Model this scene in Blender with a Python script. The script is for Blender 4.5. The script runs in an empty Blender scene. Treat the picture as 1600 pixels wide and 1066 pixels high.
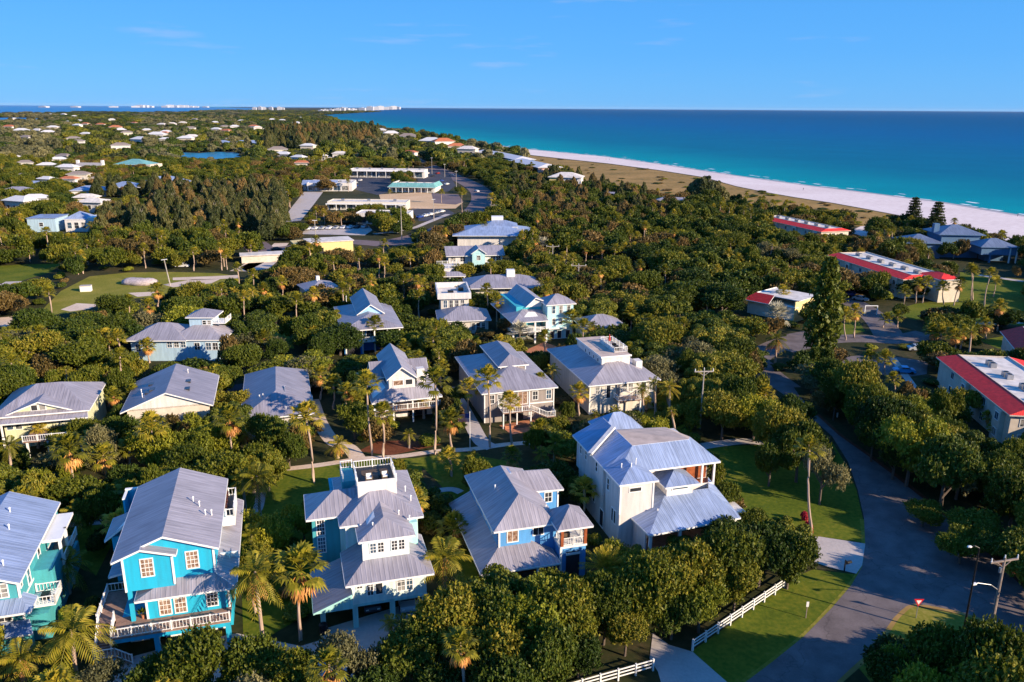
import bpy, math, random
import numpy as np
from mathutils import Vector, Matrix
from mathutils.geometry import tessellate_polygon
R=random.Random(7); WR=random.Random(5)
S=bpy.context.scene; COL=S.collection
# ------------------------------------------------------------------ camera
F,CX,CY,HC=1250.,800.,533.,55.
PITCH=math.atan(364.5/1250); ROLL=math.radians(.35)
CM=(Matrix.Rotation(math.pi/2-PITCH,3,'X')@Matrix.Rotation(ROLL,3,'Z'))
def P(px,py,z=0.):
    d=CM@Vector((px-CX,CY-py,-F)); t=(z-HC)/d.z; return Vector((d.x*t,d.y*t,z))
CMT=CM.transposed()
def proj(p):
    v=CMT@(Vector(p)-Vector((0,0,HC)))
    if v.z>-1: return (-9999,-9999)
    return (CX-F*v.x/v.z, CY+F*v.y/v.z)
cd=bpy.data.cameras.new('camera'); cam=bpy.data.objects.new('camera',cd); COL.objects.link(cam)
cam.matrix_world=Matrix.Translation((0,0,HC))@CM.to_4x4()
cd.sensor_width=36; cd.lens=F*36/1600; cd.clip_end=300000; cd.clip_start=1
S.camera=cam
# ------------------------------------------------------------------ materials
MC={}
def nd(nt,t,**k):
    n=nt.nodes.new(t)
    for a,b in k.items():
        if a in n.inputs: n.inputs[a].default_value=b
        else: setattr(n,a,b)
    return n
def base(name,rough=.7,metal=0,spec=.3):
    m=bpy.data.materials.new(name); m.use_nodes=True; nt=m.node_tree
    b=nt.nodes['Principled BSDF']; b.inputs['Roughness'].default_value=rough; b.inputs['Metallic'].default_value=metal
    b.inputs['Specular IOR Level'].default_value=spec
    return m,nt,b
def ramp(nt,fac,stops):
    r=nt.nodes.new('ShaderNodeValToRGB'); e=r.color_ramp.elements
    while len(e)<len(stops): e.new(.5)
    for i,(p,c) in enumerate(stops): e[i].position=p; e[i].color=(*c,1)
    nt.links.new(fac,r.inputs[0]); return r.outputs[0]
def noise(nt,scale,detail=3,coord='Object',rough=.55,vec=None):
    if vec is None:
        tc=nt.nodes.new('ShaderNodeTexCoord'); vec=tc.outputs[coord]
    n=nt.nodes.new('ShaderNodeTexNoise'); n.inputs['Scale'].default_value=scale; n.inputs['Detail'].default_value=detail; n.inputs['Roughness'].default_value=rough
    nt.links.new(vec,n.inputs['Vector']); return n.outputs['Fac']
def mixc(nt,fac,a,b,mode='MIX'):
    m=nt.nodes.new('ShaderNodeMix'); m.data_type='RGBA'; m.blend_type=mode
    for s,v in ((0,fac),(6,a),(7,b)):
        if hasattr(v,'type') and hasattr(v,'node'): nt.links.new(v,m.inputs[s])
        elif s==0: m.inputs[0].default_value=v
        else: m.inputs[s].default_value=(*v,1)
    return m.outputs[2]
def bump(nt,b,h,st=.3,dist=.05):
    n=nt.nodes.new('ShaderNodeBump'); n.inputs['Strength'].default_value=st; n.inputs['Distance'].default_value=dist
    nt.links.new(h,n.inputs['Height']); nt.links.new(n.outputs[0],b.inputs['Normal'])
def flat(name,c,rough=.7,metal=0,var=.12,spec=.3,scale=.9):
    if name in MC: return MC[name]
    m,nt,b=base(name,rough,metal,spec)
    f=noise(nt,scale,5)
    lo=tuple(x*(1-var) for x in c); hi=tuple(min(1,x*(1+var)) for x in c)
    nt.links.new(ramp(nt,f,[(.3,lo),(.7,hi)]),b.inputs['Base Color']); MC[name]=m; return m
def paint(name,c,siding=True):
    "painted lap siding: shadow lines from real bump, faint grime from noise"
    if name in MC: return MC[name]
    m,nt,b=base(name,.6,0,.25)
    tc=nt.nodes.new('ShaderNodeTexCoord'); mp_=nt.nodes.new('ShaderNodeMapping'); mp_.inputs['Scale'].default_value=(1.6,1.6,.22); nt.links.new(tc.outputs['Object'],mp_.inputs[0]); f=noise(nt,1.1,7,vec=mp_.outputs[0]); c2=tuple(x*.74+.012 for x in c)
    nt.links.new(ramp(nt,f,[(.3,c2),(.65,c)]),b.inputs['Base Color'])
    if siding:
        uv=nt.nodes.new('ShaderNodeUVMap'); sp=nt.nodes.new('ShaderNodeSeparateXYZ'); nt.links.new(uv.outputs[0],sp.inputs[0])
        mt=nt.nodes.new('ShaderNodeMath'); mt.operation='MULTIPLY'; mt.inputs[1].default_value=1/.2; nt.links.new(sp.outputs['Y'],mt.inputs[0])
        fr=nt.nodes.new('ShaderNodeMath'); fr.operation='FRACT'; nt.links.new(mt.outputs[0],fr.inputs[0])
        bump(nt,b,fr.outputs[0],.5,.015)
    MC[name]=m; return m
def seam(name,c,pitch=.5,metal=.12,rough=.45):
    "standing seam metal roof"
    if name in MC: return MC[name]
    m,nt,b=base(name,rough,metal,.5)
    f=noise(nt,.25,6); lo=tuple(x*.84 for x in c); hi=tuple(min(1,x*1.08) for x in c)
    uv=nt.nodes.new('ShaderNodeUVMap'); sp=nt.nodes.new('ShaderNodeSeparateXYZ'); nt.links.new(uv.outputs[0],sp.inputs[0])
    mt=nt.nodes.new('ShaderNodeMath'); mt.operation='MULTIPLY'; mt.inputs[1].default_value=1/pitch; nt.links.new(sp.outputs['X'],mt.inputs[0])
    fl=nt.nodes.new('ShaderNodeMath'); fl.operation='FLOOR'; nt.links.new(mt.outputs[0],fl.inputs[0])
    wn=nt.nodes.new('ShaderNodeTexWhiteNoise'); wn.noise_dimensions='1D'; nt.links.new(fl.outputs[0],wn.inputs['W'])
    pan=ramp(nt,wn.outputs[0],[(0,(.88,.88,.88)),(1,(1.,1.,1.))])
    st=nt.nodes.new('ShaderNodeMapping'); st.inputs['Scale'].default_value=(2.2,.18,1); nt.links.new(uv.outputs[0],st.inputs[0]); sn=noise(nt,1.4,6,vec=st.outputs[0]); oi=nt.nodes.new('ShaderNodeObjectInfo')
    pan=mixc(nt,1.,pan,ramp(nt,sn,[(.35,(.74,.73,.72)),(.6,(1.05,1.05,1.05))]),'MULTIPLY'); pan=mixc(nt,1.,pan,ramp(nt,oi.outputs['Random'],[(0,(.86,.86,.88)),(1,(1.1,1.09,1.06))]),'MULTIPLY')
    nt.links.new(mixc(nt,1.,ramp(nt,f,[(.3,lo),(.7,hi)]),pan,'MULTIPLY'),b.inputs['Base Color'])
    fr=nt.nodes.new('ShaderNodeMath'); fr.operation='FRACT'; nt.links.new(mt.outputs[0],fr.inputs[0])
    h=ramp(nt,fr.outputs[0],[(0,(0,0,0)),(.35,(0,0,0)),(.5,(1,1,1)),(.65,(0,0,0))])
    bump(nt,b,h,.6,.045)
    MC[name]=m; return m
def tile(name,c):
    m,nt,b=base(name,.7)
    uv=nt.nodes.new('ShaderNodeUVMap'); w=nt.nodes.new('ShaderNodeTexWave'); w.inputs['Scale'].default_value=1.1; w.inputs['Distortion'].default_value=.4
    nt.links.new(uv.outputs[0],w.inputs['Vector'])
    f=noise(nt,1.3,6); nt.links.new(ramp(nt,f,[(.3,tuple(x*.72 for x in c)),(.6,c),(.8,tuple(x*1.25 for x in c))]),b.inputs['Base Color'])
    bump(nt,b,w.outputs['Fac'],.4,.05); return m
WHITE=flat('white_trim_paint',(.78,.78,.76),.5,var=.05)
ROOF=seam('galvanised_roof',(.37,.35,.40))
ROOFB=seam('pale_blue_metal_roof',(.33,.42,.62))
ROOFD=seam('slate_blue_roof',(.17,.22,.33),.6)
ROOFT=seam('teal_roof',(.22,.5,.46),.6)
FLATR=flat('white_membrane_roof',(.62,.58,.54),.8,var=.25,scale=.5)
GRAVR=flat('tan_flat_roof',(.5,.40,.34),.85,var=.2,scale=.6)
REDT=tile('red_clay_tile',(.82,.04,.035))
DECK=flat('deck_boards',(.28,.18,.14),.7,var=.3,scale=2)
WOOD=flat('stained_cedar',(.28,.08,.03),.5,var=.3,scale=2)
CONC=flat('concrete_slab',(.42,.38,.36),.85,var=.2,scale=.6)
DARKM=flat('black_metal',(.02,.02,.022),.4,.3,var=.1)
GREYM=flat('galvanised_metal',(.35,.36,.38),.4,.6)
POLEM=flat('weathered_pole_concrete',(.36,.33,.30),.85,var=.25,scale=1.5)
TIMB=flat('grey_timber',(.26,.21,.18),.85,var=.3,scale=2)
FABW=flat('white_cushion',(.75,.74,.72),.9)
WICK=flat('brown_wicker',(.10,.07,.05),.8,var=.4,scale=9)
RUST=flat('rusty_dark_roof',(.09,.03,.025),.8,var=.4)
BRICKP=flat('terracotta_paving',(.42,.17,.09),.85,var=.25,scale=2)
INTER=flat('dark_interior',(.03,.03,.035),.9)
TYRE=flat('tyre_rubber',(.02,.02,.02),.8)
m,nt,b=base('window_glass',.08,0,.6); f=noise(nt,.6,1)
nt.links.new(ramp(nt,f,[(.35,(.02,.025,.03)),(.7,(.06,.06,.07))]),b.inputs['Base Color']); GLASS=m
m,nt,b=base('warm_curtained_glass',.15,0,.6); f=noise(nt,3,1)
nt.links.new(ramp(nt,f,[(.35,(.16,.09,.06)),(.7,(.42,.30,.22))]),b.inputs['Base Color']); GLASSW=m
m,nt,b=base('blinds_behind_glass',.12,0,.6); uv_=nt.nodes.new('ShaderNodeTexCoord'); f=noise(nt,.9,2)
nt.links.new(ramp(nt,f,[(.4,(.05,.06,.07)),(.55,(.30,.29,.27))]),b.inputs['Base Color']); GLASSB=m
m,nt,b=base('sky_reflecting_glass',.03,.0,.8); b.inputs['Base Color'].default_value=(.05,.09,.14,1); GLASSS=m
# ------------------------------------------------------------------ mesh builder
class MB:
    def __init__(s): s.v=[]; s.f=[]
    def face(s,pts):
        n=len(s.v); s.v+= [tuple(p) for p in pts]; s.f.append(tuple(range(n,n+len(pts)))); return s
    def box(s,x0,x1,y0,y1,z0,z1):
        if x0>x1:x0,x1=x1,x0
        if y0>y1:y0,y1=y1,y0
        if z0>z1:z0,z1=z1,z0
        n=len(s.v); s.v+=[(x0,y0,z0),(x1,y0,z0),(x1,y1,z0),(x0,y1,z0),(x0,y0,z1),(x1,y0,z1),(x1,y1,z1),(x0,y1,z1)]
        s.f+=[tuple(n+i for i in q) for q in ((3,2,1,0),(4,5,6,7),(0,1,5,4),(1,2,6,5),(2,3,7,6),(3,0,4,7))]; return s
    def bar(s,a,b,w,h=None):
        "square bar from a to b"
        h=h or w; a=Vector(a); b=Vector(b); d=(b-a)
        if d.length<1e-6: return s
        d.normalize(); up=Vector((0,0,1)) if abs(d.z)<.95 else Vector((0,1,0))
        x=d.cross(up).normalized()*w/2; y=x.cross(d).normalized()*h/2
        n=len(s.v); s.v+=[tuple(p+o) for p in (a,b) for o in (-x-y,x-y,x+y,-x+y)]
        s.f+=[tuple(n+i for i in q) for q in ((3,2,1,0),(4,5,6,7),(0,1,5,4),(1,2,6,5),(2,3,7,6),(3,0,4,7))]; return s
    def tube(s,pts,rs,n=8,cap=True):
        rings=[]
        for i,p in enumerate(pts):
            p=Vector(p); q=Vector(pts[min(i+1,len(pts)-1)])-Vector(pts[max(i-1,0)]); q.normalize()
            up=Vector((0,0,1)) if abs(q.z)<.9 else Vector((1,0,0))
            x=q.cross(up).normalized(); y=x.cross(q); k=len(s.v)
            s.v+=[tuple(p+(x*math.cos(a)+y*math.sin(a))*rs[i]) for a in [2*math.pi*j/n for j in range(n)]]; rings.append(k)
        for a,b in zip(rings,rings[1:]):
            s.f+=[(a+j,a+(j+1)%n,b+(j+1)%n,b+j) for j in range(n)]
        if cap: s.f.append(tuple(rings[0]+j for j in range(n))[::-1]); s.f.append(tuple(rings[-1]+j for j in range(n)))
        return s
    def ball(s,c,r,n=8,m=5,sq=(1,1,1)):
        k=len(s.v); s.v.append((c[0],c[1],c[2]-r*sq[2]))
        for i in range(1,m):
            t=math.pi*i/m
            s.v+=[(c[0]+r*sq[0]*math.sin(t)*math.cos(2*math.pi*j/n),c[1]+r*sq[1]*math.sin(t)*math.sin(2*math.pi*j/n),c[2]-r*sq[2]*math.cos(t)) for j in range(n)]
        s.v.append((c[0],c[1],c[2]+r*sq[2])); e=len(s.v)-1
        for j in range(n):
            s.f.append((k,k+1+(j+1)%n,k+1+j)); s.f.append((e,e-n+j,e-n+(j+1)%n))
        for i in range(m-2):
            a=k+1+i*n
            s.f+=[(a+j,a+(j+1)%n,a+n+(j+1)%n,a+n+j) for j in range(n)]
        return s
    def mesh(s,name,mt,uv=True,smooth=False):
        me=bpy.data.meshes.new(name); me.from_pydata(s.v,[],s.f)
        if uv:
            ul=me.uv_layers.new(name='UVMap').data
            co=np.empty(len(me.vertices)*3); me.vertices.foreach_get('co',co); co=co.reshape(-1,3)
            for p in me.polygons:
                nz=p.normal; z=Vector((0,0,1))
                if abs(nz.z)>.985: t=Vector((1,0,0)); w=Vector((0,1,0))
                else: t=z.cross(nz).normalized(); w=nz.cross(t)
                for li in p.loop_indices:
                    c=co[me.loops[li].vertex_index]; ul[li].uv=(c[0]*t.x+c[1]*t.y+c[2]*t.z,c[0]*w.x+c[1]*w.y+c[2]*w.z)
        if smooth: me.polygons.foreach_set('use_smooth',[True]*len(me.polygons))
        for q in (mt if isinstance(mt,(list,tuple)) else [mt]): me.materials.append(q)
        me.update(); return me
    def build(s,name,mt,parent=None,uv=True,smooth=False):
        if not s.v: return None
        o=bpy.data.objects.new(name,s.mesh(name,mt,uv,smooth)); COL.objects.link(o)
        if parent: o.parent=parent
        return o
def tag(o,label=None,cat=None,group=None,kind=None):
    if label: o['label']=label
    if cat: o['category']=cat
    if group: o['group']=group
    if kind: o['kind']=kind
    return o
def empty(name,loc,rz=0,label=None,cat=None,group=None):
    o=bpy.data.objects.new(name,None); o.empty_display_size=.5; COL.objects.link(o); o.location=loc; o.rotation_euler=(0,0,rz)
    return tag(o,label,cat,group)
# ------------------------------------------------------------------ registers used when planting
FOOT=[]      # (world polygon) building footprints
CLEAR=[]     # px polygons of open ground
KEEP=[]      # (px polygon, distance) things the photo shows uncovered
LAND=[]      # (noun phrase, x, y) landmarks for the labels
def inpoly(x,y,pl):
    c=False; j=len(pl)-1
    for i in range(len(pl)):
        a,b=pl[i],pl[j]
        if (a[1]>y)!=(b[1]>y) and x<(b[0]-a[0])*(y-a[1])/(b[1]-a[1])+a[0]: c=not c
        j=i
    return c
# ------------------------------------------------------------------ buildings
class Bld:
    def __init__(s,name,label,px,py,z,yaw=16,cat='house',group=None,land=None,win=WHITE,glass=GLASS):
        p=P(px,py,z); s.o=Vector((p.x,p.y,0)); s.a=math.radians(yaw)
        s.r=empty(name,s.o,s.a,label,cat,group); s.wm=win; s.gm=glass
        if land: LAND.append((land,s))
        s.fp=[]; s.rf=ROOF
    def W(s,x,y,z=0):
        c,sn=math.cos(s.a),math.sin(s.a); return Vector((s.o.x+c*x-sn*y,s.o.y+sn*x+c*y,z))
    def foot(s,x0,x1,y0,y1):
        FOOT.append([tuple(s.W(x,y)[:2]) for x,y in ((x0,y0),(x1,y0),(x1,y1),(x0,y1))]); s.fp.append((x0,x1,y0,y1))
        cs=[s.W((a+b)/2,(c+d)/2) for a,b,c,d in s.fp]; s.c=sum(cs,Vector())/len(cs)
    def walls(s,boxes,mt,name='wall',foot=True):
        m=MB()
        for b in boxes:
            m.box(*b)
            if foot: s.foot(*b[:4])
        return m.build(name,mt,s.r)
    def roof(s,polys,mt=None,th=.12,fas=.22,fm=None,name='roof'):
        m=MB()
        for p in polys: m.face(p)
        r=m.build(name,mt or s.rf,s.r)
        cnt={}
        key=lambda p:tuple(round(c,3) for c in p)
        for p in polys:
            for a,b in zip(p,p[1:]+p[:1]):
                k=(key(a),key(b)); k2=(k[1],k[0])
                if k2 in cnt: cnt[k2]=None
                else: cnt[k]=(a,b)
        e=MB()
        for v in cnt.values():
            if v:
                a,b=Vector(v[0]),Vector(v[1]); d=b-a; o=Vector((d.y,-d.x,0))
                if o.length>0: o=o.normalized()*.05
                z0=Vector((0,0,-fas)); z1=Vector((0,0,-.01))
                e.face([a+z0+o,b+z0+o,b+z1+o,a+z1+o]); e.face([a+z1+o,b+z1+o,b+z1,a+z1]); e.face([a+z0,b+z0,b+z0+o,a+z0+o])
        for p in polys: e.face([(q[0],q[1],q[2]-th) for q in p][::-1])
        e.build('fascia',fm or WHITE,r); return r
    def hip(s,x0,x1,y0,y1,z,h,mt=None,ins=None,**k):
        w=x1-x0; d=y1-y0
        if w>=d:
            i=ins if ins is not None else d/2
            A,B=(x0+i,(y0+y1)/2,z+h),(x1-i,(y0+y1)/2,z+h)
            c=[(x0,y0,z),(x1,y0,z),(x1,y1,z),(x0,y1,z)]
            if w-2*i<.05: A=((x0+x1)/2,(y0+y1)/2,z+h); pl=[[c[0],c[1],A],[c[1],c[2],A],[c[2],c[3],A],[c[3],c[0],A]]
            else: pl=[[c[0],c[1],B,A],[c[1],c[2],B],[c[2],c[3],A,B],[c[3],c[0],A]]
        else:
            i=ins if ins is not None else w/2
            A,B=((x0+x1)/2,y0+i,z+h),((x0+x1)/2,y1-i,z+h)
            c=[(x0,y0,z),(x1,y0,z),(x1,y1,z),(x0,y1,z)]
            pl=[[c[0],c[1],A],[c[1],c[2],B,A],[c[2],c[3],B],[c[3],c[0],A,B]]
        return s.roof(pl,mt,**k)
    def gable(s,x0,x1,y0,y1,z,h,ax='y',mt=None,wall=None,oh=.5,both=True,**k):
        "ridge along ax; the wall triangle sits oh inside the rake"
        if ax=='y':
            xm=(x0+x1)/2; A,B=(xm,y0,z+h),(xm,y1,z+h)
            r=s.roof([[(x0,y1,z),(x0,y0,z),A,B],[(x1,y0,z),(x1,y1,z),B,A]],mt,**k)
            tri=lambda y,f:[(x0+oh,y,z-.05),(x1-oh,y,z-.05),(x1-oh,y,z+h*oh/(xm-x0)-.13),(xm,y,z+h-.13),(x0+oh,y,z+h*oh/(xm-x0)-.13)][::f]
            ts=[tri(y0+oh,1)]+([tri(y1-oh,-1)] if both else [])
        else:
            ym=(y0+y1)/2; A,B=(x0,ym,z+h),(x1,ym,z+h)
            r=s.roof([[(x0,y0,z),(x1,y0,z),B,A],[(x1,y1,z),(x0,y1,z),A,B]],mt,**k)
            tri=lambda x,f:[(x,y0+oh,z-.05),(x,y1-oh,z-.05),(x,y1-oh,z+h*oh/(ym-y0)-.13),(x,ym,z+h-.13),(x,y0+oh,z+h*oh/(ym-y0)-.13)][::f]
            ts=[tri(x1-oh,1),tri(x0+oh,-1)]
        if wall:
            m=MB()
            for t in ts: m.face(t)
            m.build('gable_wall',wall,s.r)
        return r
    def _f(s,face,c):
        "maps (a,b,d) -> local xyz; a along wall to the viewer's right, b up, d outward"
        return {'F':lambda a,b,d:(a,c-d,b),'B':lambda a,b,d:(a,c+d,b),'R':lambda a,b,d:(c+d,a,b),'L':lambda a,b,d:(c-d,a,b)}[face]
    def win(s,face,c,u,z,w,h,nx=2,ny=2,glass=None,t=.11,name='window',label=None):
        g=s._f(face,c); m=MB()
        def bx(a0,a1,b0,b1,d0,d1):
            p,q=g(a0,b0,d0),g(a1,b1,d1); m.box(p[0],q[0],p[1],q[1],p[2],q[2])
        bx(u-t,u+w+t,z+h,z+h+t,.0,.07); bx(u-t,u+w+t,z-t,z,.0,.07); bx(u-t,u,z,z+h,.0,.065); bx(u+w,u+w+t,z,z+h,.0,.065)
        for i in range(1,nx): x=u+w*i/nx; bx(x-.025,x+.025,z,z+h,.01,.045)
        for i in range(1,ny): y=z+h*i/ny; bx(u,u+w,y-.03,y+.03,.01,.05)
        o=m.build(name,s.wm,s.r)
        if label: o['label']=label
        m=MB(); p,q=g(u,z,.006),g(u+w,z+h,.02); m.box(p[0],q[0],p[1],q[1],p[2],q[2]); m.build('pane',glass or (s.gm if s.gm is not GLASS else WR.choice([GLASS,GLASS,GLASSB,GLASSS])),o)
        return o
    def wins(s,face,c,us,z,w,h,**k):
        for u in us: s.win(face,c,u,z,w,h,**k)
    def rail(s,pts,z,h=1.,bal=.32,mt=None,name='railing'):
        m=MB()
        for a,b in zip(pts,pts[1:]):
            za=a[2] if len(a)>2 else z; zb=b[2] if len(b)>2 else z
            A=Vector((a[0],a[1],za)); B=Vector((b[0],b[1],zb)); L=(B-A).length; H=Vector((0,0,h))
            m.bar(A+H,B+H,.1,.08); m.bar(A+H*.12,B+H*.12,.06)
            n=max(1,round(L/1.9))
            for i in range(n+1): q=A+(B-A)*i/n; m.bar(q,q+H*1.12,.14)
            k=int(L/bal)
            for i in range(1,k): q=A+(B-A)*i/k; m.bar(q+H*.12,q+H,.045)
        return m.build(name,mt or WHITE,s.r)
    def cols(s,ps,z0,z1,w=.3,mt=None,name='column'):
        for x,y in ps:
            MB().box(x-w/2,x+w/2,y-w/2,y+w/2,z0,z1).build(name,mt or WHITE,s.r)
    def part(s,name,mt,*boxes,parent=None):
        m=MB()
        for b in boxes: m.box(*b)
        return m.build(name,mt,parent or s.r)
    def corner(s,xy,z0,z1,w=.16):
        for x,y in xy: MB().box(x-w/2-.02,x+w/2+.02,y-w/2-.02,y+w/2+.02,z0,z1).build('corner_board',WHITE,s.r)
    def stair(s,x0,x1,y0,z0,y1,z1,mt=None):
        n=max(3,int(abs(z1-z0)/.18)); m=MB()
        for i in range(n):
            a=y0+(y1-y0)*i/n; b=y0+(y1-y0)*(i+1)/n; zt=z0+(z1-z0)*(i+1)/n
            m.box(x0,x1,a,b,zt-.2,zt)
        m.build('stair',mt or DECK,s.r)
    def stairx(s,y0,y1,x0,z0,x1,z1,mt=None):
        n=max(3,int(abs(z1-z0)/.18)); m=MB()
        for i in range(n):
            a=x0+(x1-x0)*i/n; b=x0+(x1-x0)*(i+1)/n; zt=z0+(z1-z0)*(i+1)/n
            m.box(a,b,y0,y1,zt-.2,zt)
        m.build('stair',mt or DECK,s.r)
    def vents(s,ps,h=.5,r=.07):
        for x,y,z in ps:
            MB().tube([(x,y,z-.3),(x,y,z+h)],[r,r],6).ball((x,y,z+h),r*1.8,6,4).build('roof_vent',WHITE,s.r)
    def at(s,x,y,z): return s.W(x,y,z)
# ================================================================== the village houses (one shared street grid, 16 degrees)
CY_=paint('cyan_siding',(.02,.44,.66)); TE=paint('teal_siding',(.07,.38,.42)); MI=paint('mint_siding',(.40,.74,.70)); MIW=paint('pale_mint_siding',(.70,.84,.78))
BL=paint('sky_blue_siding',(.10,.34,.70)); CR=paint('cream_siding',(.66,.62,.54)); GR=paint('greige_siding',(.33,.29,.27)); YE=paint('pale_yellow_siding',(.66,.68,.45))
RB=paint('royal_blue_siding',(.03,.22,.62)); WH=paint('white_siding',(.72,.70,.68)); PB=paint('pale_blue_siding',(.42,.60,.74)); TQ=paint('turquoise_siding',(.05,.42,.52)); LT=paint('light_turquoise_siding',(.45,.74,.78))
STU=flat('cream_stucco',(.60,.53,.44),.9); YEL=flat('yellow_stucco',(.70,.56,.26),.9); SLT=paint('slate_blue_siding',(.09,.19,.33)); GRB=paint('grey_boards',(.66,.63,.61))
# ---- H1 bright cyan house, lower left
h=Bld('cyan_house','three-storey bright cyan house with white-trimmed windows, wraparound deck and outside stair',174.9,998.6,3,land='the bright cyan house',glass=GLASSW)
h.walls([(.4,11.3,3.6,19.2,.02,3.02),(3.1,11.3,2.5,5,3.02,5.9),(3.1,11.3,5,19.2,3.02,5.9)],CY_)
h.walls([(1.4,6.1,2.5,8,6.6,10.3),(6.1,10.1,3.2,19.2,5.9,10.2),(1.4,6.1,8,19.2,5.9,10.3)],CY_,foot=False)
h.roof([[(.45,19.7,10.45),(.45,2.,10.45),(3.25,2.,11.53),(3.25,2.7,11.53),(5.4,2.7,12.35),(5.4,19.7,12.35)],[(10.75,2.7,10.2),(10.75,19.7,10.2),(5.4,19.7,12.35),(5.4,2.7,12.35)]])
h.roof([[(3.25,2.,11.53),(6.6,2.,10.45),(6.6,3.19,10.45),(3.25,3.19,11.53)]])
m=MB(); m.face([(1.42,2.52,10.2),(6.08,2.52,10.2),(6.08,2.52,10.5),(3.25,2.52,11.4),(1.42,2.52,10.7)]); m.face([(1.4,3.21,10.1),(10.08,3.21,10.1),(10.08,3.21,10.33),(5.4,3.21,12.2),(1.4,3.21,10.7)]); m.build('gable_wall',CY_,h.r)
# dormer over left slope
h.roof([[(-1.8,15.6,8.7),(-1.8,10.2,8.7),(-.2,12.9,9.7),(2.4,12.9,11.15)],[(-1.8,10.2,8.7),(.6,10.2,10.45),(2.4,12.9,11.15),(-.2,12.9,9.7)]])
h.walls([(-1.2,1.5,10.9,15.,3.02,8.7)],CY_,foot=False)
# parapet at back-left
h.part('parapet',CY_,(-1.,.6,20.2,20.5,3,9.9),(-1.1,-.9,18.,20.5,3,9.7)); h.part('parapet_cap',WHITE,(-1.15,.6,20.15,20.55,9.9,10.05),(-1.15,-.85,18,20.15,9.7,9.85))
# porch roof wrapping front and right
h.roof([[(2.2,1.5,5.95),(12.2,1.5,5.95),(10.1,3.2,7.05),(6.1,3.2,7.05),(6.1,2.5,6.6),(4.,2.5,6.6)],[(2.2,1.5,5.95),(4.,2.5,6.6),(4.,8,6.7),(2.2,8,5.95)]])
h.roof([[(12.2,1.5,5.95),(12.2,21.8,5.95),(10.1,21.8,7.05),(10.1,3.2,7.05)]])
h.roof([[(-1.1,6.7,6.2),(1.4,6.7,6.7),(1.4,10.8,6.7),(-1.1,10.8,6.2)]])
h.win('F',2.5,3.1,8.15,1.1,1.95,nx=3,ny=4); h.win('F',3.2,7.4,8.0,1.1,1.9,nx=3,ny=4)
h.win('F',2.5,4.35,3.35,1.05,2.2,nx=3,ny=4); h.win('F',2.5,5.85,3.35,1.05,2.2,nx=3,ny=4); h.win('F',2.5,9.05,3.55,1.0,1.8,nx=3,ny=4,glass=GLASS)
h.corner([(1.4,2.5)],6.6,10.4); h.corner([(6.1,2.5)],6.8,10.3); h.corner([(10.1,3.2)],7.1,10.1); h.corner([(3.1,2.5),(11.25,2.5)],3.1,5.9)
h.part('deck',DECK,(-.1,11.4,0,3.4,2.82,3.0),(-1.9,3.1,3.2,9.,2.83,2.995)); h.part('deck_beam',CY_,(-.05,11.3,.03,.3,2.35,2.82))
h.rail([(-.05,.05),(11.35,.05)],3.); h.rail([(-.05,.05),(-.3,3.3)],3.); h.rail([(-1.9,9.),(-1.9,3.2)],3.); h.rail([(-1.9,9.),(.3,9.)],3.)
h.cols([(1.65,2.75)],3,6.6,.4,CY_); h.cols([(4.1,.3),(7.3,.3),(11.1,.3)],.02,2.35,.5,CY_); h.part('column_foot',WHITE,(3.8,4.4,0,.6,0,.25))
h.win('F',3.4,1.1,.15,1.5,2.1,nx=3,ny=1,name='entry_door',t=.2,glass=GLASS)
h.part('garage_door',WHITE,(4.4,6.9,3.2,3.4,.02,2.2)); h.part('garage_door',WHITE,(8.0,10.6,3.2,3.4,.02,2.2))
h.stair(-1.8,-.35,.6,1.2,3.2,3.0); h.part('landing',DECK,(-1.8,.2,-.5,.6,1.05,1.2)); h.stairx(-.5,.55,1.7,0.,.2,1.2)
h.rail([(-1.8,-.5,1.2),(-1.8,.6,1.2),(-1.8,3.2,3.0)],3); h.rail([(-1.8,-.5,1.2),(.2,-.5,1.2),(1.7,-.5,0.1)],1); h.rail([(-.35,.6,1.2),(-.3,3.2,3.)],3)
h.part('stair_skirt',CY_,(-1.8,.2,-.45,-.35,0,1.04))
h.part('balcony_box',WHITE,(10.3,11.7,13.,18.6,7.2,8.4)); h.part('balcony_floor',DARKM,(10.76,11.6,13.1,18.5,8.4,8.43)); h.rail([(10.8,13.),(11.65,13.),(11.65,18.6),(10.8,18.6)],8.4,h=.95); h.part('porch_vent_beam',WHITE,(10.2,12.2,7.2,7.4,6.35,6.95))
h.vents([(7.57,11.6,11.6),(8.26,10.9,11.3),(9.,9.2,11.),(9.62,9.4,10.8),(11.3,6.9,6.5)])
H1=h
t=MB().tube([(0,0,0),(0,0,.45)],[.16,.22],8); pot=empty('potted_plant',H1.W(2.55,2.9,3.0),0,'yellow flowering potted plant on the cyan house deck','potted plant')
t.build('pot',BRICKP,pot); POTS=[(pot,'potted_plant')]
# ---- H0 teal house cut by the left edge
h=Bld('teal_house','teal house with pale blue metal roof cut off by the left edge of the photo',30.5,911,8,17,land='the teal house at the left edge')
h.walls([(-9.5,-.35,.6,17.8,3.1,8.0),(-9.5,1.6,1.6,17,.02,3.1)],TE)
h.roof([[(0,0,8),(0,18.2,8),(-5.2,18.2,10.2),(-5.2,0,10.2)],[(0-10.4,18.2,8),(-10.4,0,8),(-5.2,0,10.2),(-5.2,18.2,10.2)]],ROOFB)
m=MB(); m.face([(-9.5,.6,7.9),(-.35,.6,7.9),(-.35,.6,8.),(-5.2,.6,10.05),(-9.5,.6,8.2)]); m.build('gable_wall',TE,h.r)
h.win('F',.6,-2.6,6.3,1.2,1.5,nx=2,ny=3); h.win('F',.6,-5.2,6.3,1.2,1.5,nx=2,ny=3); h.corner([(-.38,.62)],3.1,7.95)
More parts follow.
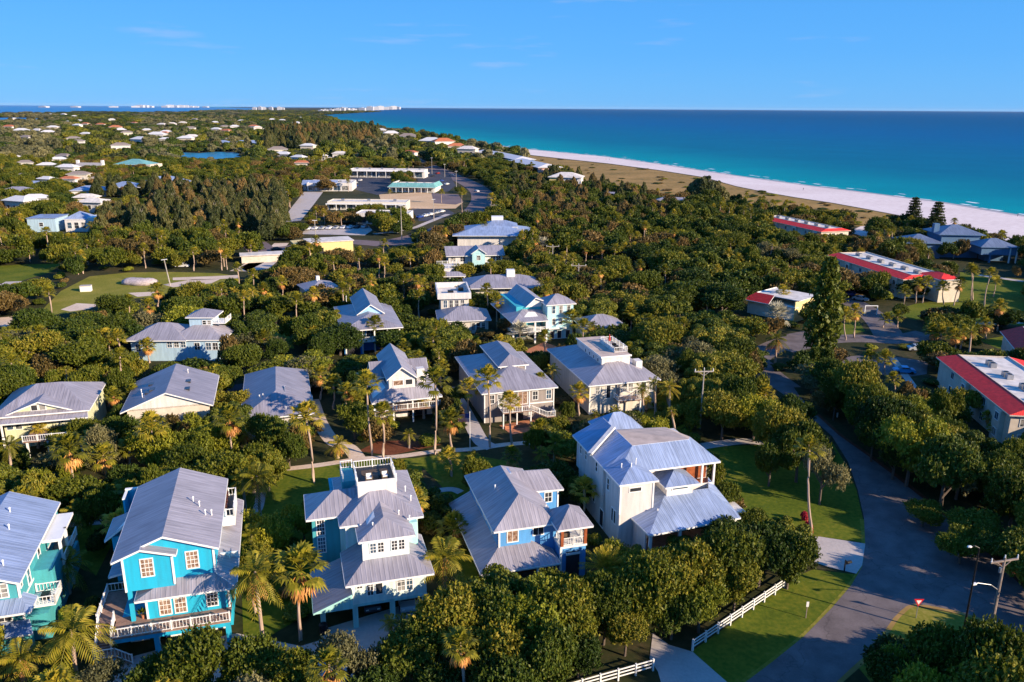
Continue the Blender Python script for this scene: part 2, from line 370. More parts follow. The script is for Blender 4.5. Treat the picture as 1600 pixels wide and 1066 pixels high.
h.part('floor_band',WHITE,(-.4,-.28,.7,17.8,5.2,5.4)); h.win('R',-.35,1.2,6.8,.5,.5,nx=1,ny=1); h.win('R',-.35,3.6,5.6,.9,1.6,nx=1,ny=2); h.win('R',-.35,8.,5.6,.9,1.6,nx=1,ny=2)
h.roof([[(-9.5,-1.3,5.3),(.9,-1.3,5.3),(-.35,.6,6.),(-9.5,.6,6.)],[(.9,-1.3,5.3),(.9,1.6,5.3),(-.35,1.6,6),(-.35,.6,6.)]],ROOFB)
h.win('F',.6,-2.8,3.5,1.3,1.5,nx=2,ny=3); h.part('bay',TE,(-9.5,.2,-.2,.6,.02,3.2)); h.roof([[(-9.5,-1.8,3.1),(.9,-1.8,3.1),(.3,-.2,3.8),(-9.5,-.2,3.8)]],ROOFB)
h.part('balcony',WHITE,(-.35,2.2,2.4,5.2,3.4,3.6)); h.rail([(.3,2.4),(2.2,2.4),(2.2,5.2),(-.2,5.2)],3.6); h.part('balcony_chair',DARKM,(.6,1.4,3.4,4.2,3.6,4.2))
h.part('wing',TE,(-.35,1.6,5.3,9.5,3.1,6.2)); h.part('wing_post',WHITE,(1.5,1.8,12,12.3,0,7.5),(1.5,1.8,9.3,9.5,3,7.2)); h.part('gallery_beam',WHITE,(-.2,1.8,9.5,16.,7.2,7.5)); h.part('gallery_floor',DECK,(-.3,1.8,9.5,16,4.2,4.4)); h.rail([(1.8,9.6),(1.8,16)],4.4)
h.vents([(-4,13.5,9.7),(-3.2,9.8,9.4),(-3,5.,9.3),(-2.,2.6,8.9)])
# ---- H2 mint house with roof deck
h=Bld('mint_house','mint and teal three-storey house with square rooftop deck and open garage bays',549.9,946.3,3,land='the mint house')
h.part('garage_back_wall',TE,(-3.2,8.2,8,8.2,.02,3.))
h.foot(-3.6,8.2,0,16)
h.walls([(.1,8.2,0,8,3.,5.9),(-.4,8.2,8,17,.02,9.3)],MIW,foot=False)
h.walls([(1.68,6.75,2.2,7,5.9,9.0),(.2,8.4,6.4,16.5,5.9,9.4)],MIW,name='upper_wall',foot=False)
h.walls([(-3.5,.25,9,14.6,.02,9.4)],TE,name='wing_wall',foot=False)  # darker teal stands for shade on this mint wing, put into the colour
h.hip(-4.15,5,8.3,14.9,9.5,1.75,ins=3.4)
h.hip(-.55,9.,5.75,18.5,9.5,2.6,ins=4.7)
h.roof([[(1.2,2.4,9.15),(7.5,2.4,9.15),(4.3,4.8,10.6)],[(7.5,2.4,9.15),(7.5,7.5,9.15),(4.3,8.9,10.9),(4.3,4.8,10.6)],[(1.2,8.2,9.15),(1.2,2.4,9.15),(4.3,4.8,10.6),(4.3,8.9,10.9)]])
h.roof([[(-.6,-.6,5.85),(9.,-.6,5.85),(6.75,2.2,7.0),(1.68,2.2,7.0)],[(9.,-.6,5.85),(9.,8,5.85),(6.9,8,7.),(6.75,2.2,7.)],[(-.6,6.4,5.85),(-.6,-.6,5.85),(1.68,2.2,7.),(1.68,6.4,7.)]])
h.roof([[(-4.1,7.,3.5),(-4.1,-1.1,3.5),(0.05,-1.1,5.1),(.05,7,5.1)]],fm=MI)
m=MB(); m.face([(-3.9,-.6,3.0),(.1,-.6,3.0),(.1,-.6,4.95),(-3.9,-.6,3.4)]); m.build('rake_wall',MI,h.r)
h.cols([(-3.1,.9),(.35,.4),(4.4,.4),(8.0,.3)],.02,3.,.55,MI); h.part('garage_beam',MI,(-3.9,8.2,-.02,.35,2.75,3.05))
h.part('storage_wall',GREYM,(5.,8,4.6,4.8,.02,2.7))
for a,w,g in ((1.75,.6,3),(2.65,.7,1),(5.,.8,3),(6.0,.65,3)): h.win('F',0,a,3.95,w,1.65,nx=1 if g==1 else 2,ny=g)
h.win('F',0,.65,5.0,.55,.5,nx=2,ny=2)
for a in (2.45,3.3,4.8,5.6): h.win('F',2.2,a,7.75,.6,1.15,nx=2,ny=3)
h.win('F',9,-2.95,7.,.8,1.9,nx=3,ny=4); h.win('F',9,-2.95,4.75,.8,1.9,nx=3,ny=4); h.corner([(1.68,2.2)],7.,9.); h.corner([(.1,0)],3.05,5.8); h.corner([(.2,6.4)],6.5,9.4); h.win('F',6.4,7.6,8.4,.5,.7,nx=1,ny=1)
h.walls([(1.95,6.5,9.5,14.5,9.,12.4)],WH,name='roof_deck_wall',foot=False); h.part('deck_floor',DARKM,(2.05,6.4,9.6,14.4,12.4,12.43)); h.part('parapet_wall',WH,(1.95,6.5,9.5,9.62,12.4,12.9))
h.rail([(6.5,9.6),(6.5,14.4),(1.95,14.4),(1.95,9.6)],12.42,h=.95); h.part('stair_tower',TE,(-.9,1.4,15.8,19.5,.02,9.),(.4,1.95,13.2,17.,9,11.4)); h.rail([(.5,13.2),(.5,17),(1.9,17)],11.4); h.part('tower_cap',TQ,(-1.,1.5,15.7,19.6,9,9.08))
h.vents([(7.6,10.3,10.9),(8.0,8.7,10.4),(3.,4.3,9.9),(6.2,6.2,10.0),(7.3,5.4,9.6)],.35)
h.part('staircase_box',MI,(7.,8.15,5,6.4,5.9,9.3))
H2=h
# ---- H3 sky blue house with corner turret balcony
h=Bld('sky_blue_house','sky blue house with grey hip roofs, front porch and cedar-posted corner turret',751,898.6,3.2,land='the sky blue house')
h.walls([(2.9,10.5,3.4,18,.02,6.95),(10.5,13.3,11.4,16.8,.02,6.95)],BL)
h.foot(.5,10,0,18); h.foot(9.8,13.6,1,5.5)
h.part('upper_bay',BL,(3.,6.95,3.,3.45,4.2,6.9))
h.hip(2.25,10.4,2.6,18.3,7.,2.6,ins=3.6)
h.roof([[(8.,10.9,7.3),(13.9,10.9,7.),(13.9,17.2,7.),(8,17.2,7.3)][:1]+[(13.9,10.9,7.),(11.5,14.,8.6),(7,14.,8.9)],[(13.9,10.9,7.),(13.9,17.2,7.),(11.5,14.,8.6)],[(13.9,17.2,7.),(8,17.2,7.3),(7,14,8.9),(11.5,14,8.6)]])
h.roof([[(.0,-.1,3.25),(9.75,-.1,3.25),(7.1,3.1,4.7),(3.,3.1,4.7)],[(0,18,3.25),(0,-.1,3.25),(3,3.1,4.7),(3,18,4.7)],[(9.75,-.1,3.25),(9.75,3.4,3.25),(7.1,3.4,4.7),(7.1,3.1,4.7)]])
h.cols([(.4,.2),(3.5,.2),(7.,.2)],.02,3.1,.28); h.part('porch_floor',DECK,(.2,9.8,.2,3.3,.3,.5)); h.part('porch_wall',WOOD,(.6,9.7,3.2,3.38,.5,3.1)); h.rail([(.4,.2),(7.,.2)],.5,h=.9)
h.win('F',3.,4.05,5.15,1.25,1.45,nx=2,ny=1,glass=GLASSW); h.win('F',3.4,7.4,5.35,1.25,1.4,nx=2,ny=1); h.corner([(3.02,3.02),(2.92,6)],4.3,6.9); h.corner([(10.48,3.4)],3,6.9)
h.wins('L',2.9,[5.2,9,13],5.2,1.1,1.4); h.win('F',11.4,11.5,5.2,.9,1.3); h.corner([(13.28,11.42),(10.55,11.42)],.1,6.9)
h.walls([(10.1,13.3,1.,4.9,.02,4.45)],BL,name='turret_wall',foot=False); h.part('turret_floor',WHITE,(10.,13.4,.9,5.,4.45,4.7))
h.cols([(10.25,1.1),(13.2,1.1),(13.2,4.8)],4.7,7.1,.35,WOOD,name='cedar_post'); h.rail([(10.2,1.05),(13.3,1.05),(13.3,4.8)],4.7,h=1.,bal=.22); h.rail([(10.2,1.05),(10.2,4.8)],4.7)
h.hip(9.5,14.,.55,5.6,7.2,1.75,fm=WHITE); h.part('turret_door_opening',INTER,(10.8,12.5,.94,1.0,.3,3.9)); h.part('door_beam',WHITE,(10.75,12.55,.88,.94,3.45,3.75)); h.corner([(10.12,1.02)],.1,4.4,.22)
h.part('balcony_chair',WICK,(11.,11.8,2.5,3.3,4.7,5.5)); h.part('ridge_skylight',ROOFB,(5.8,7.4,13.2,14.8,8.6,9.1)); h.vents([(4.5,10.6,8.5),(9.6,5.4,7.6)],.4)
h.roof([[(2.6,17.6,7.6),(2.6,13.2,7.6),(6.2,13.2,9.5),(6.2,17.6,9.5)]]) if 0 else None
HS=h
# ---- H4 large white house with blue-grey roofs
h=Bld('white_house','large white three-storey house with many pale blue metal roofs',969,758.4,9.5,land='the large white house')
h.rf=ROOFB
h.walls([(.4,5.0,.7,6,.02,9.3),(.4,15.3,5.4,15.5,.02,9.4),(5,15,4,5.4,.02,5.9)],GRB)
h.foot(2,16,-3,5)
h.walls([(.2,4,6,16,5,9.4),(4.3,10.2,15.5,20.8,.02,9.4)],GRB,name='rear_wall',foot=False)
h.roof([[(-.1,0,9.5),(5.35,0,9.5),(2.75,2.9,10.65)],[(-.1,5.3,9.5),(-.1,0,9.5),(2.75,2.9,10.65),(2.75,5.3,10.65)],[(5.35,0,9.5),(5.35,5.3,9.5),(2.75,5.3,10.65),(2.75,2.9,10.65)]])
h.roof([[(1.,3.05,9.5),(15.9,3.05,9.5),(12.9,6.6,11.6),(4.5,6.6,11.6)],[(15.9,3.05,9.5),(15.9,11.7,9.5),(12.9,6.6,11.6)],[(-.1,12.4,9.5),(-.1,5.2,9.5),(4.5,6.6,11.6),(4.5,12.4,11.6)],[(-.1,5.2,9.5),(1.,3.05,9.5),(4.5,6.6,11.6)]])
h.roof([[(4.5,6.6,11.6),(12.9,6.6,11.6),(15.9,11.7,9.5),(14.,15.7,9.6),(4.5,12.4,11.45)],[(4.5,12.4,11.45),(14.,15.7,9.6),(4.5,15.7,10.2)]],GRAVR)
h.roof([[(-.4,16.3,9.7),(-.4,9.4,9.7),(4.2,12.4,11.9),(4.2,16.3,11.9)]]); MB().bar((-.45,9.3,9.8),(4.2,12.35,12.02),.6,.3).build('ridge_cap',WH,h.r)
h.hip(3.9,10.8,15.6,21.2,9.5,2.2)
h.part('gallery_floor',WOOD,(10.8,15.3,3.6,6,5.9,6.1)); h.cols([(13.6,3.7),(15.4,3.7)],6.1,9.4,.25); h.part('gallery_wall',WOOD,(10.9,15.2,5.36,5.39,6.2,9.2)); h.part('gallery_chair',WICK,(11.6,12.5,4.2,5,6.1,7.)); h.part('gallery_parapet',WH,(10.8,15.5,3.5,3.62,4.9,6.3))
h.roof([[(6.9,1.1,7.7),(11.9,1.1,7.7),(9.2,3.4,8.9)],[(11.9,1.1,7.7),(11.9,5.4,7.7),(9.2,5.4,8.9),(9.2,3.4,8.9)],[(6.9,5.4,7.7),(6.9,1.1,7.7),(9.2,3.4,8.9),(9.2,5.4,8.9)]]); h.walls([(7.4,11.2,1.6,5.4,5.5,7.6)],WH,name='bay_wall',foot=False); h.win('F',1.6,8.2,7.0,2.2,.35,nx=1,ny=1)
h.roof([[(2.4,-4.,4.3),(15.8,-3.0,4.3),(13.8,2.,6.3),(7.4,2.,6.3)],[(2.,2.3,4.3),(2.4,-4.,4.3),(7.4,2.,6.3),(7.4,4.6,6.3)],[(15.8,-3.,4.3),(16.3,5.,4.3),(15.4,5,6.3),(13.8,2.,6.3)]])
h.cols([(2.8,-3.6),(7.,-3.3),(15.2,-2.6)],.02,4.1,.35); h.rail([(2.8,-3.6),(7,-3.4),(11,-3.1),(15.2,-2.7)],1.,h=1); h.part('porch_floor',DECK,(2.6,15.4,-3.4,1.,.8,1.)); h.part('porch_wall',GRB,(2.4,2.6,-3,2,.02,4.1))
h.win('F',.7,1.7,8.,1.55,.5,nx=1,ny=1); h.corner([(.42,.72),(4.98,.72)],5,9.3); h.wins('L',.4,[1.8,2.6],3.,.5,1.8,nx=1,ny=1); h.wins('L',.4,[4.3,8.],6.6,.6,1.6,nx=1); h.wins('L',.4,[9,12.5],2.5,.7,1.6,nx=1); h.wins('L',.2,[8.,12.,14.],7.6,.6,1.3,nx=1); h.win('L',.4,5.8,.3,1.2,2.4,nx=1,ny=1,glass=INTER)
h.part('walkway_roof',FLATR,(16.4,17.8,-1.5,6.5,3.7,3.85)); h.part('walkway_wall',GRB,(16.6,16.75,-1.3,6.3,.02,3.7),(17.5,17.65,-1.3,6.3,.02,3.7)); h.vents([(3.7,3.6,10.6),(2.6,2.6,10.5),(1.6,3.4,10.2),(5.2,-.4,5.1)],.5)
HW=h
# ---- M5 greige house
h=Bld('greige_house','greige two-storey house with raised clerestory and white stair deck',752.6,615.6,6,land='the greige house')
h.walls([(.7,13.8,.7,22.3,.02,6)],GR); h.hip(0,14.4,0,23,6,2.6,ins=7.)
h.walls([(5.5,10.3,7.3,21,6.5,8.5)],GR,name='clerestory_wall',foot=False); h.hip(4.9,10.9,6.9,21.5,8.5,1.5,ins=2.6)
h.wins('F',7.3,[7.2,8.2],7.5,.75,.8,ny=1); h.corner([(5.5,7.3),(10.3,7.3)],7,8.5)
h.wins('F',.7,[1.6,9.8,12.4],3.7,.9,1.6); h.win('F',.7,7.,3.1,1.7,2.3,nx=2,ny=1,glass=GLASSW); h.wins('F',.7,[3.2],3.4,1.2,1.9); h.corner([(.7,.7),(13.8,.7),(9.1,.7)],.1,5.9); h.part('floor_band',WHITE,(9,13.85,.62,.7,2.9,3.15))
h.part('deck',DECK,(3.2,8.5,-2.8,.7,2.85,3.)); h.rail([(3.2,.6),(3.2,-2.8),(8.5,-2.8)],3.); h.cols([(3.3,-2.7),(5.8,-2.7),(8.4,-2.7)],.02,2.85,.2); h.stairx(-2.8,-1.6,11.4,1.5,8.5,3.); h.rail([(8.5,-2.8,3.),(11.4,-2.8,1.5),(13,-2.8,1.5)],1); h.part('landing',DECK,(11.4,13,-2.8,-1.4,1.35,1.5)); h.rail([(13,-2.8),(13,-1.4)],1.5); h.part('storage_door',INTER,(4.,8,.63,.69,.1,2.5)); h.part('brick_skirt',BRICKP,(3.5,9.5,-3,-2.9,0,.6))
HG=h
# ---- M6 cream house with flat-topped monitor and roof terrace
h=Bld('cream_house','cream house with flat-topped upper storey and white railed roof terrace',919.4,603.2,6,land='the roof-terrace house')
h.walls([(.6,14,.7,23.8,.02,6)],CR); h.hip(0,14.6,0,24.4,6,2.9,ins=7.)
h.walls([(4.8,10.6,5.6,19.,6.3,9.3)],WH,name='upper_storey_wall',foot=False); h.part('flat_roof',GRAVR,(4.6,10.8,5.4,19.2,9.3,9.5)); h.part('roof_edge',WHITE,(4.55,4.62,5.35,19.25,9.25,9.6),(4.55,10.85,5.33,5.4,9.25,9.6))
h.wins('L',4.8,[7.2,9.4,11.6,13.8],8.,.6,.7,nx=1,ny=1); h.win('F',5.6,7.6,7.5,.7,.9,nx=1,ny=1)
h.rail([(10.8,7.5),(8.2,7.5),(8.2,15.),(10.8,15)],9.5,h=1.05); h.rail([(10.8,7.5),(10.8,15)],9.5,h=1.05); h.part('terrace_box',WH,(8.15,8.25,7.5,15,9.5,10.3)); h.part('side_dormer',WH,(11.9,13.2,5.4,7.2,6.2,8.1))
h.wins('F',.7,[1.8],4.,.7,1.5); h.win('F',.7,3.9,3.,.8,2.6,nx=1,ny=1); h.wins('F',.7,[7.2,8.4],3.9,.8,1.6); h.wins('F',.7,[11.,12.7],3.6,.9,1.8); h.part('entry_bay',GR,(5.9,6.5,.4,.7,3,5.8)); h.corner([(.6,.7),(14,.7)],.1,5.9)
h.part('balcony',DECK,(5.4,10.,-1.6,.7,2.8,3.)); h.rail([(5.4,.5),(5.4,-1.6),(10,-1.6),(10,.5)],3.,mt=WHITE); h.cols([(5.5,-1.5),(9.9,-1.5)],.02,2.8,.25)
H6=h
# ---- M4 white house with front dormer
h=Bld('dormer_house','white house with cross-gabled grey roof, chimney and gabled front dormer',607.6,605.4,6.5,land='the white dormer house')
h.walls([(-2.2,8.,1.5,14,.02,5.2),(-5.,-2,9,13,.02,5)],WH); h.walls([(0,4.7,-.4,8,5,8.2)],WH,name='dormer_wall',foot=False)
h.gable(-.4,5.1,-.8,15,8.2,2.2,wall=WH); h.gable(-2.6,8.2,4.8,11.,6.9,2.2,ax='x',wall=WH,oh=.4)
h.roof([[(-3.4,-2.4,4.6),(9.4,-1.8,4.6),(5.,-.3,6.4),(0,-.3,6.4)],[(-3.4,9.,4.6),(-3.4,-2.4,4.6),(0,-.3,6.4),(-1.,9,6.6)],[(9.4,-1.8,4.6),(9.,9,4.6),(7,9,6.6),(5,-.3,6.4)]])
h.part('chimney',WH,(5.6,7.,2.8,4.2,6,8.6)); h.win('F',-.4,.8,6.9,1.7,.9,nx=1,ny=1,glass=GLASSW); h.win('F',-.4,3.,6.9,1.2,.95,nx=1,ny=1); h.cols([(-2.8,-1.8),(.5,-1.6),(4.,-1.5),(8.6,-1.2)],.02,4.4,.25); h.part('porch_deck',DECK,(-3,9,-2,1.5,2.5,2.7)); h.rail([(-3,-2),(9,-1.6)],2.7); h.wins('F',1.5,[-1,4.8,6.4],3.1,1.1,1.5,nx=1); h.part('garage_opening',INTER,(3.5,7,1.4,1.48,.1,2.3)); h.part('side_shed',RB,(-5.05,-5,9,13,1,5.1))
h.hip(-5.4,-1.5,8.6,13.4,5.1,1.2)
HD=h
# ---- M3, M2, M1
h=Bld('grey_gable_house','low house with broad plain grey metal roof beside a small palm',400,645,4.5,land='the low grey roofed house')
h.walls([(-1.8,8.8,-1,20,.02,4.5)],GRB); h.hip(-2.5,9.4,-2.,22.,4.5,2.7,ins=5); h.roof([[(1,-2.6,4.4),(9.6,-2.6,4.4),(5.,2.6,6.4)],[(9.6,-2.6,4.4),(9.6,6,4.7),(5,6,7.),(5.,2.6,6.4)],[(1,2.6,5.5),(1,-2.6,4.4),(5,2.6,6.4)]]); h.vents([(.6,4,5.8),(1.2,3.9,6.),(6.2,-.4,5.3),(5.,-1.,5.1)],.4)
h=Bld('skylight_house','house with broad grey gable roof holding five small skylights',195,640,6,land='the house with roof skylights')
h.walls([(.4,13.3,-.5,15,.02,6)],STU); h.gable(-.6,14.,-1.,15.6,5.8,2.9,wall=WH,oh=.5); h.vents([(2.,5,7.2),(2.5,2.5,7.3),(9,12.,8.1)],.4)
m=MB()
for x,y in ((3.2,8.5),(3.2,4.),(3.9,4.6),(9.4,7.6),(9.6,3.6)): z=5.8+2.9*(1-abs(x-6.7)/7.3); m.box(x-.45,x+.45,y-.7,y+.7,z-.2,z+.17)
m.build('skylight',GLASS,h.r)
h=Bld('yellow_house','pale yellow house with wide gabled porch roof and white deck at left edge',-8,655,6,land='the pale yellow house')
h.walls([(.5,13.2,1.8,15,.02,6)],YE); h.hip(-1,13.8,.6,15.4,6,3.,ins=5.5); h.gable(1.,11.4,1.,9,6.1,1.9,wall=YE,oh=.5,both=False)
h.roof([[(-1,-.6,5.2),(13.7,-.6,5.2),(13.2,1.9,6.),(-.6,1.9,6)]]); h.wins('F',1.8,[.9,2.2],3.3,.9,2.,nx=1,ny=1); h.wins('F',1.8,[4.2,8.4],3.8,1.,1.6); h.win('F',1.8,10.9,3.2,1.,2.1,nx=1,ny=1); h.win('F',1.8,12.1,3.2,.9,2.1,nx=1,ny=1)
h.win('F',1.5,5.,6.4,.9,.9,nx=1,ny=1); h.win('F',1.5,6.2,6.4,.9,.9,nx=1,ny=1); h.part('deck',DECK,(4.5,13,-3.5,1.8,2.7,2.9)); h.rail([(4.5,-3.5),(13,-3.5),(13,1.7)],2.9); h.cols([(8,-3.3),(12.8,-3.3),(.8,-.3),(13.2,-.3),(5,-3.3)],.02,2.7,.3); h.cols([(.8,-.3),(13.2,-.3)],2.9,5.1,.25)
HY=h
# ---- B1 pale blue with tower room
h=Bld('tower_room_house','pale blue house with grey roof and small square tower room with balcony',200,528.6,5,yaw=2,land='the pale blue tower-room house')
h.walls([(1,20,-1.2,9,.02,5)],PB); h.hip(0,13.5,-2.,10,5,2.6,ins=5.5); h.hip(9,21.6,-1.6,9.6,5,2.3,ins=5.); h.walls([(12.6,17.6,3.5,8.5,5.,9.)],PB,name='tower_wall',foot=False); h.hip(12,18.6,2.9,9.2,9.,1.4)
h.wins('F',3.5,[15.6,16.7],7.2,.75,.9,nx=1); h.part('tower_balcony',WHITE,(17.6,20.6,3.6,8.,7.3,7.5),(17.6,20.6,3.6,7.6,3,4)); h.rail([(17.7,3.6),(20.6,3.6),(20.6,8)],7.5); h.wins('F',-1.2,[2.,3.5],2.3,1,1.6); h.wins('F',-1.2,[9.,10.5,12],3.2,1,1.3); h.wins('F',-1.2,[15,17.5,19],2.6,1.1,1.6)
HB1=h
# ---- B2 royal blue with front gable
h=Bld('royal_blue_house','royal blue two-storey house with pale blue front gable and double porches',532.9,518,6,land='the royal blue house')
h.walls([(.6,13.6,3.5,23,.02,6),(.6,4.9,.8,3.6,.02,6)],RB); h.hip(0,14.2,.2,24.2,6,2.2,ins=6); h.gable(4.4,11.,8.2,27.,7.6,2.3,wall=flat('light_blue_gable',(.30,.52,.75)),oh=.45)
h.walls([(4.9,10.5,8.7,26,6,7.8)],RB,name='upper_wall',foot=False); h.wins('F',.8,[2.,3.4],3.6,.7,1.8,nx=1); h.win('F',3.5,11.6,3.6,.9,1.9,nx=1); h.cols([(1.,.9),(4.8,.9),(7.6,.9),(10.6,.9),(13.4,.9)],.02,5.9,.28); h.part('porch_deck',WHITE,(.6,13.6,.6,3.5,2.8,3.)); h.rail([(5.,.8),(13.5,.8)],3.); h.part('garage_opening',INTER,(1.2,4.2,.72,.79,.1,2.5)); h.win('F',3.5,6.,3.1,2.,2.2,nx=2,ny=1); h.vents([(3.,21,8.2)],1.1)
HB2=h
# ---- B5 turquoise with tower
h=Bld('turquoise_house','light turquoise house with three-storey square tower and gabled main wing',856.6,534.3,0,land='the turquoise tower house')
h.walls([(.3,7.,1.9,8,.02,8.9)],LT,name='tower_wall'); h.hip(-.2,7.6,1.4,8.6,8.9,1.9); h.wins('F',1.9,[1.5,3.4,5.4],6.6,.8,1.8,nx=1); h.wins('F',1.9,[1.6,3.4],3.7,.8,1.6,nx=1); h.wins('F',1.9,[1.1,3.,5.2],.2,1.,1.9,nx=1,ny=1,glass=INTER); h.part('entry_hood',WHITE,(.4,5,.9,1.9,2.8,3.))
h.walls([(-6.5,0,5.8,21,.02,7.8)],TQ); h.roof([[(-4.2,22.,7.8),(-4.2,5.2,7.8),(-1.7,5.2,10.),(-1.7,22,10.)],[(0.4,5.2,9.2),(.4,22,9.2),(-1.7,22,10.),(-1.7,5.2,10.)]]); m=MB(); m.face([(-4,5.7,7.6),(.1,5.7,7.6),(.1,5.7,9.1),(-1.7,5.7,9.8),(-4,5.7,7.8)]); m.build('gable_wall',WH,h.r)
h.roof([[(-9.4,-.6,5.6),(-.2,-.6,5.6),(-.2,5.5,6.9),(-5.,5.5,7.2)],[(-9.4,20,5.6),(-9.4,-.6,5.6),(-5,5.5,7.2),(-5,20,7.2)]]); h.cols([(-9,-.2),(-3.5,-.2),(-.6,-.2)],.02,5.5,.4); h.part('balcony_floor',WHITE,(-9,-.4,-.4,5.8,2.8,3.)); h.rail([(-9,-.3),(-.4,-.3)],3.); h.part('garage_opening',INTER,(-6.,-.6,5.7,5.78,.1,2.7)); h.foot(-9,0,0,6)
HB5=h
# ---- B6, B4, B9, B7, B8, B3
h=Bld('cupola_house','low cream house with sprawling grey hip roof and white cupola',763,449.5,3.5,yaw=6,land='the low cupola house')
h.walls([(-5,15,1,13,.02,3.5)],CR); h.hip(-7,17,-1,14,3.5,2.6,ins=7); h.part('cupola',WHITE,(6.,8.5,5,7.5,5,7.6)); h.wins('F',1,[0,2.5,5,7.5],1.2,1.2,1.5,nx=1)
h=Bld('parapet_house','white square-topped tower house with four tall windows above a grey hip roof',683.7,468.2,7,yaw=8,land='the white square-topped house')
h.walls([(.9,8.2,.8,13,.02,7)],CR); h.part('parapet',WH,(0,8.8,0,.4,7,8.6),(0,8.8,13.4,13.8,7,8.6),(0,.4,.4,13.4,7,8.6),(8.4,8.8,.4,13.4,7,8.6)); h.part('flat_roof',FLATR,(.4,8.4,.4,13.4,7.,7.3)); h.wins('F',.8,[1.6,3.1,4.6,6.1],4.6,.9,1.9,nx=2)
h.hip(-.5,13.,-9.5,2.5,3.6,2.4); h.walls([(.2,12.3,-8.8,1,.02,3.6)],CR,name='annex_wall'); h.wins('F',-8.8,[8.,9.3,10.6],.8,.9,2.,nx=1); h.part('roof_unit',DARKM,(3,4.5,5,6.5,7.3,8.1),(6,7.4,8,9.5,7.3,8.2))
h=Bld('small_tower_cottage','small white cottage with railed flat roof beside palms',684.6,422.7,4.5,yaw=8,land='the small white cottage')
h.walls([(0,7,0,8,.02,5)],WH); h.rail([(0,0),(7,0),(7,8),(0,8)],5.); h.part('roof_slab',FLATR,(-.2,7.2,-.2,8.2,5,5.15)); h.hip(-1,8.5,-5.5,0,3.6,1.,ins=2.5); h.wins('F',0,[1.2,3.2,5.],2.6,.9,1.4,nx=1); h.cols([(-.6,-5),(3.5,-5),(8,-5)],.02,3.6,.25)
h=Bld('cyan_gable_house','white house with long grey roof and pale cyan central gable',698,400.4,4,yaw=10,land='the cyan gabled house')
h.walls([(.7,20.3,.8,11,.02,4)],WH); h.gable(-.2,21,-.3,12,4,2.6,ax='x',wall=LT,oh=.6); h.walls([(9.,13.6,-1.6,4,.02,5.)],LT,name='gable_bay',foot=False); h.gable(8.5,14.1,-2.1,6,5,1.9,wall=LT); h.win('F',-1.6,10.7,2.6,1.2,1.6,nx=2); h.wins('F',.8,[1.6,5,16,18],1.8,1.6,1.6,nx=2)
h=Bld('pale_roof_house','house under a wide stepped pale blue hip roof behind palms',708,363.9,5,yaw=2,land='the wide pale roofed house')
h.rf=ROOFB; h.walls([(2,31,-6,16,.02,5)],WH); h.hip(0,33,-8,18,5,3.,ins=12); h.hip(12,27,2,14,7.2,2.,ins=5); h.part('roof_terrace',WHITE,(16,21,8,12,9,10.6))
h=Bld('small_hip_house','small house with grey hip roof almost hidden by trees',481,456.2,4,yaw=30,land='the small hidden grey roof')
h.walls([(.6,9.5,.6,11,.02,4)],CR); h.hip(0,10.2,0,11.6,4,1.9); h.part('chimney',WHITE,(4.5,5.4,6,7,5,7))
h=Bld('rear_cottage','small grey hip-roofed cottage behind the cream house',910.6,513.9,4,yaw=10,land='the small rear cottage')
h.walls([(.6,10.5,.6,9,.02,4)],WH); h.hip(0,11.2,0,10,4,2.2,ins=4.8)
# ---- slate blue beach house
h=Bld('beach_house','slate blue beach house of three hip-roofed blocks near the sand',1538,386.3,6,yaw=-4,land='the slate blue beach house')
h.rf=ROOFD; k=dict(fm=SLT)
h.walls([(-.5,12.3,.6,11,3,6),(2.8,3.4,.8,1.4,0,3),(10.,10.6,.8,1.4,0,3),(3.4,10,5,10,0,3)],SLT); h.hip(-1.2,13,0,12,6,2.6,**k)
h.walls([(-11,3.5,11,24,.02,9)],SLT); h.hip(-12.5,5,10,25.5,9,3.,**k); h.walls([(-25,-12,8,20,.02,6)],SLT); h.hip(-26,-11,7,21,6,2.6,**k); h.part('chimney',SLT,(-12.5,-10.5,15,17,9,12.5)); h.cols([(9.9,.6),(12.4,.6)],0,6,.4)
h.win('F',.6,1.6,3.6,9.4,1.9,nx=6,ny=1,glass=SLT,t=.05) if 0 else None
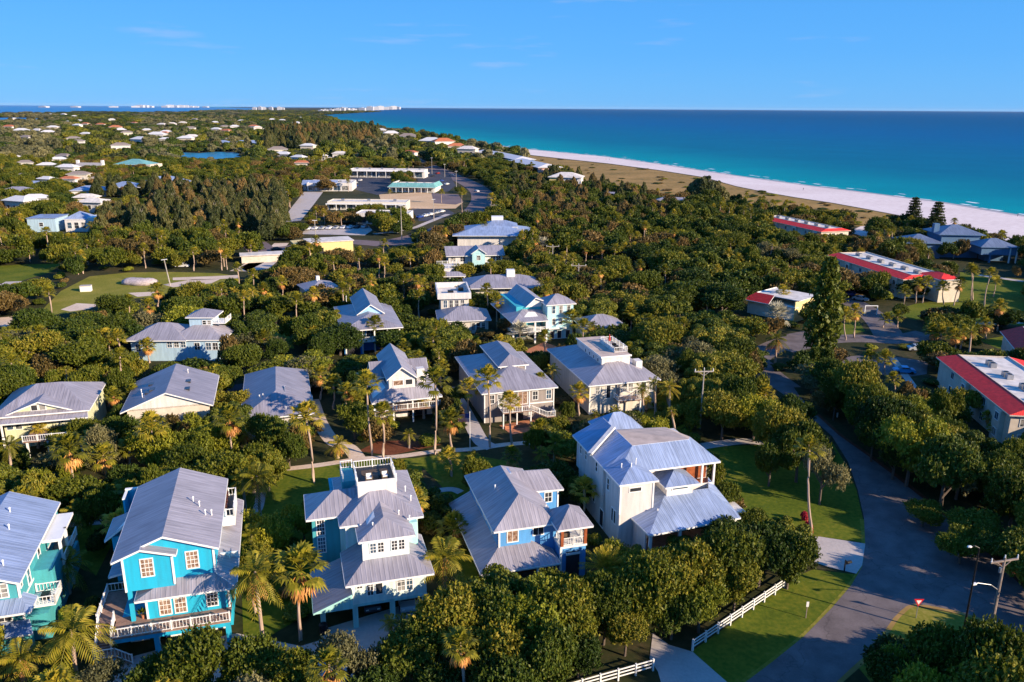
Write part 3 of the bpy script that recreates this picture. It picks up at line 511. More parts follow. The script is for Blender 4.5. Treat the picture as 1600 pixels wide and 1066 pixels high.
# ---- condominium blocks with red tile edges
def condo(name,label,land,px,py,z,yaw,L,D,ent=(),ac=()):
    h=Bld(name,label,px,py,z,yaw,cat='building',group='red-tiled condominium blocks',land=land)
    # local x runs along the block away from the near corner, y to the left of it -> use negative y as depth
    h.walls([(0.6,L-.6,-D+.6,-.6,.02,z)],STU)
    sk=3.7
    h.roof([[(0,0,z),(L,0,z),(L-1.2,-sk,z+1.05),(1.2,-sk,z+1.05)][::-1],[(0,-D,z),(0,0,z),(1.2,-sk,z+1.05),(1.2,-D+sk,z+1.05)][::-1],[(L,-D,z),(0,-D,z),(1.2,-D+sk,z+1.05),(L-1.2,-D+sk,z+1.05)][::-1],[(L,0,z),(L,-D,z),(L-1.2,-D+sk,z+1.05),(L-1.2,-sk,z+1.05)][::-1]],REDT,fm=STU)
    h.part('flat_roof',FLATR,(1.2,L-1.2,-D+sk,-sk,z+.7,z+.8)); h.part('inner_parapet',STU,(1.2,L-1.2,-D+sk-.01,-D+sk+.2,z+.8,z+1.12),(1.2,L-1.2,-sk-.2,-sk+.01,z+.8,z+1.1))
    n=int(L/7)
    for i in range(n):
        u=2.5+i*(L-4)/n; h.part('projecting_bay',STU,(u,u+2.6,-.62,.25,.02,z-.3)) if i%2==0 else None
        for fz in (.9,3.8):
            h.win('B',-.6 if i%2 else .25,u+.5,fz,1.3,1.3,nx=2,ny=1)
    for i in range(int(D/4)):
        for fz in (.9,3.8): h.win('L',.6,-3.5-i*4,fz,1.3,1.3,nx=2,ny=1)
    for i in range(n):
        u=3+i*(L-5)/n
        for du in (0,1.5):
            ac=MB().box(u+du,u+du+1.1,-D*.42-.7,-D*.42+.4,z+.82,z+1.75).build('air_conditioner',GREYM,h.r); MB().tube([(u+du+.55,-D*.42-.15,z+1.76),(u+du+.55,-D*.42-.15,z+1.82)],[.42,.42],10).build('fan_grille',DARKM,ac)
    return h
c2=condo('condo_block','cream condominium block with red tiled roof edge, nearest of them at right edge','the nearest condo block',1577.5,648.5,6,82.5,33,17)
c2.part('porch_bay',STU,(-1.6,.6,-9,-4.5,.02,3.6)); c2.roof([[(-2,-9.5,3.4),(-2,-4,3.4),(.6,-4,4.2),(.6,-9.5,4.2)][::-1]],REDT,fm=STU)
c1=condo('condo_block','cream condominium block with red tiled edge beside the palm lawn','the palm-lawn condo block',1411,437,6,100,42,18)
c1.walls([(-6,4,-15,-8,.02,7)],STU,name='end_wing'); c1.hip(-6.5,4.5,-15.5,-7.5,7,1.2,mt=REDT)
c3=condo('condo_block','long low condominium block with red roof in front of the dunes','the dune-side condo block',1283,362.5,6,107.6,46,15)
h=Bld('red_corner_house','small cream building with dark red roof edge and pale flat roof',1161,467.1,4,-48,cat='building',land='the small red-roofed building')
h.walls([(1,15,1,12,.02,4)],STU); h.roof([[(0,0,4),(8,0,4),(8,2.5,6),(2.5,2.5,6)],[(0,13,4),(0,0,4),(2.5,2.5,6),(2.5,13,6)]],REDT); h.part('flat_roof',FLATR,(2.5,15.5,2.5,13,5.6,5.8),(8,15.5,.8,2.5,3.9,4.1)); h.part('front_wall',YEL,(15,15.3,1,12,.02,5.6))
h=Bld('red_roof_sliver','red tiled roof end showing at the right edge above the lawn',1588,548,5,70,cat='building')
h.walls([(.6,16,-12,-.6,.02,5)],STU); h.roof([[(0,0,5),(17,0,5),(15.5,-4,7),(1.5,-4,7)][::-1],[(0,-12,5),(0,0,5),(1.5,-4,7),(1.5,-12,7)][::-1]],REDT); h.part('flat_roof',FLATR,(1.5,15.5,-12,-4,6.8,6.9))
# ---- shopping plaza
def block(name,label,px,py,w,d,z,yaw,wall,roofm,cat='shop building',land=None,par=.5,over=.0,wn=0,boxes=0):
    h=Bld(name,label,px,py,0,yaw,cat=cat,land=land,group='shops of the plaza')
    h.walls([(0,w,0,d,.02,z)],wall); h.part('flat_roof',roofm,(.3,w-.3,.3,d-.3,z,z+.1)); h.part('parapet',wall,(0,w,0,.3,z,z+par),(0,w,d-.3,d,z,z+par),(0,.3,.3,d-.3,z,z+par),(w-.3,w,.3,d-.3,z,z+par))
    if over: h.part('canopy',WHITE,(-.5,w+.5,-over,0,z-.9,z-.6)); h.cols([(i*w/8,-over+.2) for i in range(9)],.02,z-.9,.35)
    for i in range(wn): h.win('F',0,1+i*(w-2)/wn,.6,(w-2)/wn-1.,z-2.,nx=2,ny=1)
    for i in range(boxes): h.part('roof_unit',GREYM,(w*(i+.5)/boxes-.8,w*(i+.5)/boxes+.8,d*.4,d*.4+1.6,z+.1,z+1.3))
    return h
block('plaza_row','long white colonnaded shop row across the back of the plaza',546,277,62,14,6,-5,WH,FLATR,land='the white plaza row',over=4,wn=10,boxes=6)
block('plaza_wing','white flat-roofed shop wing with teal canopy on the plaza left',480,299,30,26,5,4,WH,FLATR,land='the left plaza wing',wn=5,boxes=5)
h=block('teal_roof_shop','white shop building with sloping teal metal front roof in the plaza',611,300,30,20,4.5,-7,WH,FLATR,land='the teal-fronted shop',wn=6,boxes=5)
h.roof([[(-1.5,-3.5,3.6),(31.5,-3.5,3.6),(29,1,6.2),(1,1,6.2)],[(-1.5,20,3.6),(-1.5,-3.5,3.6),(1,1,6.2),(1,20,6.2)],[(31.5,-3.5,3.6),(31.5,20,3.6),(29,20,6.2),(29,1,6.2)]],ROOFT); h.cols([(i*4.3,-3) for i in range(8)],.02,3.5,.35)
h=Bld('blue_gable_shop','low white shop with pale blue metal gable roof at plaza left end',474,298,0,4,cat='shop building',group='shops of the plaza',land='the blue-gabled shop'); h.walls([(0,22,0,12,.02,4)],WH); h.gable(-1,23,-1,13,4,2.6,ax='x',wall=WH,mt=ROOFB); h.wins('F',0,[2,5,8,12,16],1,2,1.8)
block('long_flat_building','long low white flat-roofed building beside the orange sand lot',512,328,44,13,4.2,-2,CR,FLATR,land='the long flat-roofed building',over=2.5,wn=12,boxes=3)
h=block('arched_office','small white office with yellow arched entry between palms',557,350,26,12,5,-3,WH,FLATR,land='the small arched office',wn=5); h.part('arch_entry',YEL,(14,19,-2.5,0,.02,4.6)); h.part('arch_opening',INTER,(15.3,17.7,-2.56,-2.5,.1,3.2))
h=Bld('fuel_canopy_shop','yellow service building with flat white roof at the near road bend',463,401,0,24,cat='shop building',group='shops of the plaza',land='the yellow service building'); h.walls([(5,22,0,10,.02,4.8)],YEL); h.part('flat_roof',FLATR,(4.6,22.4,-.4,10.4,4.8,5.1)); h.cols([(0,0),(0,8)],.02,4.6,.5,YEL); h.part('canopy',YEL,(-.6,5,-.6,9,4.5,4.9)); h.part('arch_opening',INTER,(8,10.5,-.06,0,.1,2.8))
h=Bld('blue_sign_kiosk','small white kiosk with blue panel at the plaza exit',607,364,0,0,cat='kiosk'); h.walls([(0,4.2,0,2.5,.02,4.8)],WH); h.part('blue_panel',flat('bright_blue_panel',(.02,.3,.75)),(.6,2.8,-.06,0,.8,4.5)); h.part('kiosk_roof',FLATR,(-.3,4.5,-.3,2.8,4.8,5.))
h=Bld('white_canopy_building','low white roofed building at the end of the sandy lane',378,412,0,20,cat='building',land='the low white lane building'); h.walls([(0,16,0,6,.02,2.6)],STU); h.part('flat_roof',FLATR,(-.5,16.5,-.5,6.5,2.6,2.9))
ROOFW0=flat('white_painted_roof',(.66,.65,.66),.7)
# ---- beach resort rows
for i,(q0,q1,lab) in enumerate([((741,246),(772,252),'white flat-roofed beachfront motel block, farthest of its row'),((768,251),(808,261),'white flat-roofed beachfront motel block in the middle of its row'),((797,262),(846,275),'white roofed beachfront motel block with pink lower walls, nearest of its row')]):
    A,B=P(*q0),P(*q1); dv=B-A; w=dv.length*.92; yw=math.degrees(math.atan2(dv.y,dv.x))
    h=Bld('beach_motel',lab,q0[0],q0[1],0,yw,cat='building',group='beachfront motel row',land='the beachfront motel row' if i==1 else None); h.walls([(0,w,0,20,.02,6.5)],PB if i<2 else flat('pink_stucco',(.6,.4,.36))); h.hip(-1.5,w+1.5,-1.5,21.5,6.5,2.6,mt=ROOFW0,ins=9); h.wins('F',0,[2+j*w/12 for j in range(11)],3.4,2.4,2.0,nx=1,ny=1); h.wins('F',0,[2+j*w/12 for j in range(11)],.5,2.4,2.0,nx=1,ny=1)
h=Bld('yellow_beach_house','yellow and white two-storey beach house with pale roof',858,297,0,-12,land='the yellow beach house'); h.walls([(0,10,0,14,.02,9)],YEL); h.walls([(10,22,0,14,.02,9)],WH,name='white_wing'); h.hip(-1,23,-1,15,9,3,mt=FLATR); h.wins('F',0,[11.5,14.5,17.5],5.6,2,2.2,nx=1); h.part('balcony',WHITE,(11,22,-2,0,4.6,5))
for x,y,w,mt_,lab in [(930,318,16,YEL,'small yellow beach cottage partly hidden by pines'),(893,304,18,WH,'white cottage with grey roof behind the roadside pines'),(1022,327,26,PB,'low pale blue flat cottage behind the dune hedge')]:
    h=Bld('beach_cottage',lab,x,y,0,-15,group='small cottages behind the dunes'); h.walls([(0,w,0,10,.02,4.5)],mt_); h.hip(-1,w+1,-1,11,4.5,2.2,mt=ROOF); h.wins('F',0,[2,6,10],1.6,1.4,1.4,nx=1)
# ---- near-left neighbourhood beyond the field
h=Bld('white_blue_villa','white villa with blue tower roof among palms beyond the field',45,363,0,6,land='the white villa with blue tower roof'); h.walls([(0,12,0,14,.02,6)],PB); h.part('flat_roof',ROOFB,(-.3,12.3,-.3,14.3,6,6.3)); h.walls([(16,32,0,14,.02,5.2)],WH,name='white_wing'); h.hip(15,26,1,12,5.6,3,mt=ROOFB); h.part('terrace',WHITE,(26,32,0,10,5.2,6.4)); h.wins('F',0,[17,20,23,28],1.6,1.8,2.6,nx=1); h.wins('F',0,[5],2.6,1.6,1.6,nx=1)
h=Bld('blue_roof_complex','rambling house with three stepped pale blue-grey roofs behind bare trees',112,308,0,14,land='the rambling grey-roofed house'); h.rf=ROOFB; h.walls([(0,20,0,14,.02,4),(20,38,6,22,.02,5),(38,66,12,30,.02,6.5)],WH); h.hip(-1,21,-1,15,4,2.4); h.hip(18,40,4,23,5,3.); h.hip(37,67,10,31,6.5,4.)
h=Bld('teal_roof_villa','cream villa with pale teal hip roof and small red awning',184,272,0,-8,land='the cream villa with teal roof'); h.walls([(0,30,0,18,.02,8)],STU); h.hip(-2,26,-2,20,8,4,mt=ROOFT); h.part('red_awning',REDT,(14,26,-3,0,4,5.4)); h.wins('F',0,[3,8,13,20],2,2.2,2.6,nx=1)
h=Bld('twin_chimney_house','white steep-roofed house with a chimney at each end',117,272,0,-5,land='the twin-chimney white house'); h.walls([(0,22,0,12,.02,5)],WH); h.gable(-.5,22.5,-1,13,5,4,ax='x',wall=WH,mt=flat('grey_shingle',(.35,.33,.33))); h.part('chimney',WHITE,(-.8,1.2,5,7,3,11)); h.part('chimney',WHITE,(20.8,22.8,5,7,3,11)); h.wins('F',0,[3,8,13,17],1.4,1.6,1.8,nx=1)
h=Bld('peach_house','peach house with blue-grey roof at far left edge',-6,318,0,5,land='the peach house at the left edge'); h.walls([(0,20,0,14,.02,6)],flat('peach_stucco',(.7,.45,.25))); h.hip(-1,21,-1,15,6,3,mt=ROOF)
h=Bld('grey_roof_cottage','small house with pale grey-blue roof left of the rambling house',32,299,0,8,land='the small pale grey cottage'); h.walls([(0,22,0,10,.02,4)],WH); h.hip(-1,23,-1,11,4,2.4,mt=ROOFB)
h=Bld('lagoon_house','long house with pale blue metal roofs beside the pond',325,232,0,2,land='the long pond-side house'); h.walls([(0,76,0,22,.02,6)],WH); h.hip(-2,32,-2,24,6,4.5,mt=ROOFB); h.hip(28,80,-2,24,6,4.5,mt=ROOFB)
# far houses: (px,py,width m,roof kind,label)
TERR=flat('terracotta_roof',(.45,.15,.07),.8,var=.25); ROOFW=flat('white_roof',(.62,.62,.62),.7); ROOFG=flat('brown_grey_roof',(.24,.20,.18),.85)
FAR=[(205,228,30,'w'),(170,202,34,'t'),(150,197,26,'t'),(128,198,22,'t'),(180,207,26,'w'),(222,207,22,'w'),(230,219,34,'w'),(245,197,30,'y'),(262,196,30,'y'),(280,196,24,'y'),(300,175,26,'w'),(205,194,20,'t'),(170,190,24,'w'),(120,190,20,'w'),(75,179,30,'w'),(95,180,34,'w'),(112,182,26,'w'),(20,208,34,'w'),(4,204,30,'t'),(48,208,30,'y'),(64,211,28,'w'),(74,205,26,'w'),(330,205,24,'w'),(345,208,26,'t'),(360,203,24,'w'),(345,200,22,'g'),(388,200,28,'t'),(397,205,22,'y'),(420,188,30,'w'),(436,189,26,'w'),(455,196,30,'w'),(470,198,26,'w'),(288,219,28,'y'),(278,226,26,'w'),(30,220,24,'g'),(105,222,22,'g'),(290,206,24,'g'),(125,214,22,'w'),(250,212,20,'t'),(190,215,22,'g'),(330,193,26,'w'),(372,190,24,'w'),(300,189,24,'g'),(420,210,22,'g'),(455,225,22,'w'),(470,240,20,'w'),(500,236,22,'w'),(420,242,26,'g'),(520,250,18,'y'),(428,247,22,'w'),(455,252,18,'w'),(600,216,34,'w'),(622,218,40,'g'),(655,226,40,'w'),(680,232,36,'t'),(700,236,30,'t'),(585,207,30,'w'),(715,246,26,'y'),(80,256,16,'w'),(60,266,16,'w'),(90,275,18,'w'),(88,250,18,'g'),(28,262,16,'g'),(108,288,16,'g'),(95,290,14,'t'),(60,290,14,'w'),(175,240,24,'g'),(118,322,14,'y'),(125,330,16,'y'),(10,335,18,'w'),(35,324,16,'w'),(460,262,16,'t'),(510,208,24,'w'),(540,215,26,'w')]
rf_=random.Random(11)
for _ in range(30): FAR.append((rf_.uniform(-5,560),rf_.uniform(178,236),rf_.uniform(15,26),rf_.choice('wwwtyggw')))
for _ in range(9): FAR.append((rf_.uniform(0,240),rf_.uniform(236,330),rf_.uniform(11,16),rf_.choice('wwgtyg')))
for _ in range(8): FAR.append((rf_.uniform(400,690),rf_.uniform(212,250),rf_.uniform(14,24),rf_.choice('wwgty')))
def _far_ok(q):
    return not any(abs(q[0]-o[0])<9+.06*(o[1]-170) and abs(q[1]-o[1])<4+.05*(o[1]-170) for o in FAR[:FAR.index(q)]) and not (255<q[0]<385 and 228<q[1]<258) and not (465<q[0]<720 and q[1]>250) and not (q[0]>480 and q[1]<208) and not (100<q[0]<250 and 240<q[1]<312)
FAR=[q for k_,q in enumerate(FAR) if k_<75 or _far_ok(q)]
cn={'w':(ROOFW,'white-roofed'),'t':(TERR,'terracotta-roofed'),'y':(FLATR,'cream'),'g':(ROOFG,'brown-roofed')}
FARH=[]
for i,(x,y,w,k) in enumerate(FAR):
    w*=.8; p=P(x,y+2); dd=max(1.,min(1.9,p.y/600)); hh=(5.6 if i%3 else 8.)*(1 if p.y<900 else 1.35); d=w*.55; yw=(i*37%50)-25
    h=Bld('distant_house','',x,y+2,0,yw,group='far houses scattered through the trees'); rr=cn[k]
    h.walls([(0,w,0,d,.02,hh)],[WH,STU,WH,CR][i%4]); h.hip(-1,w+1,-1,d+1,hh,w*.15,mt=rr[0],ins=d*.6); FARH.append((h,rr[1],x,y))
    if i%2: h.part('wing',[STU,WH][i%4==1],(w,w*1.45,d*.3,d,.02,hh*.65)); h.hip(w-.5,w*1.5,d*.2,d+.8,hh*.65,w*.06,mt=rr[0])
    if p.y<1500: h.wins('F',0,[w*.12,w*.4,w*.7],hh*.3,w*.14,hh*.4,nx=1,ny=1)
    if i>=75: continue
    q_=[proj(h.W(0,0,0)),proj(h.W(w,0,0)),proj(h.W(w,0,hh+w*.15)),proj(h.W(0,0,hh+w*.15))]; KEEP.append(([(q_[0][0],q_[0][1]-.55*abs(q_[0][1]-q_[3][1])),(q_[1][0],q_[1][1]-.55*abs(q_[1][1]-q_[2][1])),q_[2],q_[3]],p.y))
# ================================================================== ground, water, roads
def spx(name,pts,mt,z,kind='structure',clear=True,label=None,keep=False,world=False):
    w=pts if world else [P(x,y,0) for x,y in pts]
    v=[Vector((p[0],p[1],z)) for p in w]
    tri=tessellate_polygon([v]); me=bpy.data.meshes.new(name)
    fs=[]
    for t in tri:
        a,b,c=[v[i] for i in t]
        fs.append(t if (b-a).cross(c-a).z>0 else t[::-1])
    me.from_pydata([tuple(q) for q in v],[],fs); me.materials.append(mt); me.update()
    o=bpy.data.objects.new(name,me); COL.objects.link(o); o['kind']=kind
    if label: o['label']=label
    if clear and not world: CLEAR.append(pts)
    if keep: KEEP.append((pts,99999))
    return o
def ribbon(name,pts,wd,mt,z,clear=True,keep=False,world=None,kerb=False):
    w=[P(x,y,0) for x,y in pts]; q=[]
    for i in range(len(w)-1):
        p0,p1,p2,p3=w[max(i-1,0)],w[i],w[i+1],w[min(i+2,len(w)-1)]
        for k in range(6):
            t=k/6; q.append(.5*((2*p1)+(p2-p0)*t+(2*p0-5*p1+4*p2-p3)*t*t+(3*p1-p0-3*p2+p3)*t**3))
    q.append(w[-1]); L=[];Rr=[]
    for i,p in enumerate(q):
        d=(q[min(i+1,len(q)-1)]-q[max(i-1,0)]).normalized(); n=Vector((-d.y,d.x,0))*wd/2
        L.append(p+n); Rr.append(p-n)
    v=[(p.x,p.y,z) for p in L+Rr]; n=len(L); fs=[(i+n,i+n+1,i+1,i) for i in range(n-1)]
    me=bpy.data.meshes.new(name); me.from_pydata(v,[],fs); me.materials.append(mt); me.update(); o=bpy.data.objects.new(name,me); COL.objects.link(o); o['kind']='structure'
    pl=[proj((p.x,p.y,0)) for p in L]+[proj((p.x,p.y,0)) for p in Rr[::-1]]
    if clear: CLEAR.append(pl)
    if keep: KEEP.append((pl,99999))
    return o
def worldnoise(nt,scale,detail=6):
    g=nt.nodes.new('ShaderNodeNewGeometry'); return noise(nt,scale,detail,vec=g.outputs['Position'])
def groundmat(name,stops,s1,s2,rough=.95,b_=.0,s3=None):
    m,nt,b=base(name,rough,0,.15)
    a=worldnoise(nt,s1,8); c=worldnoise(nt,s2,6)
    mm=nt.nodes.new('ShaderNodeMath'); mm.operation='MULTIPLY_ADD'; mm.inputs[1].default_value=.5; nt.links.new(a,mm.inputs[0])
    m2=nt.nodes.new('ShaderNodeMath'); m2.operation='MULTIPLY'; m2.inputs[1].default_value=.5; nt.links.new(c,m2.inputs[0]); nt.links.new(m2.outputs[0],mm.inputs[2])
    nt.links.new(ramp(nt,mm.outputs[0],stops),b.inputs['Base Color'])
    if b_: bump(nt,b,c,.6,b_)
    return m
M_GR=groundmat('scrub_ground',[(.3,(.012,.018,.006)),(.48,(.035,.04,.014)),(.62,(.07,.055,.025)),(.75,(.14,.10,.06))],.06,.9)
M_LAWN=groundmat('lawn_grass',[(.28,(.035,.06,.006)),(.45,(.085,.12,.009)),(.58,(.15,.16,.014)),(.72,(.22,.17,.05))],.11,1.6,b_=.04)
M_DLAWN=groundmat('dry_lawn',[(.3,(.09,.12,.012)),(.5,(.20,.19,.025)),(.7,(.34,.27,.07))],.12,2.)
def roadmat(name,c0):
    m,nt,b=base(name,.85,0,.2); n1=worldnoise(nt,.35,8); n2=worldnoise(nt,6.,4); g=nt.nodes.new('ShaderNodeNewGeometry')
    k=ramp(nt,n1,[(.35,tuple(x*.78 for x in c0)),(.5,c0),(.68,tuple(x*1.25 for x in c0))])
    k=mixc(nt,.5,k,ramp(nt,n2,[(.3,(.8,.8,.8)),(.7,(1.15,1.15,1.15))]),'MULTIPLY')
    v=nt.nodes.new('ShaderNodeTexVoronoi'); v.feature='DISTANCE_TO_EDGE'; v.inputs['Scale'].default_value=.16; w=nt.nodes.new('ShaderNodeVectorMath'); w.operation='ADD'
    nn=nt.nodes.new('ShaderNodeTexNoise'); nn.inputs['Scale'].default_value=.4; nn.inputs['Detail'].default_value=6; nt.links.new(g.outputs['Position'],nn.inputs['Vector']); s=nt.nodes.new('ShaderNodeVectorMath'); s.operation='SCALE'; s.inputs['Scale'].default_value=3.; nt.links.new(nn.outputs['Color'],s.inputs[0]); nt.links.new(g.outputs['Position'],w.inputs[0]); nt.links.new(s.outputs[0],w.inputs[1]); nt.links.new(w.outputs[0],v.inputs['Vector'])
    k=mixc(nt,ramp(nt,v.outputs['Distance'],[(0,(.45,.45,.45)),(.012,(0,0,0))]),k,tuple(x*.35 for x in c0)); nt.links.new(k,b.inputs['Base Color']); bump(nt,b,n2,.3,.02); return m
M_ROAD=roadmat('aged_asphalt',(.155,.13,.13))
M_ROADF=groundmat('asphalt_far',[(.35,(.13,.10,.11)),(.7,(.22,.17,.17))],.05,1.,.85)
M_LOT=groundmat('dark_parking_asphalt',[(.35,(.04,.045,.06)),(.7,(.08,.08,.10))],.1,2.,.85)
M_DRIVE=groundmat('pale_concrete_drive',[(.35,(.40,.36,.34)),(.7,(.56,.50,.47))],.3,3.,.85)
M_SAND=groundmat('sandy_path',[(.35,(.5,.38,.29)),(.6,(.7,.57,.46))],.2,2.)
M_OSAND=groundmat('orange_sand_lot',[(.35,(.5,.33,.17)),(.6,(.68,.48,.30))],.06,.8)
M_BEACH=groundmat('white_beach_sand',[(.35,(.62,.52,.50)),(.65,(.80,.71,.69))],.02,.3)
M_DUNE=groundmat('dune_grass',[(.3,(.05,.05,.016)),(.42,(.22,.15,.045)),(.6,(.38,.23,.08)),(.75,(.48,.33,.14))],.03,.35)
M_MULCH=groundmat('red_mulch',[(.35,(.10,.03,.015)),(.65,(.2,.07,.035))],.5,3.)
# sea: turquoise over the sandy shallows, deeper blue far from the shore
SH0=P(1600,337); SH1=P(675,211); shd=(SH1-SH0).normalized(); shn=Vector((shd.y,-shd.x,0))
if shn.x<0: shn=-shn
def seamat(name,deep,mid,shal,dist):
    m,nt,b=base(name,.5,0,.04)
    g=nt.nodes.new('ShaderNodeNewGeometry'); v=nt.nodes.new('ShaderNodeVectorMath'); v.operation='DOT_PRODUCT'; v.inputs[1].default_value=shn; nt.links.new(g.outputs['Position'],v.inputs[0])
    s=nt.nodes.new('ShaderNodeMath'); s.operation='SUBTRACT'; s.inputs[1].default_value=shn.dot(SH0); nt.links.new(v.outputs['Value'],s.inputs[0])
    n1=worldnoise(nt,.004,5); k=nt.nodes.new('ShaderNodeMath'); k.operation='MULTIPLY_ADD'; k.inputs[1].default_value=160.; nt.links.new(n1,k.inputs[0]); nt.links.new(s.outputs[0],k.inputs[2])
    d=nt.nodes.new('ShaderNodeMath'); d.operation='DIVIDE'; d.inputs[1].default_value=dist; nt.links.new(k.outputs[0],d.inputs[0])
    p=nt.nodes.new('ShaderNodeMath'); p.operation='POWER'; p.use_clamp=True; p.inputs[1].default_value=.5; nt.links.new(d.outputs[0],p.inputs[0])
    c=ramp(nt,p.outputs[0],[(0,shal),(.16,shal),(.32,mid),(.62,deep),(1,tuple(x*.8 for x in deep))])
    st=worldnoise(nt,.012,4); c=mixc(nt,.55,c,ramp(nt,st,[(.35,(.8,.84,.88)),(.65,(1.1,1.06,1.03))]),'MULTIPLY')
    nt.links.new(c,b.inputs['Base Color']); w=worldnoise(nt,.25,5); bump(nt,b,w,.25,.5); return m
M_SEA=seamat('gulf_water',(.0,.10,.255),(.0,.14,.235),(.0,.28,.32),3000.)
m,nt,b=base('bay_water',.3,0,.3); n1=worldnoise(nt,.002,3); nt.links.new(ramp(nt,n1,[(.3,(.0,.10,.30)),(.7,(.0,.16,.38))]),b.inputs['Base Color']); M_BAY=m
m,nt,b=base('pond_water',.3,0,.3); n1=worldnoise(nt,.02,3); nt.links.new(ramp(nt,n1,[(.3,(.01,.15,.28)),(.7,(.03,.24,.38))]),b.inputs['Base Color']); M_POND=m
M_FOAM=flat('surf_foam',(.85,.85,.85),.6,var=.05)
g=MB(); g.face([(-60000,-2000,0),(60000,-2000,0),(60000,60000,0),(-60000,60000,0)]); g.build('ground',M_GR,uv=False)['kind']='structure'
WL=[(1760,359),(1680,347),(1600,337),(1540,327),(1475,316),(1410,308),(1350,300),(1275,291),(1200,281),(1150,274),(1100,266.5),(1030,256),(950,245),(870,237.5),(800,230.5),(735,221),(675,211.5),(625,203.5),(585,197.5),(540,190),(500,184),(497,180.5),(508,177.5),(530,175.3),(560,173.4),(590,172.3),(618,171.3),(624,170.6)]
sea=[tuple(P(x,y)) for x,y in WL]; far=[(P(624,170.2).x,P(624,170.2).y),(-45000,59000),(59000,59000),(59000,120)]
spx('sea',[(a[0],a[1]) for a in sea]+[far[0],far[1],far[2],(59000,P(1760,359).y-100),(P(1760,359).x+300,P(1760,359).y-200)],M_SEA,.10,world=True)
spx('bay',[(-30,178.5),(60,178),(120,176),(200,176.3),(280,176),(330,173.5),(392,171.5),(400,169.5),(300,166.6),(100,165.3),(-60,164.2)],M_BAY,.12)
spx('lagoon',[(-30,184),(40,184),(75,186),(98,188.5),(60,190.5),(-30,191)],M_BAY,.12)
spx('pond',[(272,240),(288,238.5),(312,239.5),(338,237.5),(362,238),(378,241),(369,243.5),(380,246),(362,250),(340,248.5),(318,251.5),(300,247),(282,246)],M_POND,.12); KEEP.append(([(285,239),(372,238.5),(376,246),(330,249),(285,245)],99999)); KEEP.append(([(905,1068),(925,1050),(1020,1026),(1024,1056),(930,1082)],99999))
sandin=[(1760,412),(1680,397),(1600,383),(1540,368),(1500,359),(1470,352),(1412,338),(1350,326),(1300,317),(1240,308),(1200,301),(1150,291),(1100,277),(1030,266),(950,255.5),(870,247),(800,239),(735,227),(690,219),(625,206),(585,199.6),(540,192),(498,185.3)]
spx('beach',WL[:21]+sandin[::-1],M_BEACH,.05)
dun=[(1700,402),(1600,384),(1540,369),(1500,360),(1470,353),(1412,339),(1350,327),(1300,318),(1240,309),(1200,302),(1150,292),(1100,278),(1030,267),(950,256.5),(870,248),(800,240),(735,228),(745,236),(800,243),(835,262),(880,272),(905,283),(930,297),(985,310),(1060,316),(1150,322),(1240,340),(1300,348),(1360,357),(1400,362),(1480,372),(1700,420)]
spx('dune',dun,M_DUNE,.03)
SANDZ=sandin+[]
spx('beach_path',[(1325,362),(1345,354),(1420,350),(1480,345),(1500,352),(1430,356),(1372,360),(1352,371)],M_BEACH,.07)
ws=[(P(x,y)) for x,y in WL[:20]]
def offs(k): return [(p-shn*k) for p in ws]
spx('wet_sand',[tuple(p) for p in offs(-1)]+[tuple(p) for p in offs(5)[::-1]],groundmat('wet_beach_sand',[(.35,(.40,.34,.31)),(.65,(.52,.45,.42))],.02,.3,.4),.07,world=True)
# surf: broken foam lines along the shore
m=MB(); rr=random.Random(3)
for a,b in zip(WL[:17],WL[1:18]):
    A,B=P(*a),P(*b); n=Vector(((B-A).y,-(B-A).x,0)).normalized(); n=n if n.x>0 else -n; L=(B-A).length; k=int(L/9)
    for i in range(k):
        if rr.random()<.88:
            s=A+(B-A)*(i/k); e=A+(B-A)*((i+rr.uniform(.5,1))/k); o=n*(rr.uniform(-.5,2.5)+(rr.uniform(6,14) if rr.random()<.25 else 0)); w=rr.uniform(1.,3.6)
            m.face([(s+o).to_tuple()[:2]+(.16,),(e+o).to_tuple()[:2]+(.16,),(e+o+n*w*.7).to_tuple()[:2]+(.16,),(s+o+n*w).to_tuple()[:2]+(.16,)])
tag(m.build('surf_foam',M_FOAM,uv=False),kind='stuff')
# roads near
spx('road',[(1188,585),(1200,600),(1232,622),(1262,648),(1300,682),(1325,722),(1340,765),(1350,810),(1352,850),(1347,886),(1330,915),(1300,950),(1256,995),(1205,1036),(1165,1066),(1120,1110),(1230,1160),(1307,1066),(1330,1044),(1355,1022),(1375,997),(1396,966),(1407,955),(1417,947),(1430,944),(1450,946),(1500,956),(1545,970),(1620,995),(1720,1020),(1720,985),(1640,945),(1600,920),(1545,866),(1490,818),(1440,778),(1400,746),(1355,712),(1310,680),(1275,648),(1250,620),(1235,598),(1215,578)],M_ROAD,.03,keep=True)
ribbon('road',[(1300,519),(1240,529),(1180,560),(1195,580),(1228,606)],6.5,M_ROAD,.025)
ribbon('road',[(960,434),(1020,470),(1060,500),(1110,528),(1160,552),(1190,570)],6,M_ROAD,.02)
ribbon('road',[(1220,545),(1290,531),(1345,529),(1400,531),(1450,522)],7,M_ROAD,.028,keep=True)
ribbon('road',[(1392,530),(1378,508),(1362,492),(1340,477),(1318,466)],7.5,M_ROAD,.032,keep=True)
spx('parking_lot',[(1300,560),(1340,556),(1400,558),(1450,565),(1448,585),(1400,592),(1330,572)],M_ROAD,.033,keep=True)
ribbon('path',[(1440,622),(1395,560)],1.6,M_DRIVE,.04); ribbon('path',[(1530,430),(1600,440)],3,M_DRIVE,.04); ribbon('path',[(1490,508),(1600,503)],3,M_SAND,.04)
VG=[(1350,812),(1353,850),(1349,887),(1331,917),(1301,952),(1257,997),(1206,1038),(1166,1068)]
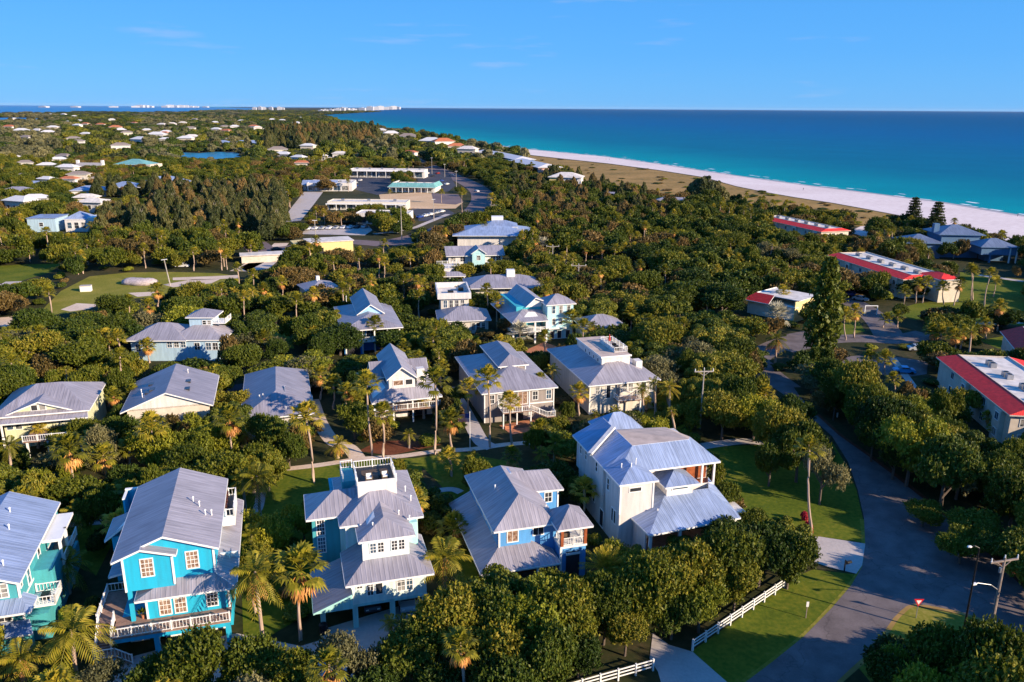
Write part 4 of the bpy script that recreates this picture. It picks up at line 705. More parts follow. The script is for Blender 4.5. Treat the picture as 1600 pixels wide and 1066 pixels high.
ribbon('sandy_verge',VG,1.1,M_DLAWN,.022,clear=False); ribbon('sandy_verge',[(1308,1066),(1356,1023),(1376,998),(1397,967),(1408,956),(1418,948),(1431,945),(1451,947),(1500,957),(1545,971)],.8,M_DUNE,.022,clear=False); ribbon('sandy_verge',[(1275,648),(1310,680),(1355,712),(1400,746),(1440,778),(1490,818),(1545,866),(1600,920)],1.6,M_MULCH,.022,clear=False)
spx('lawn',[(1075,690),(1140,697),(1190,695),(1235,700),(1270,740),(1300,690),(1318,720),(1338,765),(1348,810),(1350,848),(1275,838),(1200,850),(1150,790),(1120,740)],M_LAWN,.012)
KEEP.append(([(1150,705),(1205,700),(1222,800),(1195,808),(1165,770)],99999)); KEEP.append(([(1300,775),(1338,775),(1350,848),(1290,843)],99999))
spx('lawn',[(1338,898),(1325,918),(1295,952),(1255,994),(1205,1035),(1163,1066),(1100,1066),(1080,1018),(1150,970),(1235,905),(1270,890)],M_LAWN,.012,keep=True)
spx('lawn',[(1412,952),(1430,948),(1500,960),(1550,975),(1530,1030),(1440,1066),(1360,1066),(1340,1042),(1360,1024),(1380,998)],M_DLAWN,.012); KEEP.append(([(1412,952),(1430,948),(1470,956),(1440,1000),(1395,1005),(1385,995)],99999))
spx('driveway',[(1352,850),(1347,884),(1338,897),(1300,888),(1262,876),(1235,870),(1230,842),(1280,839)],M_DRIVE,.045); KEEP.append(([(1352,850),(1338,897),(1290,884),(1285,842)],99999))
spx('driveway',[(1020,990),(1045,1008),(1082,1019),(1108,1042),(1138,1068),(1200,1130),(1050,1130),(1028,1050),(1015,1030)],M_DRIVE,.045,keep=True)
ribbon('path',[(1085,700),(1130,693),(1175,690),(1230,700)],2.4,M_DRIVE,.05,keep=True)
spx('driveway',[(150,1066),(175,1035),(260,1012),(370,990),(470,1010),(590,975),(665,955),(680,985),(600,1030),(540,1110),(130,1110)],M_DRIVE,.035)
spx('driveway',[(500,985),(665,935),(690,960),(600,1010),(520,1030)],M_DRIVE,.037)
# village green and garden paths
spx('lawn',[(130,775),(200,765),(330,748),(440,738),(560,718),(650,716),(720,706),(745,712),(800,722),(860,760),(860,900),(720,960),(690,760),(660,730),(640,900),(480,960),(395,1010),(380,990),(375,830),(340,780),(205,790),(150,900),(110,860)],M_LAWN,.010,clear=False)
KEEP.append(([(440,742),(545,728),(545,745),(470,770),(440,800),(440,760)],99999)); KEEP.append(([(645,720),(705,712),(690,740),(682,768),(650,752)],99999))
ribbon('path',[(-10,800),(30,788),(90,780),(170,771),(260,758),(350,744),(440,734),(500,727),(560,718),(620,714),(680,706),(740,702),(790,695),(850,690),(900,680)],1.5,M_SAND,.05); KEEP.append(([(430,731),(500,723),(700,700),(790,692),(790,699),(700,712),(560,722),(430,740)],99999))
ribbon('path',[(560,718),(545,700),(520,690),(500,660),(488,625)],2.6,M_SAND,.055); ribbon('path',[(770,700),(752,690),(735,660),(718,630),(700,606)],2.8,M_DRIVE,.055)
ribbon('path',[(640,775),(700,765),(720,770)],1.4,M_DRIVE,.05); ribbon('path',[(370,805),(400,800),(408,770)],1.4,M_DRIVE,.05); ribbon('path',[(95,822),(130,818),(165,815)],1.6,M_DRIVE,.05)
spx('mulch_bed',[(560,705),(590,690),(640,688),(690,695),(610,712)],M_MULCH,.03,clear=False)
spx('paved_court',[(820,548),(850,535),(880,545),(870,562),(835,560)],BRICKP,.04); spx('paved_court',[(780,665),(845,652),(870,665),(800,680)],BRICKP,.04,clear=False)
ribbon('village_lane',[(340,610),(420,598),(500,580),(600,570),(700,560),(810,556),(850,550)],4,M_LOT,.03); KEEP.append(([(345,598),(383,590),(383,606),(345,612)],99999))
ribbon('path',[(48,608),(80,590),(110,582)],3,M_SAND,.03); spx('dry_clearing',[(345,510),(400,512),(450,520),(460,545),(400,540),(350,530)],M_DLAWN,.02); spx('mulch_bed',[(430,560),(480,556),(480,575),(440,578)],M_MULCH,.03)
# open field on the left
spx('field',[(95,455),(140,432),(200,426),(262,425),(340,427),(372,432),(372,440),(300,450),(260,462),(170,470),(120,488),(60,495),(70,480)],M_DLAWN,.01); KEEP.append(([(150,452),(190,432),(262,426),(262,446),(220,458),(120,478),(100,478)],99999))
spx('lawn',[(-40,418),(40,413),(95,412),(80,425),(30,440),(-40,446)],M_LAWN,.012,keep=True)
for q in ([(255,445),(300,437),(345,436),(330,443),(270,449)],[(270,434),(330,432),(372,430),(372,435),(300,438),(270,438)],[(95,484),(120,474),(155,476),(140,483),(110,487)],[(200,458),(240,456),(252,461),(215,464)],[(-20,498),(30,494),(60,500),(55,512),(-20,510)]): spx('sand_strip',q,M_SAND,.035,keep=True)
ribbon('sand_lane',[(-30,452),(10,445),(22,440)],5,M_DRIVE,.04); ribbon('sand_lane',[(372,424),(400,410),(425,395),(440,380)],6,M_SAND,.04,keep=True); spx('sand_strip',[(375,418),(395,408),(432,410),(420,420),(385,424)],M_DRIVE,.04,keep=True)
spx('lawn',[(1500,425),(1600,437),(1620,445),(1620,512),(1560,505),(1480,498),(1430,500),(1380,490),(1430,475),(1500,465)],M_LAWN,.012); KEEP.append(([(1505,432),(1580,446),(1560,480),(1500,468)],99999))
spx('lawn',[(1530,532),(1600,520),(1640,518),(1640,545),(1600,540),(1560,545)],M_LAWN,.012,keep=True); spx('lawn',[(1298,508),(1340,500),(1352,518),(1300,528)],M_LAWN,.013,keep=True)
spx('lawn',[(1100,505),(1150,508),(1150,520),(1110,520)],M_DLAWN,.012); spx('lawn',[(1030,605),(1085,600),(1090,650),(1060,665),(1000,668)],M_LAWN,.011,clear=False); spx('lawn',[(1155,570),(1180,590),(1170,600),(1130,600)],M_LAWN,.011,clear=False)
# shopping plaza, avenue
ribbon('avenue',[(560,228),(625,240),(660,255),(700,272),(742,292),(755,310),(742,333),(700,356),(650,372),(600,382)],15,M_ROADF,.05); KEEP.append(([(700,270),(750,280),(768,300),(768,318),(755,332),(720,330),(735,300)],99999))
ribbon('avenue',[(600,382),(540,378),(480,385),(440,400),(415,395),(380,374),(300,372)],11,M_ROADF,.052); KEEP.append(([(515,375),(640,368),(640,384),(520,387)],99999))
spx('sand_lot',[(592,304),(655,301),(715,305),(724,316),(712,326),(640,327),(598,322)],M_OSAND,.06,keep=True); spx('parking_lot',[(545,272),(598,268),(610,272),(612,300),(590,305),(552,296)],M_LOT,.06,keep=True); spx('parking_lot',[(640,262),(700,268),(712,290),(700,300),(658,298),(650,275)],M_LOT,.055,keep=True)
spx('parking_lot',[(674,302),(716,304),(724,316),(712,320),(678,318)],M_ROADF,.07); spx('parking_lot',[(440,348),(455,325),(475,300),(505,300),(490,320),(470,345)],M_DRIVE,.055,keep=True); spx('parking_lot',[(468,366),(485,355),(575,352),(582,360),(570,368)],M_DRIVE,.056,keep=True)
spx('parking_lot',[(640,322),(700,328),(712,334),(680,345),(655,346)],M_LOT,.057,keep=True); ribbon('pavement',[(585,366),(640,358),(668,348),(700,335)],3,M_DRIVE,.075,keep=True); spx('dirt_yard',[(450,398),(420,395),(410,388),(445,385),(480,380)],M_ROADF,.05)
for q in ([(615,207),(700,222),(690,226),(610,212)],[(660,226),(712,232),(700,240),(655,232)],[(395,240),(440,236),(470,246),(430,250)],[(480,243),(520,241),(530,250),(490,252)]): spx('sandy_clearing',q,M_SAND,.05,clear=False)
# ---- far coast: skyline of hotel towers
def tower(px,py,w,hh,lab,grp,dd=None,mt=WH):
    mt=paint('distant_tower_render',(.5,.52,.58),False)  # haze is painted in: white towers get a bluish grey wall colour
    h=Bld('hotel_tower',lab,px,py,0,R.uniform(-20,20),cat='tower',group=grp)
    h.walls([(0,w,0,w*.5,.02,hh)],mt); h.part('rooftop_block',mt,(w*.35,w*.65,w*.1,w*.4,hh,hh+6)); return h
SKY=[]
for i,x in enumerate([394,403,409,420,433,438]): SKY.append((tower(x,172.2,60,[38,48,40,44,46,36][i],'','white hotel towers on the far point'),x,0))
for i,x in enumerate([497,503,511,522,529,535,541,547,560,573,582,590,597,604,611,616]): SKY.append((tower(x,175.5-(x-497)*.038,55+i*6,[22,26,26,34,44,38,26,30,40,60,55,70,50,60,75,60][i],'','white hotels along the far beach'),x,1))
for i,x in enumerate([205,213,220,228,252,260,268,277,284,292,300,316,60,110,170]): SKY.append((tower(x,168.2,200,[60,90,85,60,70,110,80,100,95,70,60,50,40,40,45][i]*.7,'','pale towers across the bay'),x,2))
# ================================================================== lighting
SUNAZ=math.radians(-29); SUNEL=math.radians(20.5)
sd=Vector((math.cos(SUNAZ)*math.cos(SUNEL),math.sin(SUNAZ)*math.cos(SUNEL),math.sin(SUNEL)))
sl=bpy.data.lights.new('sun','SUN'); sl.energy=5.0; sl.angle=math.radians(.5); sl.color=(1,.80,.58)
so=bpy.data.objects.new('sun',sl); COL.objects.link(so); so.rotation_euler=sd.to_track_quat('Z','Y').to_euler(); so.location=(0,0,200)
w=bpy.data.worlds.new('World'); S.world=w; w.use_nodes=True; nt=w.node_tree; bg=nt.nodes['Background']
sk=nt.nodes.new('ShaderNodeTexSky'); sk.sky_type='NISHITA'; sk.sun_disc=False; sk.sun_elevation=SUNEL; sk.sun_rotation=math.pi/2-SUNAZ; sk.altitude=50; sk.air_density=1.; sk.dust_density=.2; sk.ozone_density=2.5
hs=nt.nodes.new('ShaderNodeHueSaturation'); hs.inputs['Saturation'].default_value=1.25; nt.links.new(sk.outputs[0],hs.inputs['Color']); c=mixc(nt,1.,hs.outputs[0],(.36,.58,1.0),'MULTIPLY'); tc0=nt.nodes.new('ShaderNodeTexCoord'); sp0=nt.nodes.new('ShaderNodeSeparateXYZ'); nt.links.new(tc0.outputs['Generated'],sp0.inputs[0])
az=ramp(nt,sp0.outputs['Z'],[(0,(.085,.30,.62)),(.06,(.062,.265,.60)),(.35,(.03,.185,.50)),(1,(.02,.13,.42))]); az=mixc(nt,1.,az,(10.,10.,10.),'MULTIPLY')
c=mixc(nt,.82,c,az)
tc=nt.nodes.new('ShaderNodeTexCoord'); mp=nt.nodes.new('ShaderNodeMapping'); mp.inputs['Scale'].default_value=(3,3,26); nt.links.new(tc.outputs['Generated'],mp.inputs[0])
cn_=noise(nt,2.2,7,vec=mp.outputs[0]); cf=ramp(nt,cn_,[(.62,(0,0,0)),(.8,(.35,.35,.35))])
c=mixc(nt,cf,c,(3.2,3.6,5.0))
nt.links.new(c,bg.inputs[0]); bg.inputs[1].default_value=.097
S.view_settings.view_transform='Standard'; S.view_settings.look='None'; S.view_settings.exposure=.84; S.view_settings.gamma=1
S.render.engine='CYCLES'; S.cycles.max_bounces=6; S.cycles.diffuse_bounces=3; S.cycles.glossy_bounces=2; S.cycles.transmission_bounces=2; S.cycles.use_denoising=True
# ================================================================== vegetation
def leafmat(name,stops,trans=.22):
    m=bpy.data.materials.new(name); m.use_nodes=True; nt=m.node_tree; nt.nodes.clear()
    o=nt.nodes.new('ShaderNodeOutputMaterial'); oi=nt.nodes.new('ShaderNodeObjectInfo'); g=nt.nodes.new('ShaderNodeNewGeometry')
    n=noise(nt,2.2,3,'Object')
    a=nt.nodes.new('ShaderNodeMath'); a.operation='MULTIPLY'; a.inputs[1].default_value=.34; nt.links.new(g.outputs['Random Per Island'],a.inputs[0])
    b=nt.nodes.new('ShaderNodeMath'); b.operation='MULTIPLY_ADD'; b.inputs[1].default_value=.42; nt.links.new(oi.outputs['Random'],b.inputs[0]); nt.links.new(a.outputs[0],b.inputs[2])
    c=nt.nodes.new('ShaderNodeMath'); c.operation='MULTIPLY_ADD'; c.inputs[1].default_value=.24; nt.links.new(n,c.inputs[0]); nt.links.new(b.outputs[0],c.inputs[2])
    col=ramp(nt,c.outputs[0],[(p_,tuple(min(.8,v_*h_*(1.5 if 'frond' not in name else 1.45 if 'green' in name else 1.2)) for v_,h_ in zip(c_,(1.1,1.1,.92) if name[:5] in ('broad','dark_') else (1.22,1.07,.95) if 'frond' in name else (1.08,1.02,.95)))) for p_,c_ in stops])
    d=nt.nodes.new('ShaderNodeBsdfPrincipled'); d.inputs['Roughness'].default_value=.55; d.inputs['Specular IOR Level'].default_value=.25; nt.links.new(col,d.inputs['Base Color'])
    t=nt.nodes.new('ShaderNodeBsdfTranslucent'); nt.links.new(col,t.inputs[0])
    x=nt.nodes.new('ShaderNodeMixShader'); x.inputs[0].default_value=trans; nt.links.new(d.outputs[0],x.inputs[1]); nt.links.new(t.outputs[0],x.inputs[2]); nt.links.new(x.outputs[0],o.inputs[0]); return m
MUL=1.35
L_BR=leafmat('broadleaf_foliage',[(.15,(.018,.032,.004)),(.4,(.05,.065,.006)),(.62,(.10,.105,.010)),(.85,(.19,.15,.02))])
L_DK=leafmat('dark_foliage',[(.15,(.010,.022,.004)),(.5,(.034,.055,.007)),(.85,(.09,.10,.012))])
L_BN=leafmat('brownish_foliage',[(.15,(.035,.034,.010)),(.5,(.095,.07,.022)),(.85,(.18,.12,.04))])
L_PI=leafmat('pine_foliage',[(.15,(.016,.026,.007)),(.5,(.042,.054,.015)),(.85,(.10,.09,.028))])
L_YE=leafmat('yellow_green_foliage',[(.15,(.05,.07,.008)),(.5,(.13,.15,.012)),(.85,(.26,.24,.02))])
L_PF=leafmat('palm_frond_green',[(.15,(.05,.06,.006)),(.5,(.13,.14,.012)),(.85,(.30,.25,.03))],.35)
L_PD=leafmat('dead_frond_orange',[(.15,(.20,.09,.03)),(.5,(.38,.20,.06)),(.85,(.52,.32,.11))],.15)
L_SV=leafmat('silver_frond',[(.15,(.12,.14,.11)),(.5,(.28,.30,.24)),(.85,(.45,.46,.38))])
L_RD=leafmat('red_foliage',[(.15,(.14,.008,.02)),(.5,(.28,.015,.035)),(.85,(.4,.05,.06))])
M_TR=flat('bark_brown',(.13,.10,.08),.9,var=.35,scale=3); M_PT=flat('palm_trunk',(.42,.31,.24),.85,var=.3,scale=4); M_PG=flat('pale_bark',(.33,.29,.26),.9,var=.3,scale=3)
def rnd(rs,n):
    v=rs.normal(size=(n,3)); return v/np.linalg.norm(v,axis=1,keepdims=True)
def leafmesh(name,C,N,size,el,mt,extra=None,rs=None):
    "one rhombic leaf cluster per centre"
    n=len(C); T=np.cross(N,rnd(rs,n)); T/=np.maximum(np.linalg.norm(T,axis=1,keepdims=True),1e-6); B=np.cross(N,T)
    s=size*rs.uniform(.65,1.35,(n,1))
    v=np.empty((n,4,3)); v[:,0]=C-T*s*el; v[:,1]=C-B*s*.55+N*s*.12; v[:,2]=C+T*s*el; v[:,3]=C+B*s*.55+N*s*.12
    v=v.reshape(-1,3); nf=n; li=np.arange(n*4)
    V=v; ls=np.arange(n)*4; lt=np.full(n,4)
    if extra and extra.v:
        ev=np.array(extra.v); k=len(V); V=np.vstack([V,ev]); tot=list(li); ls=list(ls); lt=list(lt)
        for f in extra.f: ls.append(len(tot)); lt.append(len(f)); tot+= [k+i for i in f]
        li=np.array(tot); ls=np.array(ls); lt=np.array(lt)
    me=bpy.data.meshes.new(name); me.vertices.add(len(V)); me.vertices.foreach_set('co',V.ravel()); me.loops.add(len(li)); me.loops.foreach_set('vertex_index',li.astype(np.int32))
    me.polygons.add(len(ls)); me.polygons.foreach_set('loop_start',ls.astype(np.int32)); me.polygons.foreach_set('loop_total',lt.astype(np.int32))
    me.materials.append(mt); me.update(calc_edges=True); me.validate(); return me
def crown(name,seed,nl,n,size,mt,rad=(.34,.5),zc=.56,zr=.36,el=.8,core=.74,spread=.62,top=0.,lumps=None):
    rs=np.random.RandomState(seed); Ls=lumps or []
    while len(Ls)<nl:
        a=rs.uniform(0,2*math.pi); r=spread*math.sqrt(rs.uniform(0,1)); z=zc+rs.uniform(-1,1)*zr*(1-.5*r); rr=rs.uniform(*rad)
        Ls.append((r*math.cos(a),r*math.sin(a),z,rr*(1-.25*r)))
    A=np.array(Ls); w=A[:,3]**2; w/=w.sum(); idx=rs.choice(len(A),n*2,p=w); d=rnd(rs,n*2); d[:,2]=np.where(d[:,2]<-.3,-d[:,2],d[:,2])
    rz=A[idx,3:4]*np.array([[1,1,.62]]); C=A[idx,:3]+d*rz*rs.uniform(.72,1.24,(n*2,1))
    ok=np.ones(len(C),bool)
    for j in range(len(A)):
        q=((C-A[j,:3])/np.array([1,1,.62])); ins=(np.linalg.norm(q,axis=1)<A[j,3]*.74)&(idx!=j); ok&=~ins
    ok&=C[:,2]>.06; C=C[ok][:n]; d=d[ok][:n]; N=d*.9+rnd(rs,len(C))*.8+np.array([0,0,.25]); N/=np.linalg.norm(N,axis=1,keepdims=True)
    ex=MB()
    for x,y,z,r in Ls:
        k=len(ex.v); ex.ball((x,y,z),r*core,7,5,(1,1,.6)); ex.v[k:]=[(a+rs.uniform(-.04,.04),b+rs.uniform(-.04,.04),max(.05,c+rs.uniform(-.03,.03))) for a,b,c in ex.v[k:]]
    return leafmesh(name,C,N,size,el,mt,ex,rs)
def trunkmesh(name,mt,seed,h=.6,r=.05,br=5,spread=.5):
    q=random.Random(seed); m=MB(); m.tube([(0,0,-.02),(.02,.01,h*.5),(0,0,h)],[r,r*.75,r*.45],7)
    for i in range(br):
        a=q.uniform(0,6.28); z=h*q.uniform(.35,.8); s=spread*q.uniform(.6,1)
        m.tube([(0,0,z),(math.cos(a)*s*.5,math.sin(a)*s*.5,z+.12),(math.cos(a)*s,math.sin(a)*s,z+.24)],[r*.5,r*.35,r*.12],5)
    return m.mesh(name,mt,uv=False)
def brush(name,seed,ns,per,size,mt,lumps=7,sl=(.12,.24),up=.7,open_=False,zc=.56,zr=.26,core=.5,spread=.52,rad=(.3,.5)):
    "crown of short leafy sprigs that point outward and up: ragged outline, dark gaps between"
    rs=np.random.RandomState(seed); L=[]
    while len(L)<lumps:
        t=rs.uniform(0,2*math.pi); r=spread*math.sqrt(rs.uniform(0,1)); L.append((r*math.cos(t),r*math.sin(t),zc+rs.uniform(-1,1)*zr*(1-.5*r),rs.uniform(*rad)*(1-.25*r)))
    A=np.array(L); w=A[:,3]**2; w/=w.sum(); idx=rs.choice(len(A),ns*2,p=w); dd=rnd(rs,ns*2); dd[:,2]=np.where(dd[:,2]<-.25,-dd[:,2],dd[:,2])
    O=A[idx,:3]+dd*A[idx,3:4]*np.array([[1,1,.6]])*rs.uniform(.55 if open_ else .68,1.0,(ns*2,1))
    ok=np.ones(len(O),bool)
    for j in range(len(A)): ok&=~((np.linalg.norm((O-A[j,:3])/np.array([1,1,.6]),axis=1)<A[j,3]*.6)&(idx!=j))
    O=O[ok][:ns]; dd=dd[ok][:ns]; n=len(O); D=dd*.7+np.array([0,0,up])+rnd(rs,n)*.45; D/=np.linalg.norm(D,axis=1,keepdims=True); D*=np.array([[1,1,.8]])
    ln=rs.uniform(*sl,(n,1)); C=[];N=[]
    for k in range(per):
        t=(k+.5)/per; C.append(O+D*ln*t+rnd(rs,n)*.035*(1.25-t)); q=rnd(rs,n)+D*.4+np.array([0,0,.35]); N.append(q/np.linalg.norm(q,axis=1,keepdims=True))
    C=np.vstack(C); N=np.vstack(N); ex=MB()
    if not open_:
        for x,y,z,r in L: ex.ball((x,y,z-.02),r*core,7,5,(1,1,.58))
    return leafmesh(name,C,N,size,1.0,mt,ex,rs)
# --- prototype meshes
L_GG=leafmat('grey_green_foliage',[(.15,(.04,.045,.02)),(.5,(.085,.088,.04)),(.85,(.16,.15,.07))])
BIG=[brush('crown',10,1500,11,.030,L_BR),brush('crown',11,1700,10,.030,L_DK,9,(.1,.2),.5),brush('crown',12,1300,12,.028,L_YE,8,(.14,.28),.9),brush('crown',13,1500,11,.030,L_BR,11,(.1,.2),.6,spread=.65,rad=(.22,.4)),brush('crown',14,1600,11,.031,L_DK,6,(.12,.22),.6),crown('crown',15,34,14000,.036,L_BR,rad=(.13,.32),core=.55,spread=.76),brush('crown',16,900,10,.030,L_GG,10,(.14,.3),.7,open_=True,spread=.6,rad=(.2,.4))]
BIG2=[brush('crown',40,700,8,.050,L_BR),brush('crown',41,700,8,.050,L_DK,9),brush('crown',42,600,8,.050,L_BN,8),brush('crown',43,600,8,.050,L_YE,6,(.14,.28),.9),crown('crown',44,24,5200,.055,L_DK,rad=(.15,.36),core=.58,spread=.74),brush('crown',45,450,8,.05,L_GG,9,(.14,.3),.7,open_=True,spread=.6,rad=(.2,.4)),brush('crown',46,700,8,.050,L_BR,10,spread=.65,rad=(.25,.42))]
FARC=[crown('crown',60+i,8,1000,.13,[L_DK,L_GG,L_PI,L_BR][i],rad=(.4,.55)) for i in range(4)]
TRK=[trunkmesh('trunk',M_TR,i) for i in range(3)]
SHR=[crown('shrub',80+i,8,2200,.09,[L_BR,L_YE,L_DK,L_BN][i],rad=(.4,.55),zc=.45,zr=.2,spread=.5) for i in range(4)]
REDS=crown('shrub',90,6,900,.13,L_RD,rad=(.4,.55),zc=.45,zr=.25,spread=.4)
# australian pine: loose feathery spires
def spire(seed,n,size,mt,w=.75,k=16):
    q=random.Random(seed); Ls=[]
    for i in range(k):
        z=.18+.74*i/k; r=(1-z)**.7*w; a=q.uniform(0,6.28); Ls.append((math.cos(a)*r*.55,math.sin(a)*r*.55,z,max(.13,r*.55)))
    return crown('crown',seed,len(Ls),n,size,mt,el=1.5,core=.55,lumps=Ls)
PIN=[spire(100+i,5200,.055,L_PI,.95) for i in range(3)]; PINB=[spire(110+i,5200,.055,L_BN,1.05) for i in range(2)]
PTR=trunkmesh('trunk',M_PG,5,.9,.035,9,.4)
def norfolk(seed,mt,tiers=17,w=1.,gap=True):
    rs=np.random.RandomState(seed); C=[];N=[]; ex=MB(); ex.tube([(0,0,0),(0,0,1)],[.05,.008],6)
    for t in range(tiers):
        z=.10+.88*t/tiers; L=w*(1-z)**.6*(.75+.25*rs.rand())*(.9 if z>.2 else .7); nb=7
        for b in range(nb):
            a=2*math.pi*b/nb+t*1.1+rs.uniform(-.2,.2); ex.bar((0,0,z),(math.cos(a)*L,math.sin(a)*L,z+.02),.012)
            for k in range(26):
                r=L*(.18+.82*k/26); sw=.13*(1-.4*k/26)
                C.append((math.cos(a)*r+rs.uniform(-sw,sw),math.sin(a)*r+rs.uniform(-sw,sw),z+.02+rs.uniform(-.006,.022))); N.append((rs.uniform(-.5,.5),rs.uniform(-.5,.5),1))
    N=np.array(N,float); N/=np.linalg.norm(N,axis=1,keepdims=True); return leafmesh('crown',np.array(C),N,.062,1.2,mt,ex,rs)
NOR=[norfolk(1,L_PI,13,.95),norfolk(2,L_DK,19,1.1)]
# palms
def fan(seed,mt,n=30,pet=1.0,fr=.95,lo=-35,hi=85,seg=9,drop=.25,name='crown'):
    rs=random.Random(seed); m=MB()
    for i in range(n):
        a=i*2.4+rs.uniform(-.2,.2); e=math.radians(lo+(hi-lo)*((i+.5)/n)**.8+rs.uniform(-6,6)); p=pet*rs.uniform(.8,1.15)
        D=Vector((math.cos(a)*math.cos(e),math.sin(a)*math.cos(e),math.sin(e))); Sd=Vector((-math.sin(a),math.cos(a),0)); U=D.cross(Sd)
        if U.z<0: U=-U
        b0=D*p*.0; b1=D*p-Vector((0,0,drop*.4)); m.bar(b0,b1,.05)
        for k in range(seg):
            t=(k/(seg-1)-.5)*2; an=t*1.25; d=(D*math.cos(an)+Sd*math.sin(an)).normalized(); L=fr*(1-.22*abs(t))*rs.uniform(.85,1.1)
            mid=b1+d*L*.55+U*.03; tip=b1+d*L+Vector((0,0,-drop*L)); wv=(D*math.sin(-an)+Sd*math.cos(an))*.085
            m.face([b1,mid-wv,tip,mid+wv])
    return m.mesh(name,mt,uv=False)
def feather(seed,mt,n=17,L=3.0,lo=-40,hi=75,name='crown',pairs=13,ll=.75,sag=1.1):
    rs=random.Random(seed); m=MB()
    for i in range(n):
        a=i*2.4+rs.uniform(-.25,.25); e=math.radians(lo+(hi-lo)*((i+.5)/n)); l=L*rs.uniform(.85,1.1); pts=[]
        H=Vector((math.cos(a),math.sin(a),0)); Sd=Vector((-math.sin(a),math.cos(a),0))
        for k in range(8):
            t=k/7; r=l*t; pts.append(H*(r*math.cos(e)*(1-.1*t))+Vector((0,0,r*math.sin(e)-sag*l*.42*t*t)))
        m.tube(pts,[.045*(1-.8*k/7) for k in range(8)],4,False)
        for k in range(pairs):
            t=.14+.84*k/pairs; f=t*7; j=min(6,int(f)); c=pts[j].lerp(pts[j+1],f-j); dr=(pts[j+1]-pts[j]).normalized(); q=ll*math.sin(math.pi*(.15+.8*t))*rs.uniform(.8,1.15)+.12
            for s in (-1,1):
                tip=c+Sd*s*q*.78+dr*q*.5+Vector((0,0,-q*.42)); md=c.lerp(tip,.5)+Vector((0,0,.05)); wv=dr*.075
                m.face([c-wv*.5,md-wv,tip,md+wv])
    return m.mesh(name,mt,uv=False)
FAN=[fan(i,L_PF) for i in range(4)]; FAND=[fan(20+i,L_PD,14,.75,.75,-82,-45,7,.5,'dead_fronds') for i in range(3)]; FANS=fan(30,L_SV,26,1.2,1.3,-25,85,9,.1)
FTH=[feather(i,L_PF) for i in range(4)]; FTHD=[feather(10+i,L_PD,6,2.2,-70,-35,'dead_fronds',9,.5,.7) for i in range(2)]; DATE=[feather(20+i,L_PF,42,3.2,-35,85,'crown',12,.45,.6) for i in range(2)]; DATED=feather(25,L_PD,22,2.6,-60,-25,'dead_fronds',10,.4,.5)
def ptrunk(seed,r=.15,bulge=1.):
    q=random.Random(seed); b=q.uniform(-.35,.35); c=q.uniform(-.3,.3); pts=[(b*math.sin(math.pi*t)*.9,c*math.sin(math.pi*t)*.9,t) for t in [i/8 for i in range(9)]]
    return MB().tube(pts,[r*1.45,r*1.15]+[r*(1.05-.18*i/6) for i in range(6)]+[r*.85],8).mesh('trunk',M_PT,uv=False)
PTK=[ptrunk(i) for i in range(4)]; PTG=[ptrunk(9+i,.2) for i in range(2)]
VEG=[]
TANE=math.tan(SUNEL); s2=Vector((math.cos(SUNAZ),math.sin(SUNAZ)))
LIT=[tuple(P(x,y)) for x,y in [(1330,940),(1330,962),(1300,985),(1360,975),(1330,1000),(1380,965),(1250,960),(1220,980),(1290,930),(1270,945),(1300,870),(1320,862),(1312,810),(1325,835),(1300,830),(640,738),(680,745),(500,745),(470,760),(440,755),(600,735),(1430,965),(1450,980),(450,738),(620,716),(700,704),(150,455),(240,440),(120,470),(320,436),(1540,460),(1560,490),(1580,530),(1510,445),(1310,512),(1395,510),(1350,505),(1560,450),(1120,508),(20,425),(60,420)]]
LIT+=[tuple(h_.W(*q)) for h_,q in [(H1,(8,2,5)),(H1,(3.5,2,9)),(H1,(8,2,9)),(H1,(5,2,4.5)),(H1,(8,9,11)),(H1,(11.5,10,6.3)),(H2,(4,-.2,5)),(H2,(4,2,8.5)),(H2,(7,-.2,4)),(H2,(8,12,10)),(H2,(4,1,6.5)),(H2,(7,1,6)),(HS,(5,1,4)),(HS,(5,3,5.5)),(HS,(9,5,8)),(HS,(12,3,8)),(HW,(3,.5,7.5)),(HW,(10,0,5.5)),(HW,(14,-1,5)),(HW,(12,5,10)),(HW,(9,1,7.6)),(H6,(7,0,4)),(H6,(12,0,4.5)),(H6,(3,0,4)),(H6,(8,3,7.5)),(HG,(12,0,4.5)),(HG,(7,0,4)),(HG,(8,3,7.5)),(HD,(2,-.6,7)),(HD,(2,-2,5)),(HB5,(3,1,5)),(HB5,(3,1,8)),(HB5,(5,1,2)),(HB2,(7,8,8)),(HB2,(3,0,5)),(HY,(6,1,5)),(HY,(11,1,4)),(HB1,(9,-1.5,3.5)),(HB1,(16,3,8)),(c2,(-1,-6,4)),(c1,(-1,-9,4))]]
def sunny(x,y,r,h):
    "lower a crown that would put a sunlit spot of the photograph in shade"
    for qx,qy,qz in LIT:
        dx,dy=x-qx,y-qy; t=dx*s2.x+dy*s2.y
        if t>0 and abs(dx*s2.y-dy*s2.x)<r*.85: h=min(h,qz+max(0,t-r*.3)*TANE)
    return h
def child(name,me,root,scale=(1,1,1),loc=(0,0,0),rz=0):
    o=bpy.data.objects.new(name,me); COL.objects.link(o); o.parent=root; o.scale=scale; o.location=loc; o.rotation_euler=(0,0,rz); return o
def vroot(name,x,y,cat,phrase,plural,px=None,rz=None):
    r=bpy.data.objects.new(name,None); r.empty_display_size=.5; COL.objects.link(r); r.location=(x,y,0); r.rotation_euler=(0,0,R.uniform(0,6.28) if rz is None else rz)
    r['category']=cat; VEG.append((r,cat,phrase,plural,x,y)); return r
